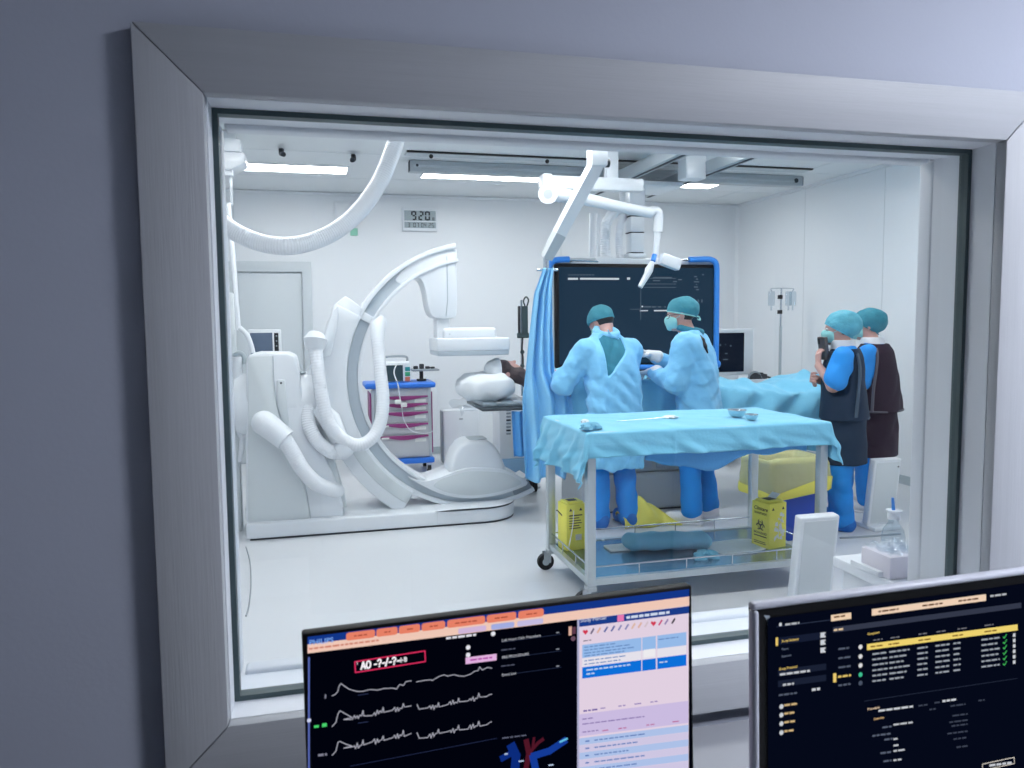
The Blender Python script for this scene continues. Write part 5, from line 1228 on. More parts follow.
def shoes(root, legs, m, toe=(0, 0), grow=0.0, nm='shoe'):
    for i, (hip, knee, ank) in enumerate(legs):
        S = SDF((ank[0]-0.1, ank[1]-0.14, -0.01), (ank[0]+0.1, ank[1]+0.26, 0.2), 0.008)
        a = ank
        S.cap((a[0], a[1]-0.035, 0.048), (a[0]+0.01*(1 if i else -1), a[1]+0.15, 0.042), 0.046+grow, 0.043+grow, 0.02)
        S.cap((a[0], a[1], 0.05), (a[0], a[1]+0.005, 0.11), 0.044+grow, 0.046+grow, 0.03)
        if grow: S.fold(0.004, 60, i)
        S.cut(lambda X, Y, Z: 0.002-Z+0*X+0*Y)
        sh = part(S, nm, m, root)
        if not grow:
            MB().rbox(a[0]-0.047, a[0]+0.047, a[1]-0.08, a[1]+0.19, 0.0, 0.016, 0.006).build('sole', 'collar_white', sh, local=True)
def eyes(root, c, R, sc=1.0):
    for sx in (-1, 1):
        p = np.array(c)+R @ (np.array([sx*0.032, 0.080, 0.004])*sc); q = np.array(c)+R @ (np.array([sx*0.032, 0.0885, 0.004])*sc)
        e = MB().ball(p, 0.011*sc).build('eye', 'eye_white', root, local=True); MB().ball(q, 0.0045*sc).build('iris', 'iris', e, local=True)
def cap_part(root, c, R, m, puff=0.012, tail=False, band=0.02, back=0.0, sc=1.0, sl=0.45):
    c = np.array(c); S = SDF(c-0.19, c+0.19, 0.006)
    w = lambda x, y, z: c+R @ (np.array([x, y, z])*sc)
    S.ell(w(0, -0.014-back, 0.034), np.array((0.080+puff, 0.100+puff+back*0.6, 0.090+puff))*sc, R, 0.0)
    S.fold(0.0035, 55, 1.3)
    nrm = R @ np.array([0, sl, -1.0]); nrm /= np.linalg.norm(nrm); p0 = w(0, 0.05, band)
    S.cut(lambda X, Y, Z: (X-p0[0])*nrm[0]+(Y-p0[1])*nrm[1]+(Z-p0[2])*nrm[2])
    o = part(S, 'surgical_cap', m, root)
    return o
def cap_band(root, c, R, m, band, puff, sc=1.0, back=0.0, sl=0.45):
    pts = []
    for a in np.linspace(0, 2*math.pi, 40, endpoint=False):
        x = (0.080+puff)*math.cos(a); y = -0.014-back+(0.100+puff+back*0.6)*math.sin(a)
        z = band+(y-0.05)*sl; q = ((z-0.034)/(0.09+puff))**2; s_ = math.sqrt(max(0.2, 1-q))
        x *= s_; y = -0.014-back+(y+0.014+back)*s_; z = band+(y-0.05)*sl
        pts.append(np.array(c)+R @ (np.array([x, y, z])*sc))
    return MB().tube(pts, 0.005, 8, closed=True).build('cap_band', m, root, local=True)
def hair_part(root, c, R, m='hair', low=-0.055, sc=1.0):
    c = np.array(c); S = SDF(c-0.16, c+0.16, 0.006); w = lambda x, y, z: c+R @ (np.array([x, y, z])*sc)
    S.ell(w(0, -0.018, 0.022), np.array((0.079, 0.096, 0.092))*sc, R, 0)
    fw = R @ np.array([0, 1.0, 0]); p0 = w(0, -0.012, 0)
    S.cut(lambda X, Y, Z: (X-p0[0])*fw[0]+(Y-p0[1])*fw[1]+(Z-p0[2])*fw[2])
    up = R @ np.array([0, 0, 1.0]); p1 = w(0, 0, low)
    S.cut(lambda X, Y, Z: -((X-p1[0])*up[0]+(Y-p1[1])*up[1]+(Z-p1[2])*up[2]))
    return part(S, 'hair', m, root)
def mask_part(root, c, R, m='mask_mint', sc=1.0):
    c = np.array(c); S = SDF(c-0.16, c+0.16, 0.006); w = lambda x, y, z: c+R @ (np.array([x, y, z])*sc)
    S.ell(w(0, 0.026, -0.044), np.array((0.064, 0.084, 0.062))*sc, R, 0); S.cap(w(0, 0.092, -0.03), w(0, 0.085, -0.085), 0.024*sc, 0.022*sc, 0.03)
    S.fold(0.002, 70, 0.4)
    fw = R @ np.array([0, 1.0, 0]); p0 = w(0, 0.032, 0); S.cut(lambda X, Y, Z: -((X-p0[0])*fw[0]+(Y-p0[1])*fw[1]+(Z-p0[2])*fw[2]))
    o = part(S, 'face_mask', m, root)
    t = MB()
    for sx in (-1, 1):
        MB().tube([w(sx*0.060, 0.045, -0.025), w(sx*0.078, 0.0, -0.002), w(sx*0.082, -0.018, 0.008)], 0.0022, 6).build('mask_strap', m, o, local=True)
    return o

# ---- surgeon at the left: back to the window, bent over the patient
def surgeon_left():
    P = person('person', (2.11, 5.27, 0), math.radians(6), 'surgeon in an open-backed light blue gown, back turned, head bent down')
    R = rotm(math.radians(24), math.radians(36), 0); hc = np.array((0.022, 0.235, 1.478))
    legs = [((-0.10, -0.02, 0.86), (-0.115, 0.01, 0.48), (-0.125, -0.02, 0.09)), ((0.09, -0.02, 0.86), (0.095, 0.02, 0.48), (0.10, -0.04, 0.09))]
    shL, elL, wrL = (-0.180, 0.09, 1.275), (-0.335, 0.14, 1.045), (-0.30, 0.40, 1.035)
    shR, elR, wrR = (0.180, 0.09, 1.275), (0.235, 0.22, 1.06), (0.10, 0.44, 1.06)
    tors = [(0.84, 0, -0.02, 0.155, 0.10), (1.0, 0, 0.0, 0.15, 0.10), (1.2, 0, 0.06, 0.16, 0.09), (1.28, 0, 0.09, 0.13, 0.07), (1.36, 0, 0.13, 0.07, 0.05)]
    S = SDF(BL, BH, 0.009); S.stack(tors); head_shapes(S, hc, R); S.cap((0, 0.12, 1.34), hc+R @ np.array([0, -0.02, -0.05]), 0.052, 0.052, 0.03)
    for a, b, c in ((shL, elL, wrL), (shR, elR, wrR)): S.chain([a, b, c], [0.052, 0.040, 0.028], 0.03)
    hand_shapes(S, wrL, (0.25, 1, -0.15), (0, 0, 1), 1, k=0.006); hand_shapes(S, wrR, (-0.2, 1, -0.1), (0, 0, 1), -1, k=0.006)
    legs_body(S, legs); part(S, 'body', 'skin', P); eyes(P, hc, R)
    # gown
    G = SDF(BL, BH, 0.009)
    G.stack([(0.44, 0, -0.01, 0.225, 0.165), (0.6, 0, -0.01, 0.215, 0.16), (0.85, 0, -0.01, 0.20, 0.15), (1.0, 0, 0.01, 0.20, 0.15), (1.15, 0, 0.04, 0.205, 0.15), (1.25, 0, 0.07, 0.205, 0.14), (1.31, 0, 0.09, 0.175, 0.12), (1.36, 0, 0.11, 0.13, 0.10), (1.41, 0, 0.13, 0.09, 0.085)])
    G.ell((-0.15, 0.085, 1.265), (0.085, 0.085, 0.075), None, 0.06); G.ell((0.15, 0.085, 1.265), (0.085, 0.085, 0.075), None, 0.06)
    G.chain([shL, elL, wrs(elL, wrL)], [0.088, 0.078, 0.058], 0.05); G.chain([shR, elR, wrs(elR, wrR)], [0.088, 0.078, 0.058], 0.05)
    G.fold(0.0055, 30, 0.7); G.fold(0.0026, 75, 1.7)
    # diagonal folds gathered towards the left waist
    X = G.ax[0][:, None, None]; Y = G.ax[1][None, :, None]; Z = G.ax[2][None, None, :]
    G.d += (0.0055*np.sin(60*(X*0.55+0.85*(Z-0.9))+2*np.sin(7*X))*np.clip((1.22-Z)/0.2, 0, 1)*np.clip((Z-0.7)/0.15, 0, 1)).astype(np.float32)
    G.d += (0.006*np.sin(70*(X+0.12)+6*(Z-1.0))*np.exp(-((X+0.12)/0.09)**2)*np.clip((1.3-Z)/0.1, 0, 1)).astype(np.float32)
    # V shaped opening down the back, edges overlap at the waist
    back = G.d.copy()
    op = np.maximum(np.maximum(-(X+0.095), (X-0.085)+np.maximum(1.285-Z, 0)*0.95), 1.09-Z); op = np.maximum(op, Y-0.06)
    shell = SDF(BL, BH, 0.009); shell.d = back+0.018
    G.d = np.maximum(G.d, -np.maximum(np.maximum(op, -(back+0.020)), -1))
    part(G, 'gown', 'gown_blue', P)
    sh = SDF(BL, BH, 0.009); sh.d = np.maximum(back+0.0145, np.maximum(np.maximum(Y-0.06, np.abs(X-0.0)-0.15), np.maximum(1.03-Z, Z-1.43)))
    part(sh, 'scrub_top', 'scrub_teal', P)
    # neck ties
    col = SDF((-0.2, -0.1, 1.3), (0.2, 0.3, 1.5), 0.006)
    ring = [(0.01+0.075*math.cos(a), 0.13+0.08*math.sin(a), 1.415+0.03*math.sin(a)) for a in np.linspace(0, 2*math.pi, 20)]
    col.chain(ring, [0.022]*20, 0.01); col.cap((0.0, 0.04, 1.385), (0.05, 0.02, 1.365), 0.008, 0.006, 0.01); col.cap((0.0, 0.04, 1.385), (-0.03, 0.03, 1.43), 0.007, 0.005, 0.01)
    part(col, 'neck_tie', 'gown_blue', P)
    T = SDF(BL, (0.55, 0.5, 1.0), 0.009); leg_set(T, legs, 0.022, hem=0.075); T.fold(0.006, 28, 2.2); part(T, 'trousers', 'scrub_blue', P)
    shoes(P, legs, 'shoe_cover', grow=0.010, nm='shoe_cover')
    hair_part(P, hc, R, low=-0.095); cap_part(P, hc, R, 'cap_teal', 0.010, band=0.034, sl=0.30); cap_band(P, hc, R, 'cap_teal', 0.034, 0.010, sl=0.30)
    mask_part(P, hc, R)
    for wr, fw, th in ((wrL, (0.25, 1, -0.15), 1), (wrR, (-0.2, 1, -0.1), -1)):
        H = SDF(np.array(wr)-0.17, np.array(wr)+0.24, 0.005); hand_shapes(H, wr, fw, (0, 0, 1), th, (0.35, 0.4, 0.45, 0.5), 1.0, 0.002)
        f = np.array(fw)/np.linalg.norm(fw); H.cap(np.array(wr)-f*0.05, np.array(wr)+f*0.02, 0.05, 0.03, 0.015); part(H, 'glove', 'glove', P)
surgeon_left()

# ---- surgeon at the right: turned to the left, one gloved hand raised
def surgeon_right():
    P = person('person', (2.765, 5.22, 0), math.radians(50), 'surgeon in light blue gown and teal cap, in profile, raising a gloved hand')
    R = rotm(math.radians(18), math.radians(8), 0); hc = np.array((0.0, 0.145, 1.535))
    legs = [((-0.10, 0.0, 0.86), (-0.115, 0.03, 0.48), (-0.12, 0.02, 0.09)), ((0.10, -0.02, 0.86), (0.12, 0.0, 0.48), (0.14, -0.05, 0.09))]
    shL, elL, wrL = (-0.175, 0.06, 1.315), (-0.215, 0.13, 1.055), (-0.09, 0.335, 1.11)
    shR, elR, wrR = (0.175, 0.06, 1.315), (0.16, 0.20, 1.13), (0.02, 0.37, 1.235)
    tors = [(0.84, 0, 0.0, 0.15, 0.10), (1.0, 0, 0.01, 0.145, 0.10), (1.2, 0, 0.03, 0.165, 0.105), (1.32, 0, 0.05, 0.16, 0.09), (1.40, 0, 0.07, 0.10, 0.07)]
    S = SDF(BL, BH, 0.008); S.stack(tors); head_shapes(S, hc, R); S.cap((0, 0.07, 1.36), hc+R @ np.array([0, -0.02, -0.06]), 0.06, 0.053, 0.03)
    for a, b, c in ((shL, elL, wrL), (shR, elR, wrR)): S.chain([a, b, c], [0.052, 0.040, 0.028], 0.03)
    fL, fR = (0.55, 1, -0.1), (-0.55, 0.8, 0.35)
    hand_shapes(S, wrL, fL, (0, 0, 1), 1, k=0.006); hand_shapes(S, wrR, fR, (0.3, -0.2, 1), -1, k=0.006)
    legs_body(S, legs); part(S, 'body', 'skin', P); eyes(P, hc, R)
    G = SDF(BL, BH, 0.009)
    G.stack([(0.44, 0, 0.0, 0.215, 0.175), (0.6, 0, 0.0, 0.21, 0.17), (0.85, 0, 0.0, 0.195, 0.155), (1.0, 0, 0.01, 0.19, 0.15), (1.15, 0, 0.02, 0.195, 0.15), (1.28, 0, 0.04, 0.195, 0.135), (1.345, 0, 0.055, 0.165, 0.11), (1.415, 0, 0.07, 0.085, 0.08)])
    G.ell((-0.15, 0.06, 1.31), (0.085, 0.085, 0.075), None, 0.06); G.ell((0.15, 0.06, 1.31), (0.085, 0.085, 0.075), None, 0.06)
    G.chain([shL, elL, wrs(elL, wrL)], [0.09, 0.078, 0.056], 0.05); G.chain([shR, elR, wrs(elR, wrR)], [0.086, 0.072, 0.05], 0.05)
    G.fold(0.0055, 30, 1.9); G.fold(0.0026, 75, 0.4)
    X = G.ax[0][:, None, None]; Y = G.ax[1][None, :, None]; Z = G.ax[2][None, None, :]
    G.d += (0.004*np.sin(62*(Z-0.8*X-0.5*Y)+3*np.sin(6*X))*np.clip((1.2-Z)/0.2, 0, 1)).astype(np.float32)
    # overlapping back flap edge
    G.d += (0.006*np.exp(-((X-0.02-0.25*(1.3-Z))/0.012)**2)*(Y < 0.0)).astype(np.float32)
    part(G, 'gown', 'gown_blue', P)
    col = SDF((-0.2, -0.15, 1.15), (0.2, 0.3, 1.5), 0.006)
    ring = [(0.075*math.cos(a), 0.07+0.08*math.sin(a), 1.425+0.02*math.sin(a)) for a in np.linspace(0, 2*math.pi, 20)]
    col.chain(ring, [0.022]*20, 0.01); part(col, 'gown_collar', 'scrub_teal', P)
    tie = SDF((-0.2, -0.25, 1.1), (0.2, 0.2, 1.5), 0.005); tie.chain([(-0.07, -0.005, 1.385), (-0.10, -0.04, 1.35), (-0.115, -0.065, 1.31), (-0.12, -0.085, 1.26)], [0.014, 0.018, 0.013, 0.006], 0.01)
    part(tie, 'hair_braid', 'hair', P)
    T = SDF(BL, (0.55, 0.5, 1.0), 0.009); leg_set(T, legs, 0.022, hem=0.10); T.fold(0.006, 28, 3.1); part(T, 'trousers', 'scrub_blue', P)
    shoes(P, legs, 'shoe_white')
    hair_part(P, hc, R, low=-0.095); cap_part(P, hc, R, 'cap_teal', 0.010, band=0.026, back=0.014, sl=0.34); cap_band(P, hc, R, 'mask_mint', 0.026, 0.010, back=0.014, sl=0.34)
    w = lambda x, y, z: hc+R @ np.array([x, y, z])
    MB().tube(spline([w(0.0, -0.115, -0.03), w(0.02, -0.135, -0.035), w(0.01, -0.14, -0.06), w(0.0, -0.12, -0.05)], 6), 0.006, 6).build('cap_tie', 'mask_mint', P, local=True)
    mask_part(P, hc, R)
    gl = MB()
    for sx in (-1, 1):
        gl.tube([w(sx*0.032+0.024*math.cos(a), 0.102-0.02*abs(math.cos(a)), 0.002+0.018*math.sin(a)) for a in np.linspace(0, 2*math.pi, 16, endpoint=False)], 0.0022, 6, closed=True)
        gl.tube([w(sx*0.058, 0.082, 0.006), w(sx*0.078, 0.03, 0.008), w(sx*0.082, -0.01, 0.006)], 0.0022, 6)
    gl.tube([w(-0.010, 0.108, 0.004), w(0.010, 0.108, 0.004)], 0.0022, 6)
    gl.build('glasses', 'black_plastic', P, local=True)
    for wr, fw, nr, th, cu in ((wrL, fL, (0, 0, 1), 1, (0.45, 0.5, 0.55, 0.6)), (wrR, fR, (0.3, -0.2, 1), -1, (0.18, 0.45, 0.6, 0.7))):
        H = SDF(np.array(wr)-0.18, np.array(wr)+0.24, 0.005); hand_shapes(H, wr, fw, nr, th, cu, 1.0, 0.002)
        f = np.array(fw)/np.linalg.norm(fw); H.cap(np.array(wr)-f*0.055, np.array(wr)+f*0.02, 0.052, 0.031, 0.015); part(H, 'glove', 'glove', P)
surgeon_right()

# ---- person in the navy lead apron, holding a phone
def navy_person():
    P = person('person', (3.655, 4.76, 0), math.radians(50), 'person in a navy lead apron and mint cap, in profile, holding a phone up')
    R = rotm(math.radians(4), math.radians(2), 0); hc = np.array((0.0, 0.045, 1.42))
    legs = [((-0.09, 0.0, 0.80), (-0.095, 0.02, 0.45), (-0.10, -0.01, 0.085)), ((0.09, -0.01, 0.80), (0.095, 0.01, 0.45), (0.10, 0.02, 0.085))]
    shL, elL, wrL = (-0.165, 0.0, 1.235), (-0.215, 0.06, 1.035), (-0.115, 0.165, 1.165)
    shR, elR, wrR = (0.165, 0.0, 1.235), (0.20, 0.10, 1.02), (0.03, 0.205, 1.065)
    tors = [(0.78, 0, 0.0, 0.14, 0.095), (0.95, 0, 0.005, 0.135, 0.095), (1.12, 0, 0.01, 0.15, 0.10), (1.23, 0, 0.005, 0.15, 0.085), (1.30, 0, 0.0, 0.09, 0.065)]
    S = SDF((-0.4, -0.35, -0.01), (0.4, 0.5, 1.62), 0.006); S.stack(tors); head_shapes(S, hc, R, sc=0.96); S.cap((0, 0.0, 1.27), hc+R @ np.array([0, -0.02, -0.05]), 0.055, 0.05, 0.03)
    S.chain([shL, elL, wrL], [0.048, 0.041, 0.026], 0.03); S.chain([shR, elR, wrR], [0.048, 0.040, 0.026], 0.03)
    hand_shapes(S, wrL, (0.25, 0.05, 0.9), (-0.45, 0.85, 0.1), -1, (0.30, 0.42, 0.5, 0.55), 0.92, k=0.006)
    hand_shapes(S, wrR, (-0.85, 0.1, 0.15), (0, 1, 0.1), 1, (0.5, 0.55, 0.6, 0.6), 0.92, k=0.006)
    legs_body(S, legs); part(S, 'body', 'skin', P); eyes(P, hc, R, 0.96)
    # short sleeved scrub top
    T = SDF((-0.4, -0.35, 0.7), (0.4, 0.45, 1.45), 0.008); T.stack([(0.80, 0, 0.0, 0.155, 0.11), (1.0, 0, 0.005, 0.15, 0.11), (1.15, 0, 0.01, 0.16, 0.112), (1.24, 0, 0.0, 0.15, 0.095), (1.30, 0, 0.0, 0.085, 0.07)])
    for a, b in ((shL, elL), (shR, elR)):
        a = np.array(a); b = np.array(b); T.cap(a, a+(b-a)*0.78, 0.070, 0.078, 0.03)
    T.fold(0.006, 32, 0.5); part(T, 'scrub_top', 'sleeve_blue', P)
    A = SDF((-0.4, -0.35, 0.25), (0.4, 0.4, 1.45), 0.008)
    A.stack([(0.79, 0, 0.0, 0.215, 0.165), (0.9, 0, 0.0, 0.205, 0.155), (1.05, 0, 0.01, 0.19, 0.145), (1.15, 0, 0.01, 0.18, 0.14), (1.235, 0, 0.0, 0.165, 0.12), (1.285, 0, -0.005, 0.115, 0.09)])
    for sx, sh, el in ((-1, shL, elL), (1, shR, elR)):
        A.cap((sx*0.215, sh[1]+0.005, 1.20), (sx*0.22, sh[1]+0.03, 1.04), 0.088, 0.085, 0.015, True)
    A.fold(0.004, 22, 0.9); av = part(A, 'lead_apron_vest', 'apron_navy', P)
    K = SDF((-0.4, -0.35, 0.3), (0.4, 0.4, 0.95), 0.008)
    K.stack([(0.48, 0, 0.0, 0.20, 0.165), (0.6, 0, 0.0, 0.195, 0.16), (0.80, 0, 0.0, 0.19, 0.15), (0.86, 0, 0.0, 0.18, 0.145)]); K.fold(0.005, 24, 1.7); part(K, 'lead_apron_skirt', 'apron_navy', P)
    MB().tube(spline([(-0.135, -0.085, 1.255), (-0.17, -0.105, 1.15), (-0.19, -0.10, 1.0), (-0.205, -0.09, 0.82)], 8), 0.011, 8).build('apron_edging', 'apron_trim', av, local=True)
    MB().tube(spline([(-0.16, -0.03, 0.80), (-0.15, -0.11, 0.80), (0.0, -0.168, 0.80), (0.15, -0.11, 0.80)], 8), 0.008, 8).build('apron_edging', 'apron_trim', av, local=True)
    C_ = SDF((-0.2, -0.2, 1.2), (0.2, 0.25, 1.45), 0.006)
    C_.stack([(1.262, 0, 0.008, 0.098, 0.092), (1.30, 0, 0.012, 0.085, 0.085), (1.345, 0, 0.018, 0.078, 0.082)], 0.01, 2.0); part(C_, 'thyroid_collar', 'collar_white', P)
    T = SDF((-0.4, -0.35, 0.0), (0.4, 0.4, 0.9), 0.008); leg_set(T, legs, 0.026, hem=0.09); T.fold(0.007, 28, 1.1); part(T, 'trousers', 'scrub_blue', P)
    shoes(P, legs, 'shoe_cover', grow=0.012, nm='shoe_cover')
    hair_part(P, hc, R, sc=0.96, low=-0.07); cap_part(P, hc, R, 'cap_mint', 0.016, band=0.022, back=0.022, sc=0.96, sl=0.62); cap_band(P, hc, R, 'cap_mint', 0.022, 0.016, 0.96, 0.022, 0.62)
    mask_part(P, hc, R, sc=0.96)
    return P, wrL
NP, nw = navy_person()
# the phone in the raised hand (a thing of its own)
Mx = NP.matrix_basis
ph = thing('smartphone', tuple(Mx @ Vector((-0.055, 0.128, 1.205))), 'dark bronze phone held up by the person in the navy apron', 'phone', None, math.radians(78))
RX = Matrix.Rotation(math.radians(-8), 4, 'X')
MB().rbox(-0.06, 0.06, -0.012, 0.012, 0, 0.165, 0.007, 3).xf(RX).build('phone_case', 'phone_bronze', ph, local=True)
MB().rbox(-0.054, 0.054, -0.0135, -0.0122, 0.006, 0.159, 0.0006).xf(RX).build('phone_screen', 'black_plastic', ph, local=True)
MB().rbox(0.02, 0.05, 0.0122, 0.016, 0.115, 0.155, 0.001).xf(RX).build('phone_camera', 'black_plastic', ph, local=True)

# ---- person in the maroon lead apron
def maroon_person():
    P = person('person', (4.19, 5.12, 0), math.radians(36), 'person in a maroon lead apron and deep teal cap, mostly turned away')
    R = rotm(math.radians(22), math.radians(2), 0); hc = np.array((0.0, 0.06, 1.44))
    legs = [((-0.09, 0.0, 0.80), (-0.095, 0.02, 0.45), (-0.10, -0.01, 0.085)), ((0.09, -0.01, 0.80), (0.095, 0.01, 0.45), (0.10, 0.02, 0.085))]
    shL, elL, wrL = (-0.17, 0.0, 1.24), (-0.215, 0.03, 0.98), (-0.12, 0.20, 0.90)
    shR, elR, wrR = (0.17, 0.0, 1.24), (0.21, 0.05, 0.98), (0.10, 0.21, 0.92)
    tors = [(0.78, 0, 0.0, 0.14, 0.095), (0.95, 0, 0.005, 0.135, 0.095), (1.12, 0, 0.01, 0.15, 0.10), (1.23, 0, 0.005, 0.15, 0.085), (1.30, 0, 0.0, 0.09, 0.065)]
    S = SDF((-0.4, -0.35, -0.01), (0.4, 0.5, 1.64), 0.007); S.stack(tors); head_shapes(S, hc, R, sc=0.96); S.cap((0, 0.0, 1.27), hc+R @ np.array([0, -0.02, -0.05]), 0.055, 0.05, 0.03)
    S.chain([shL, elL, wrL], [0.048, 0.041, 0.026], 0.03); S.chain([shR, elR, wrR], [0.048, 0.040, 0.026], 0.03)
    hand_shapes(S, wrL, (0.8, 0.5, -0.1), (-0.2, 0.8, 0.3), -1, (0.5, 0.55, 0.6, 0.6), 0.92, k=0.006); hand_shapes(S, wrR, (-0.8, 0.5, -0.1), (0.2, 0.8, 0.3), 1, (0.5, 0.55, 0.6, 0.6), 0.92, k=0.006)
    legs_body(S, legs); part(S, 'body', 'skin', P); eyes(P, hc, R, 0.96)
    T = SDF((-0.4, -0.35, 0.7), (0.4, 0.45, 1.45), 0.008); T.stack([(0.80, 0, 0.0, 0.155, 0.11), (1.0, 0, 0.005, 0.15, 0.11), (1.15, 0, 0.01, 0.16, 0.112), (1.24, 0, 0.0, 0.15, 0.095), (1.30, 0, 0.0, 0.085, 0.07)])
    for a, b in ((shL, elL), (shR, elR)):
        a = np.array(a); b = np.array(b); T.cap(a, a+(b-a)*0.8, 0.068, 0.074, 0.03)
    T.fold(0.005, 32, 2.5); part(T, 'scrub_top', 'sleeve_blue', P)
    A = SDF((-0.4, -0.4, 0.6), (0.45, 0.4, 1.45), 0.008)
    A.stack([(0.79, 0.02, -0.02, 0.245, 0.185), (0.9, 0.015, -0.015, 0.228, 0.175), (1.05, 0.01, -0.01, 0.205, 0.16), (1.15, 0, -0.005, 0.192, 0.15), (1.25, 0, -0.005, 0.17, 0.125), (1.30, 0, -0.005, 0.12, 0.09)])
    for sx, sh in ((-1, shL), (1, shR)): A.cap((sx*0.225, 0.02, 1.19), (sx*0.245, 0.035, 1.0), 0.08, 0.08, 0.015, True)
    A.fold(0.004, 22, 3.9); av = part(A, 'lead_apron_vest', 'apron_maroon', P)
    K = SDF((-0.4, -0.4, 0.3), (0.45, 0.4, 0.95), 0.008)
    K.stack([(0.44, 0.0, -0.01, 0.205, 0.175), (0.6, 0, -0.01, 0.20, 0.17), (0.80, 0, -0.01, 0.19, 0.155), (0.86, 0, 0.0, 0.18, 0.145)]); K.fold(0.005, 24, 4.7); part(K, 'lead_apron_skirt', 'apron_maroon', P)
    MB().tube(spline([(-0.15, -0.055, 1.27), (-0.19, -0.075, 1.2), (-0.205, -0.07, 1.08), (-0.215, -0.06, 0.95), (-0.235, -0.06, 0.80)], 8), 0.011, 8).build('apron_edging', 'maroon_trim', av, local=True)
    ring = [(0.247*math.cos(a)+0.02, -0.02+0.187*math.sin(a), 0.797) for a in np.linspace(math.pi*0.95, math.pi*2.05, 24)]
    MB().tube(ring, 0.008, 8).build('apron_edging', 'maroon_trim', av, local=True)
    C_ = SDF((-0.2, -0.2, 1.2), (0.2, 0.25, 1.45), 0.006)
    C_.stack([(1.275, 0, 0.008, 0.10, 0.092), (1.31, 0, 0.012, 0.085, 0.085), (1.35, 0, 0.02, 0.078, 0.082)], 0.01, 2.0); part(C_, 'thyroid_collar', 'collar_white', P)
    T = SDF((-0.4, -0.35, 0.0), (0.4, 0.4, 0.9), 0.008); leg_set(T, legs, 0.024, hem=0.11); T.fold(0.006, 28, 5.1); part(T, 'trousers', 'scrub_blue', P)
    shoes(P, legs, 'shoe_white')
    hair_part(P, hc, R, sc=0.96, low=-0.09); cap_part(P, hc, R, 'cap_deep', 0.016, band=0.012, back=0.018, sc=0.96, sl=0.62); cap_band(P, hc, R, 'cap_deep', 0.012, 0.016, 0.96, 0.018, 0.62)
    mask_part(P, hc, R, sc=0.96)
maroon_person()

# ---- the patient lying under the drape, head towards the pillow
def patient():
    hp = at(503, 371, 5.86)
    P = person('person', (hp[0], 5.86, TZ+0.037), 0.0, 'patient lying under the blue drape, dark hair showing on the white pillow')
    z0 = hp[2]-TZ-0.037
    R = np.array(Matrix.Rotation(math.radians(-90), 3, 'Z') @ Matrix.Rotation(math.radians(62), 3, 'X'))
    S = SDF((-0.2, -0.4, -0.1), (2.5, 0.4, 0.45), 0.012)
    head_shapes(S, (0.02, 0, z0-0.01), R)
    S.cap((0.08, 0, z0-0.03), (0.3, 0, 0.13), 0.055, 0.07, 0.04)
    S.chain([(0.36, -0.12, 0.11), (0.36, 0.12, 0.11)], [0.085, 0.085], 0.05); S.chain([(0.36, 0, 0.11), (0.6, 0, 0.11), (0.95, 0, 0.11)], [0.1, 0.105, 0.105], 0.08)
    for sy in (-1, 1):
        S.chain([(0.36, sy*0.18, 0.11), (0.66, sy*0.22, 0.08), (0.92, sy*0.21, 0.07), (1.05, sy*0.21, 0.06)], [0.05, 0.04, 0.03, 0.025], 0.03)
        S.chain([(0.98, sy*0.09, 0.1), (1.42, sy*0.11, 0.06), (1.74, sy*0.11, 0.035), (1.80, sy*0.15, 0.035)], [0.08, 0.05, 0.03, 0.026], 0.03)
    part(S, 'body', 'skin', P)
    H = SDF((-0.2, -0.2, z0-0.2), (0.3, 0.2, z0+0.2), 0.007)
    H.ell((-0.01, 0, z0+0.005), (0.085, 0.088, 0.085), None, 0); H.ell((0.10, -0.02, z0-0.03), (0.07, 0.075, 0.06), None, 0.05); H.cap((0.12, -0.06, z0-0.04), (0.18, -0.08, z0-0.12), 0.045, 0.035, 0.04); H.fold(0.004, 60, 1)
    part(H, 'hair', 'brown_hair', P)
    K = SDF((-0.25, -0.2, z0-0.2), (0.2, 0.2, z0+0.2), 0.007); K.ell((-0.05, 0, z0+0.0), (0.105, 0.105, 0.098), None, 0); K.fold(0.004, 50, 2); K.cut(lambda X, Y, Z: X+0.03+0*Y+0*Z)
    part(K, 'head_cover', 'pillow_white', P)
patient()
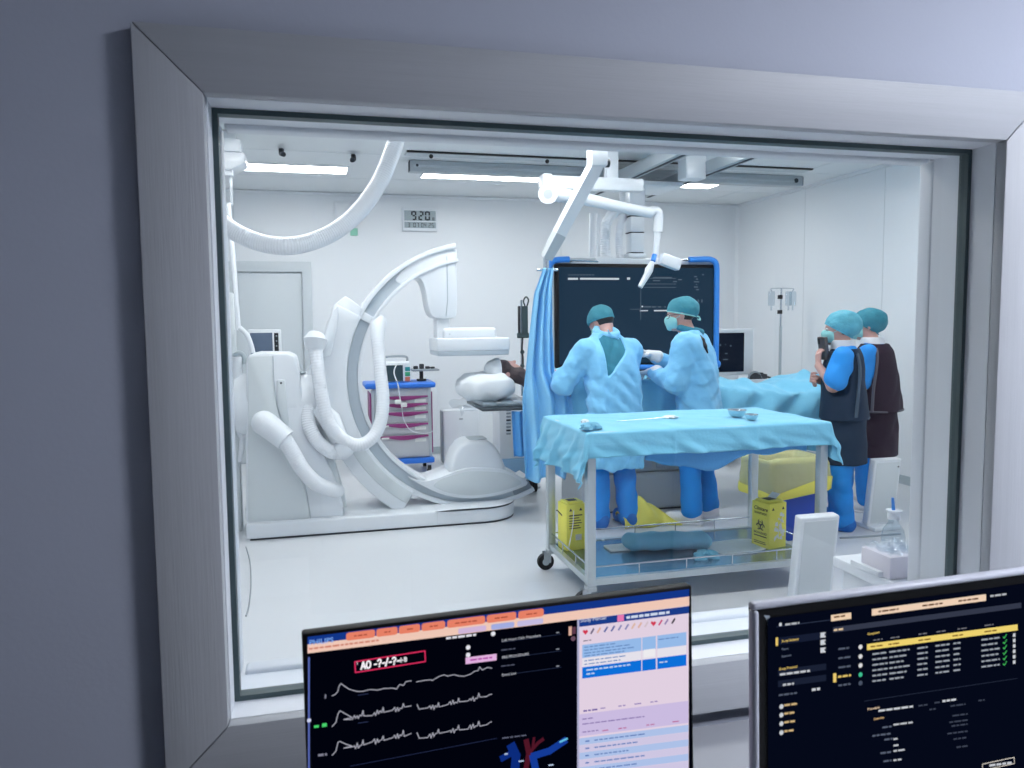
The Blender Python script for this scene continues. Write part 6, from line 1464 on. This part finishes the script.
# ---------------------------------------------------------------- control desk with the two monitors
dk = thing('control_desk', (0.5, 0.9, 0), 'grey control desk under the observation window', 'desk')
MB().rbox(-0.8, 2.2, 0.55, 1.285, 0.705, 0.735, 0.004).build('desk_top', 'desk_grey', dk)
for x in (-0.76, 2.12):
    for y in (0.6, 1.2): MB().rbox(x, x+0.05, y, y+0.05, 0, 0.7045, 0.004).build('leg', 'painted_grey', dk)
MB().box(-0.7, 2.1, 1.23, 1.245, 0.35, 0.7045).build('modesty_panel', 'desk_grey', dk, 0)
UI = {}
def ui(rgb, s=0.8):
    k = (rgb, s)
    if k not in UI: UI[k] = emis('display_%d_%d_%d' % rgb, rgb, s)
    return UI[k]
class Display:
    def __init__(s, tl, tr, yl, yr, tilt, x0, x1, slope, ytl):
        s.A = at(*tl, yl); s.B = at(*tr, yr); s.ex = s.B-s.A; s.W = np.linalg.norm(s.ex); s.ex = s.ex/s.W
        nrm = np.cross(s.ex, (0, 0, 1.0)); nrm /= np.linalg.norm(nrm)      # towards the viewer
        s.n = nrm*math.cos(tilt)+np.array([0, 0, math.sin(tilt)]); s.ez = np.cross(s.n, s.ex)*-1
        s.ez = np.cross(s.ex, s.n)*-1; s.x0 = x0; s.slope = slope; s.ytl = ytl
        if s.ez[2] < 0: s.ez = -s.ez
        s.rot = Matrix(((s.ex[0], -s.n[0], s.ez[0], s.A[0]), (s.ex[1], -s.n[1], s.ez[1], s.A[1]), (s.ex[2], -s.n[2], s.ez[2], s.A[2]), (0, 0, 0, 1)))
        s.layer = 0.0004; s.small = {}
    def loc(s, px, py):
        d = ray(px, py); t = ((s.A-CAM_POS)@s.n)/(d@s.n); p = CAM_POS+t*d-s.A
        return (p@s.ex, p@s.ez)
    def yt(s, x): return s.ytl+(x-s.x0)*s.slope
    def put(s, mb, name, m, parent, smooth=0): return mb.xf(s.rot).build(name, m, parent, smooth)
    def quad(s, x0, x1, t0, t1, lay=1, round_=0, mb=None):
        pts = [s.loc(x0, s.yt(x0)+t1), s.loc(x1, s.yt(x1)+t1), s.loc(x1, s.yt(x1)+t0), s.loc(x0, s.yt(x0)+t0)]
        y = -0.0003*lay; mb = mb if mb is not None else MB()
        return mb.raw([(p[0], y-0.0001, p[1]) for p in pts]+[(p[0], y+0.0002, p[1]) for p in pts], [(0, 1, 2, 3), (4, 7, 6, 5), (0, 4, 5, 1), (1, 5, 6, 2), (2, 6, 7, 3), (3, 7, 4, 0)])
    def pill(s, x0, x1, t0, t1, lay=1):
        a = s.loc(x0, s.yt(x0)+t1); b = s.loc(x1, s.yt(x1)+t1); c = s.loc(x1, s.yt(x1)+t0); d = s.loc(x0, s.yt(x0)+t0)
        a, b, c, d = map(np.array, (a, b, c, d)); P = []; r = 0.28
        for p, q, w_ in ((a, b, d), (b, c, a), (c, d, b), (d, a, c)):
            h = np.linalg.norm(d-a); e1 = (w_-p)/np.linalg.norm(w_-p)*h*r; e2 = (q-p)/np.linalg.norm(q-p)*h*r
            P += [p+e1, p+0.3*(e1+e2), p+e2]
        y = -0.0003*lay; return MB().raw([(p[0], y, p[1]) for p in P], [tuple(range(len(P)))])
    def dot(s, x, t, r, lay=2):
        c = s.loc(x, s.yt(x)+t); q = s.loc(x+r, s.yt(x+r)+t); R_ = abs(q[0]-c[0])
        return MB().raw([(c[0]+R_*math.cos(a), -0.0003*lay, c[1]+R_*math.sin(a)) for a in np.linspace(0, 2*math.pi, 14, endpoint=False)], [tuple(range(14))])
    def words(s, x, t, w_, h, rgb, st=0.6, lay=2):
        mb = s.small.setdefault((rgb, st), MB()); e = x+w_
        while x < e-1:
            l = min(random.uniform(2.5, 7.0), e-x); s.quad(x, x+l, t-h/2, t+h/2, lay, mb=mb); x += l+1.2
    def text(s, x, t, size, txt, lay=2, bold=0.0):
        c = s.loc(x, s.yt(x)+t); q = s.loc(x, s.yt(x)+t-size); h = abs(q[1]-c[1])/0.70
        mb = text_mb(txt, h, 'LEFT', 0, bold); mb.v = [(p[0]+c[0], -0.0003*lay, p[2]+c[1]) for p in mb.v]; return mb
    def line(s, pts, w_, lay=2):
        mb = MB(); L = [s.loc(*p) for p in pts]; h = w_/850/2
        for (x0, z0), (x1, z1) in zip(L[:-1], L[1:]):
            d = np.array([x1-x0, z1-z0]); d /= np.linalg.norm(d)+1e-9; n_ = np.array([-d[1], d[0]])*h; e = d*h*0.5
            mb.raw([(x0-e[0]+n_[0], -0.0003*lay, z0-e[1]+n_[1]), (x0-e[0]-n_[0], -0.0003*lay, z0-e[1]-n_[1]), (x1+e[0]-n_[0], -0.0003*lay, z1+e[1]-n_[1]), (x1+e[0]+n_[0], -0.0003*lay, z1+e[1]+n_[1])], [(0, 1, 2, 3)])
        return mb
    def flush(s, parent):
        for (rgb, st), mb in s.small.items():
            o = s.put(mb, 'small_print', ui(rgb, st), parent); o['kind'] = 'stuff'
# ---- left monitor
D = Display((302, 634), (692, 585), 0.925, 0.95, math.radians(2.0), 302, 692, -49/390, 634)
mn = thing('desk_monitor', (D.A[0]+D.W/2, 0.98, 0.7355), 'black desk monitor with heart traces and a pink report panel, on the left', 'monitor')
H_ = 0.325
D.put(MB().rbox(0, D.W, 0.0, 0.018, -H_, 0.0, 0.003), 'monitor_bezel', 'bezel_black', mn, 35)
D.put(MB().rbox(0.03, D.W-0.03, 0.0185, 0.045, -H_+0.02, -0.02, 0.012), 'monitor_back', 'bezel_black', mn, 35)
cx_, cy_ = D.A[0]+D.W/2, 1.02
MB().rbox(cx_-0.03, cx_+0.03, cy_-0.01, cy_+0.02, 0.75, 0.98, 0.004).build('stand_neck', 'bezel_black', mn)
MB().rbox(cx_-0.12, cx_+0.12, cy_-0.08, cy_+0.09, 0.7358, 0.752, 0.005).build('stand_base', 'bezel_black', mn)
sl = D.put(MB().box(0.006, D.W-0.004, -0.0002, 0.0006, -H_+0.012, -0.006), 'screen', ui((3, 6, 22), 0.5), mn)
def k_(x): return 1-0.22*(x-302)/390
def q_(x0, x1, t0, t1, name, rgb, st=0.8, lay=1, pill=False):
    if pill: mb = D.pill(x0, x1, t0*k_((x0+x1)/2), t1*k_((x0+x1)/2), lay)
    else: mb = D.quad(x0, x1, t0, t1, lay)
    return D.put(mb, name, ui(rgb, st), sl)
D.put(D.quad(307.5, 689, 3.6, 11, 1), 'title_bar', ui((22, 60, 150), 0.8), sl)
D.put(D.text(309, 12, 5.2, 'PHILIPS', 3, 0.00006), 'lettering', ui((130, 180, 255), 0.9), sl)
D.put(D.quad(307.5, 689, 11, 20, 2), 'menu_strip', ui((255, 214, 196), 0.85), sl)
for x0, x1 in ((346, 375), (376.2, 397.5), (398.7, 420), (421.5, 445), (447, 485), (486.5, 516), (518, 543.5)):
    D.put(D.pill(x0, x1, 4.2, 12.2, 3), 'tab', ui((246, 138, 110), 0.85), sl); D.words(x0+8, 8.3, (x1-x0)-15, 1.2, (200, 90, 70), 0.7, 4)
D.words(309, 15.5, 70, 1.8, (232, 150, 130), 0.8, 4)
D.put(D.pill(458, 486, 14, 19.5, 3), 'menu_chip', ui((228, 200, 238), 0.8), sl); D.put(D.pill(491, 514, 14, 19.5, 3), 'menu_chip', ui((178, 190, 246), 0.8), sl); D.put(D.pill(517, 543, 14, 19.5, 3), 'menu_chip', ui((214, 206, 246), 0.8), sl)
D.put(D.quad(308, 309.8, 24, 200, 2), 'divider', ui((110, 130, 220), 0.6), sl)
D.put(D.dot(309, 87, 2.2, 3), 'slider_knob', ui((220, 225, 255), 0.8), sl)
# alarm box
b = [(354.8, 661.5), (424.8, 650.6), (425.2, 661.2), (355.4, 672.2), (354.8, 661.5)]
D.put(D.line(b, 1.3, 3), 'alarm_frame', ui((230, 50, 100), 0.85), sl)
def slanted(x, py, size, txt, name, rgb, st=0.9, bold=0.0, sx=1.0):
    c = D.loc(x, py); q = D.loc(x, py-size); h = abs(q[1]-c[1])/0.70; mb = text_mb(txt, h, 'LEFT', 0, bold)
    mb.v = [(p[0]*sx+c[0], -0.0012, p[2]+c[1]) for p in mb.v]; return D.put(mb, name, ui(rgb, st), sl)
slanted(356, 664.5, 3.2, '1', 'lettering', (245, 240, 245)); arcs = lambda cx, cy, rx, ry, a0, a1, n=8: [(cx+rx*math.cos(math.radians(a)), cy+ry*math.sin(math.radians(a))) for a in np.linspace(a0, a1, n)]
GL = {'A': [[(0, 0), (0.3, 1), (0.6, 0)], [(0.12, 0.33), (0.48, 0.33)]], 'O': [arcs(0.3, 0.5, 0.28, 0.48, 0, 360, 18)], '-': [[(0.05, 0.42), (0.42, 0.42)]],
      '?': [arcs(0.26, 0.74, 0.22, 0.24, 170, -60, 10)+[(0.27, 0.42), (0.27, 0.28)], [(0.27, 0.10), (0.27, 0.0)]], '/': [[(0.0, -0.05), (0.34, 1.05)]],
      '(': [arcs(0.4, 0.45, 0.25, 0.62, 130, 230, 8)], ')': [arcs(-0.1, 0.45, 0.25, 0.62, 50, -50, 8)], '1': [[(0.05, 0.8), (0.22, 1), (0.22, 0)]]}
WD = {'A': 0.72, 'O': 0.74, '-': 0.5, '?': 0.6, '/': 0.42, '(': 0.36, ')': 0.36, '1': 0.42, ' ': 0.3}
x_, sc_ = 361.0, 7.4
for ch in 'AO -?-/-?-':
    for st_ in GL.get(ch, []): D.put(D.line([(x_+a_*sc_*0.98, 669.2-(x_-361)*0.147-a_*sc_*0.147-b__*sc_) for a_, b__ in st_], 1.7, 3), 'letter_stroke', ui((250, 246, 250), 0.95), sl)
    x_ += WD[ch]*sc_*0.98
sc_ = 4.4; y0_ = 669.0-(x_-361)*0.147-1.2
for ch in '(-1)':
    for st_ in GL.get(ch, []): D.put(D.line([(x_+a_*sc_, y0_-a_*sc_*0.147-b__*sc_) for a_, b__ in st_], 1.1, 3), 'letter_stroke', ui((245, 240, 245), 0.9), sl)
    x_ += WD[ch]*sc_; y0_ -= WD[ch]*sc_*0.147
# traces
Z1 = lambda pts: [(290+x/3.877, 570+y/3.877) for x, y in pts]
w1a = [(163, 487), (175, 483), (185, 470), (190, 446), (198, 438), (215, 452), (228, 460), (250, 466), (262, 474), (285, 466), (310, 460), (340, 462), (365, 456), (400, 458), (412, 462), (425, 446), (440, 446), (448, 436), (470, 432)]
w1b = [(490, 435), (520, 430), (545, 426), (552, 431), (575, 417), (598, 408), (610, 414), (635, 406), (655, 414), (675, 408), (700, 402), (715, 394), (728, 392), (735, 376), (745, 388), (765, 380), (782, 377)]
w2a = [(163, 602), (178, 590), (186, 556), (194, 548), (215, 560), (240, 570), (255, 582), (268, 566), (275, 582), (290, 580), (330, 576), (345, 566), (360, 552), (366, 572), (385, 567), (410, 560), (430, 546), (438, 536), (446, 556), (475, 550)]
w2b = [(492, 522), (500, 540), (525, 534), (545, 530), (558, 520), (572, 510), (580, 530), (600, 526), (625, 518), (645, 508), (656, 498), (662, 520), (690, 510), (710, 498), (730, 490), (735, 478), (742, 498), (765, 492), (776, 480), (782, 488)]
def beats(X, Y, n, first=True):     # small double bumps between the peaks
    Z4 = lambda x, y: ((340+x/5.567-290)*3.877, (630+y/5.567-570)*3.877)
    pts = [(X-12, Y-30)] if first else []
    for b_ in range(n):
        x, y = X+112*b_, Y-23*b_
        pts += [(x, y), (x+48, y-7), (x+60, y-22), (x+66, y-4), (x+76, y-30), (x+82, y-8), (x+90, y-24), (x+100, y-22), (x+108, y-48)]
    pts += [(X+112*n+2, Y-23*n), (X+112*n+40, Y-23*n-10)]
    return [Z4(*p) for p in pts]
w2a = [(163, 602), (178, 590), (186, 556), (194, 548), (215, 560), (240, 572)]+beats(20, 500, 3, False)
w2b = beats(440, 445, 3)+[(x_, y_) for x_, y_ in ((772, 484), (782, 478))]
w3 = lambda w: [(x, y+ (112 if x < 300 else 108)) for x, y in w]
for ww in (w1a, w1b, w2a, w2b, w3(w2a), w3(w2b)): D.put(D.line(Z1([(x+0.0, y+random.uniform(-4, 4)) for x, y in ww]), 0.9, 2), 'heart_trace', ui((190, 190, 205), 0.75), sl)
for yy in (700, 728): D.put(D.line([(350+8, yy-5), (368, yy-6.5)], 0.7, 2), 'trace_scale', ui((60, 70, 110), 0.6), sl)
D.put(D.line([(325.5, 694.5), (325.3, 698)], 1.4, 2), 'trace_label', ui((150, 150, 170), 0.7), sl)
D.words(314, 94, 5, 2.4, (80, 230, 120), 0.8, 3); D.words(322, 93.5, 5, 3.4, (80, 230, 120), 0.8, 3); D.words(318, 123, 9, 2.2, (150, 150, 170), 0.7, 3)
D.put(D.line([(350, 766), (497, 738)], 0.6, 2), 'divider_line', ui((50, 60, 100), 0.6), sl)
D.words(446, 22.2, 30, 2.2, (240, 240, 250), 0.8, 3)
for x, t_ in ((468, 34), (468, 41.5), (493, 23.5)): D.put(D.dot(x, t_, 2.3, 3), 'marker', ui((240, 240, 248), 0.85), sl)
D.put(D.quad(465.5, 496.5, 44, 50.5, 2), 'highlight_chip', ui((238, 190, 236), 0.85), sl); D.words(470, 47, 22, 1.6, (200, 90, 190), 0.8, 3)
# middle column
for x, py, sz, tx in ((501.6, 641.5, 2.6, 'Left Heart Cath Procedure'), (501.6, 658.5, 2.6, 'PRE PROCEDURE'), (501.6, 676, 2.6, 'Event List')): slanted(x, py, sz, tx, 'lettering', (225, 228, 240), 0.75)
for x, py in ((501, 650), (501, 666)): D.words(x, py-D.yt(x), 14, 1.0, (110, 115, 140), 0.6, 3)
for py in (634, 650.5, 667): D.put(D.line([(502, py+8), (561, py)], 0.6, 2), 'divider_line', ui((50, 60, 90), 0.6), sl); 
for py in (632.5, 649, 666): D.words(556, py-D.yt(556), 3, 1.0, (170, 175, 190), 0.7, 3)
D.put(D.quad(568.5, 571.5, 26, 35, 2), 'side_chip', ui((240, 190, 170), 0.8), sl); D.put(D.quad(572, 575.5, 27, 34, 2), 'side_chip', ui((110, 70, 90), 0.7), sl); D.put(D.dot(573, 38.5, 2.4, 2), 'side_icon', ui((120, 90, 110), 0.7), sl)
D.words(502, 131-2, 24, 1.1, (120, 125, 150), 0.6, 3)
Z2 = lambda pts: [(490+x/3.877, 570+y/3.877) for x, y in pts]
D.put(D.line(Z2([(95, 790), (100, 720), (82, 680)]), 10, 2), 'vessel', ui((20, 62, 170), 0.5), sl); D.put(D.line(Z2([(45, 730), (100, 700)]), 7, 2), 'vessel', ui((20, 62, 170), 0.5), sl)
D.put(D.line(Z2([(180, 790), (165, 720), (230, 700), (290, 660)]), 8, 3), 'vessel', ui((28, 76, 190), 0.6), sl)
D.put(D.line(Z2([(135, 790), (150, 710), (140, 660)]), 6, 2), 'vessel', ui((110, 34, 56), 0.5), sl); D.put(D.line(Z2([(150, 710), (185, 670), (205, 655)]), 4, 2), 'vessel', ui((110, 34, 56), 0.5), sl); D.put(D.line(Z2([(165, 690), (170, 650)]), 3, 2), 'vessel', ui((110, 34, 56), 0.5), sl)
D.put(D.line(Z2([(270, 665), (298, 652)]), 2.4, 4), 'vessel_mark', ui((110, 210, 250), 0.8), sl)
for x, y in ((55, 712), (110, 740), (225, 755)): D.words(490+x/3.877, 570+y/3.877-D.yt(490+x/3.877), 5, 1.4, (200, 220, 250), 0.8, 5)
# report panel
D.put(D.quad(577.5, 688.5, 20, 200, 1.5), 'report_panel', ui((240, 222, 240), 0.86), sl)
D.put(D.quad(577, 579, 20, 200, 3), 'panel_edge', ui((190, 190, 225), 0.8), sl)
D.put(D.quad(579, 688.5, 20.4, 27.5, 3), 'panel_header', ui((30, 66, 150), 0.8), sl)
slanted(580, 622.2, 3.6, 'Study Manual', 'lettering', (225, 232, 250), 0.85); D.put(D.quad(617, 623.5, 20.6, 27, 4), 'header_icon', ui((246, 130, 190), 0.85), sl); D.words(626, 24, 45, 2.6, (220, 230, 250), 0.85, 5)
for x, rgb in ((585, (225, 60, 90)), (653, (225, 60, 90))):
    h = [(0, 2.6), (-2.6, -0.4), (-2.2, -2.2), (-0.9, -2.4), (0, -1.2), (0.9, -2.4), (2.2, -2.2), (2.6, -0.4)]; P_ = [D.loc(x+a, D.yt(x)+33.5+b_) for a, b_ in h]
    D.put(MB().raw([(p[0], -0.0012, p[1]) for p in P_], [tuple(range(8))]), 'heart_icon', ui(rgb, 0.85), sl)
for x, rgb in ((592, (120, 110, 140)), (598.5, (240, 190, 170)), (605.5, (110, 120, 180)), (612.5, (110, 120, 180)), (619.5, (150, 150, 200)), (626.5, (150, 150, 200)), (633, (240, 200, 180)), (639.5, (240, 190, 170)), (646, (230, 210, 220)), (660, (220, 90, 140)), (666, (160, 140, 190)), (673, (40, 36, 50))):
    D.put(D.line([(x-1.4, D.yt(x)+35.5), (x+1.4, D.yt(x)+31)], 2.2, 4), 'tool_icon', ui(rgb, 0.8), sl)
D.words(583, 42, 8, 1.0, (150, 140, 160), 0.7, 4)
for a, b_ in ((582, 641), (642, 655.5), (657, 686)):
    D.put(D.quad(a, b_, 46-0*a, 59, 3), 'table_header', ui((160, 200, 250), 0.84), sl)
    D.put(D.quad(a, b_, 59.4, 68, 3), 'table_row', ui((244, 240, 250), 0.86), sl)
    D.put(D.quad(a, b_, 68.4, 79.5, 3), 'table_row', ui((14, 120, 232), 0.85), sl)
for t_, w_ in ((48.5, 32), (51.5, 46), (54.5, 50), (57.3, 40), (62, 42), (65.5, 36)): D.words(584, t_, w_, 0.9, (110, 150, 215), 0.75, 4)
for t_ in (71.5, 75.5): D.words(586, t_, 44 if t_ < 73 else 8, 1.3, (210, 230, 252), 0.85, 4)
D.put(D.quad(643.5, 654.5, 58.5, 66, 4), 'table_cell', ui((250, 248, 252), 0.88), sl); D.words(658, 50, 20, 0.9, (110, 150, 215), 0.75, 4); D.words(659, 73, 8, 1.2, (210, 230, 252), 0.8, 4)
D.put(D.quad(579.2, 688, 115, 137, 3), 'report_band', ui((218, 202, 242), 0.84), sl)
D.words(583, 112, 14, 1.6, (130, 110, 180), 0.8, 4)
for x in (600, 618, 634, 650): D.words(x, 111.5, 7, 1.1, (170, 150, 210), 0.75, 4)
for t_, w_ in ((120, 12), (125, 62), (133, 16)): D.words(582, t_, w_, 1.1, (160, 140, 200), 0.75, 4)
for x in (602, 618, 646, 672): D.words(x, 134, 8, 1.1, (210, 130, 180), 0.75, 4)
for k in range(7):
    D.put(D.quad(579.2, 688, 139+k*7.2, 145.8+k*7.2, 3), 'list_row', ui((186, 208, 250) if k % 2 == 0 else (222, 214, 244), 0.84), sl); D.words(585, 142.5+k*7.2, 4, 1.4, (110, 140, 210), 0.75, 4); D.words(594, 142.5+k*7.2, 52-(k % 3)*9, 1.2, (120, 150, 215), 0.75, 4)
D.flush(sl)
# ---- right monitor
D2 = Display((758, 609.5), (1024, 574.5), 0.80, 0.817, math.radians(2.0), 758, 1024, -35/266, 609.5)
D = D2
W2 = 0.46; H2_ = 0.36
mr = thing('desk_monitor', (D.A[0]+W2/2, 0.86, 0.7355), 'grey framed desk monitor with a dark procedure list, on the right', 'monitor')
gx, gt = 0.0085, 0.0085
fr = MB()
def fbox(x0, x1, z0, z1): fr.rbox(x0, x1, -0.006, 0.05, z0, z1, 0.008, 3)
D.put(MB().rbox(-gx, W2+gx, -0.004, 0.010, 0.0, gt, 0.004, 3), 'frame_top', 'bezel_grey', mr, 35)
D.put(MB().rbox(-gx, W2+gx, -0.004, 0.010, -H2_-gt, -H2_, 0.004, 3), 'frame_bottom', 'bezel_grey', mr, 35)
D.put(MB().rbox(-gx, 0, -0.004, 0.0095, -H2_+0.0005, -0.0005, 0.004, 3), 'frame_side', 'bezel_grey', mr, 35)
D.put(MB().rbox(W2, W2+gx, -0.004, 0.0095, -H2_+0.0005, -0.0005, 0.004, 3), 'frame_side', 'bezel_grey', mr, 35)
D.put(MB().rbox(0.10, W2-0.02, 0.0205, 0.06, -H2_+0.03, -0.06, 0.012), 'monitor_back', 'bezel_grey', mr, 35)
D.put(MB().box(0.0003, W2-0.0003, 0.0035, 0.02, -H2_+0.0003, -0.0003), 'monitor_bezel', 'bezel_black', mr)
cx_, cy_ = D.A[0]+W2/2, 0.93
MB().rbox(cx_-0.04, cx_+0.04, cy_-0.02, cy_+0.02, 0.75, 0.95, 0.006).build('stand_neck', 'bezel_grey', mr)
MB().rbox(cx_-0.13, cx_+0.13, cy_-0.10, cy_+0.10, 0.7358, 0.755, 0.006).build('stand_base', 'bezel_grey', mr)
sl = D.put(MB().box(0.0155, W2-0.016, 0.0006, 0.0034, -H2_+0.016, -0.0135), 'screen', ui((9, 16, 36), 0.55), mr)
Y_ = (250, 216, 120); WH = (228, 232, 240); GR = (110, 120, 142)
Q3 = lambda x, y: (740+x/3.69, 560+y/3.69)
Q4 = lambda x, y: (864+x/3.69, 560+y/3.69)
def rel(p): return p[0], p[1]-D.yt(p[0])
def box4(p, q, name, rgb, st=0.8, lay=2):      # p = top left px, q = width px, height px
    x, t_ = rel(p); return D.put(D.quad(x, x+q[0], t_, t_+q[1], lay), name, ui(rgb, st), sl)
D.put(MB().raw([(p[0], 0.0030, p[1]) for p in (D.loc(765.5, 616), D.loc(771.5, 616.5), D.loc(769.5, 624))], [(0, 1, 2)]), 'corner_sticker', 'device_grey', mr)
box4((779, 623), (2.4, 3), 'icon', WH, 0.8); D.words(785, 624.5-D.yt(785), 14, 1.8, WH, 0.6)
box4(Q3(335, 203), (20, 6.2), 'button', (252, 222, 190), 0.85); D.words(833.5, 617-D.yt(833.5), 11, 1.6, (130, 90, 60), 0.7, 3)
D.put(D.line([Q3(135, 246), Q3(335, 220)], 0.7, 2), 'divider_line', ui((60, 70, 96), 0.7), sl)
box4(Q4(28, 181), (114, 6.6), 'patient_bar', (252, 222, 196), 0.85)
for x in (878, 922, 958): D.words(x, 3.0+rel(Q4(28, 181))[1]+0.2, 20, 1.6, (120, 84, 60), 0.7, 3)
D.words(990, rel(Q4(465, 133))[1], 16, 1.8, WH, 0.6)
# side menu
box4(Q3(131, 286), (2.2, 8.2), 'marker', Y_, 0.85); D.put(D.quad(777, 822, rel(Q3(131, 290))[1]-0.5, rel(Q3(131, 290))[1]+6.5, 1), 'menu_row', ui((28, 36, 60), 0.7), sl)
def lab(p, sz, txt, rgb, st=0.8):
    c = D.loc(*p); q = D.loc(p[0], p[1]-sz); h = abs(q[1]-c[1])/0.70; mb = text_mb(txt, h, 'LEFT', 0, 0.00008); mb.v = [(v[0]+c[0], -0.0011, v[2]+c[1]) for v in mb.v]; D.put(mb, 'lettering', ui(rgb, st), sl)
lab(Q3(152, 303), 2.4, 'X-ray Settings', Y_); lab(Q3(152, 332), 2.0, 'Fluoro', GR); lab(Q3(152, 358), 2.0, 'Exposure', GR)
for y in (276, 303, 332): box4(Q3(296, y-8), (5, 5), 'icon', WH, 0.75); D.words(824, rel(Q3(296, y))[1], 2.2, 2, (30, 40, 60), 0.6, 4)
lab(Q3(142, 406), 2.4, 'X-ray Protocol', Y_)
for y in (416, 457): D.put(D.quad(778, 826, rel(Q3(140, y))[1]-3, rel(Q3(140, y))[1]+3.2, 1), 'menu_row', ui((32, 40, 62), 0.7), sl)
D.words(779.5, rel(Q3(146, 422))[1]+0, 30, 2.0, WH, 0.7, 3); D.words(782.5, rel(Q3(157, 460))[1]+0, 11, 2.0, WH, 0.65, 3); D.words(778.5, rel(Q3(142, 498))[1], 20, 1.6, GR, 0.6, 3); D.words(811.5, rel(Q3(264, 478))[1], 8, 2.4, WH, 0.75, 3)
for k, y in enumerate((540, 571, 603, 636)):
    D.put(D.dot(781, rel(Q3(150, y))[1], 2.1, 3), 'icon', ui(WH, 0.75), sl); D.words(784, rel(Q3(163, y-5))[1], (14, 11, 11, 9)[k], 1.9, (240, 206, 150), 0.7, 3)
# second column and table
D.put(D.quad(833, 1021, rel(Q3(343, 258))[1]-2.6, rel(Q3(343, 258))[1]+2.6, 1), 'table_title', ui((62, 68, 88), 0.7), sl); D.words(833.5, rel(Q3(345, 258))[1], 9, 1.8, (250, 220, 180), 0.8, 3)
for y in (328, 362, 396, 462): D.words(838, rel(Q3(362, y))[1], 12, 1.6, GR, 0.6, 3)
for k, y in enumerate((320, 355, 388, 422, 453)): D.put(D.dot(860, rel(Q3(443, y))[1], 2.0, 3), 'status_icon', ui(((238, 238, 240), (238, 238, 240), (238, 238, 240), (70, 210, 160), (80, 90, 110))[k], 0.8), sl)
box4(Q3(343, 418), (3, 9), 'marker', Y_, 0.85); D.words(837.5, rel(Q3(362, 430))[1], 13, 1.9, Y_, 0.75, 3)
lab(Q3(468, 276), 2.2, 'Completed', Y_)
box4(Q4(10, 310), (150.5, 6.0), 'selected_row', (252, 224, 120), 0.86, 2)
for x in (870, 888, 918, 952, 984): D.words(x, rel(Q4(10, 310))[1]+3.0, 12, 1.3, (150, 110, 50), 0.7, 3)
for x in (873, 890, 918, 936, 957, 984): D.words(x, rel(Q4(10, 310))[1]-3.2, 9, 1.1, (150, 150, 160), 0.55, 3)
for k in range(6):
    t0 = rel(Q4(33, 342))[1]+k*5.4
    for x, w_ in ((872, 15), (889, 20-(k*3) % 9), (917, 10), (935, 14), (953, 7), (981, 18)): D.words(x, t0+1.2-(0.0), w_, 1.5, (190, 198, 212), 0.65, 3)
    D.put(D.line([(1002.6, D.yt(1002)+t0+1), (1003.8, D.yt(1003)+t0+2.4), (1006, D.yt(1006)+t0-1)], 1.0, 3), 'tick', ui((80, 220, 110), 0.8), sl); D.put(D.quad(1012.5, 1014.8, t0-1, t0+2.4, 3), 'lock_icon', ui(WH, 0.75), sl)
D.put(D.line([Q4(0, 520), Q4(565, 436)], 0.6, 2), 'divider_line', ui((50, 58, 80), 0.7), sl)
lab(Q4(10, 554), 2.4, 'Procedure', (250, 220, 190)); D.words(878, rel(Q4(50, 556))[1], 36, 1.8, WH, 0.75, 3); D.words(942, rel(Q4(288, 520))[1], 14, 1.9, WH, 0.75, 3)
lab(Q4(33, 590), 2.2, 'Overview', (250, 206, 150))
for x, y, w_, c in ((893, 607, 19, WH), (882, 617, 9, GR), (893, 660, 4, WH), (884, 662, 8, GR), (893, 684, 5, WH), (893, 704, 11, WH), (880, 712, 12, GR), (893, 738, 9, WH), (883, 742, 8, GR), (872, 648, 18, GR)): D.words(x, rel((x, 560+y/3.69))[1], w_, 1.6, c, 0.65, 3)
for x, y, w_ in ((918, 537, 11), (934, 526, 6), (929, 551, 6), (950, 538, 15), (952, 574, 15), (949, 598, 18), (951, 612, 16), (947, 640, 20), (953, 660, 14), (956, 690, 11), (978, 518, 6)): D.words(x, rel((x, 560+y/3.69))[1], w_, 1.3, (80, 88, 108), 0.6, 3)
p0 = Q4(435, 752); p1 = Q4(552, 727); D.put(D.line([p0, p1, (p1[0]+0.2, p1[1]+6.2), (p0[0]+0.2, p0[1]+6.2), p0], 0.9, 3), 'button_frame', ui((240, 232, 220), 0.8), sl); D.words(989, rel(Q4(455, 758))[1], 22, 2.0, WH, 0.75, 3)
D.flush(sl)
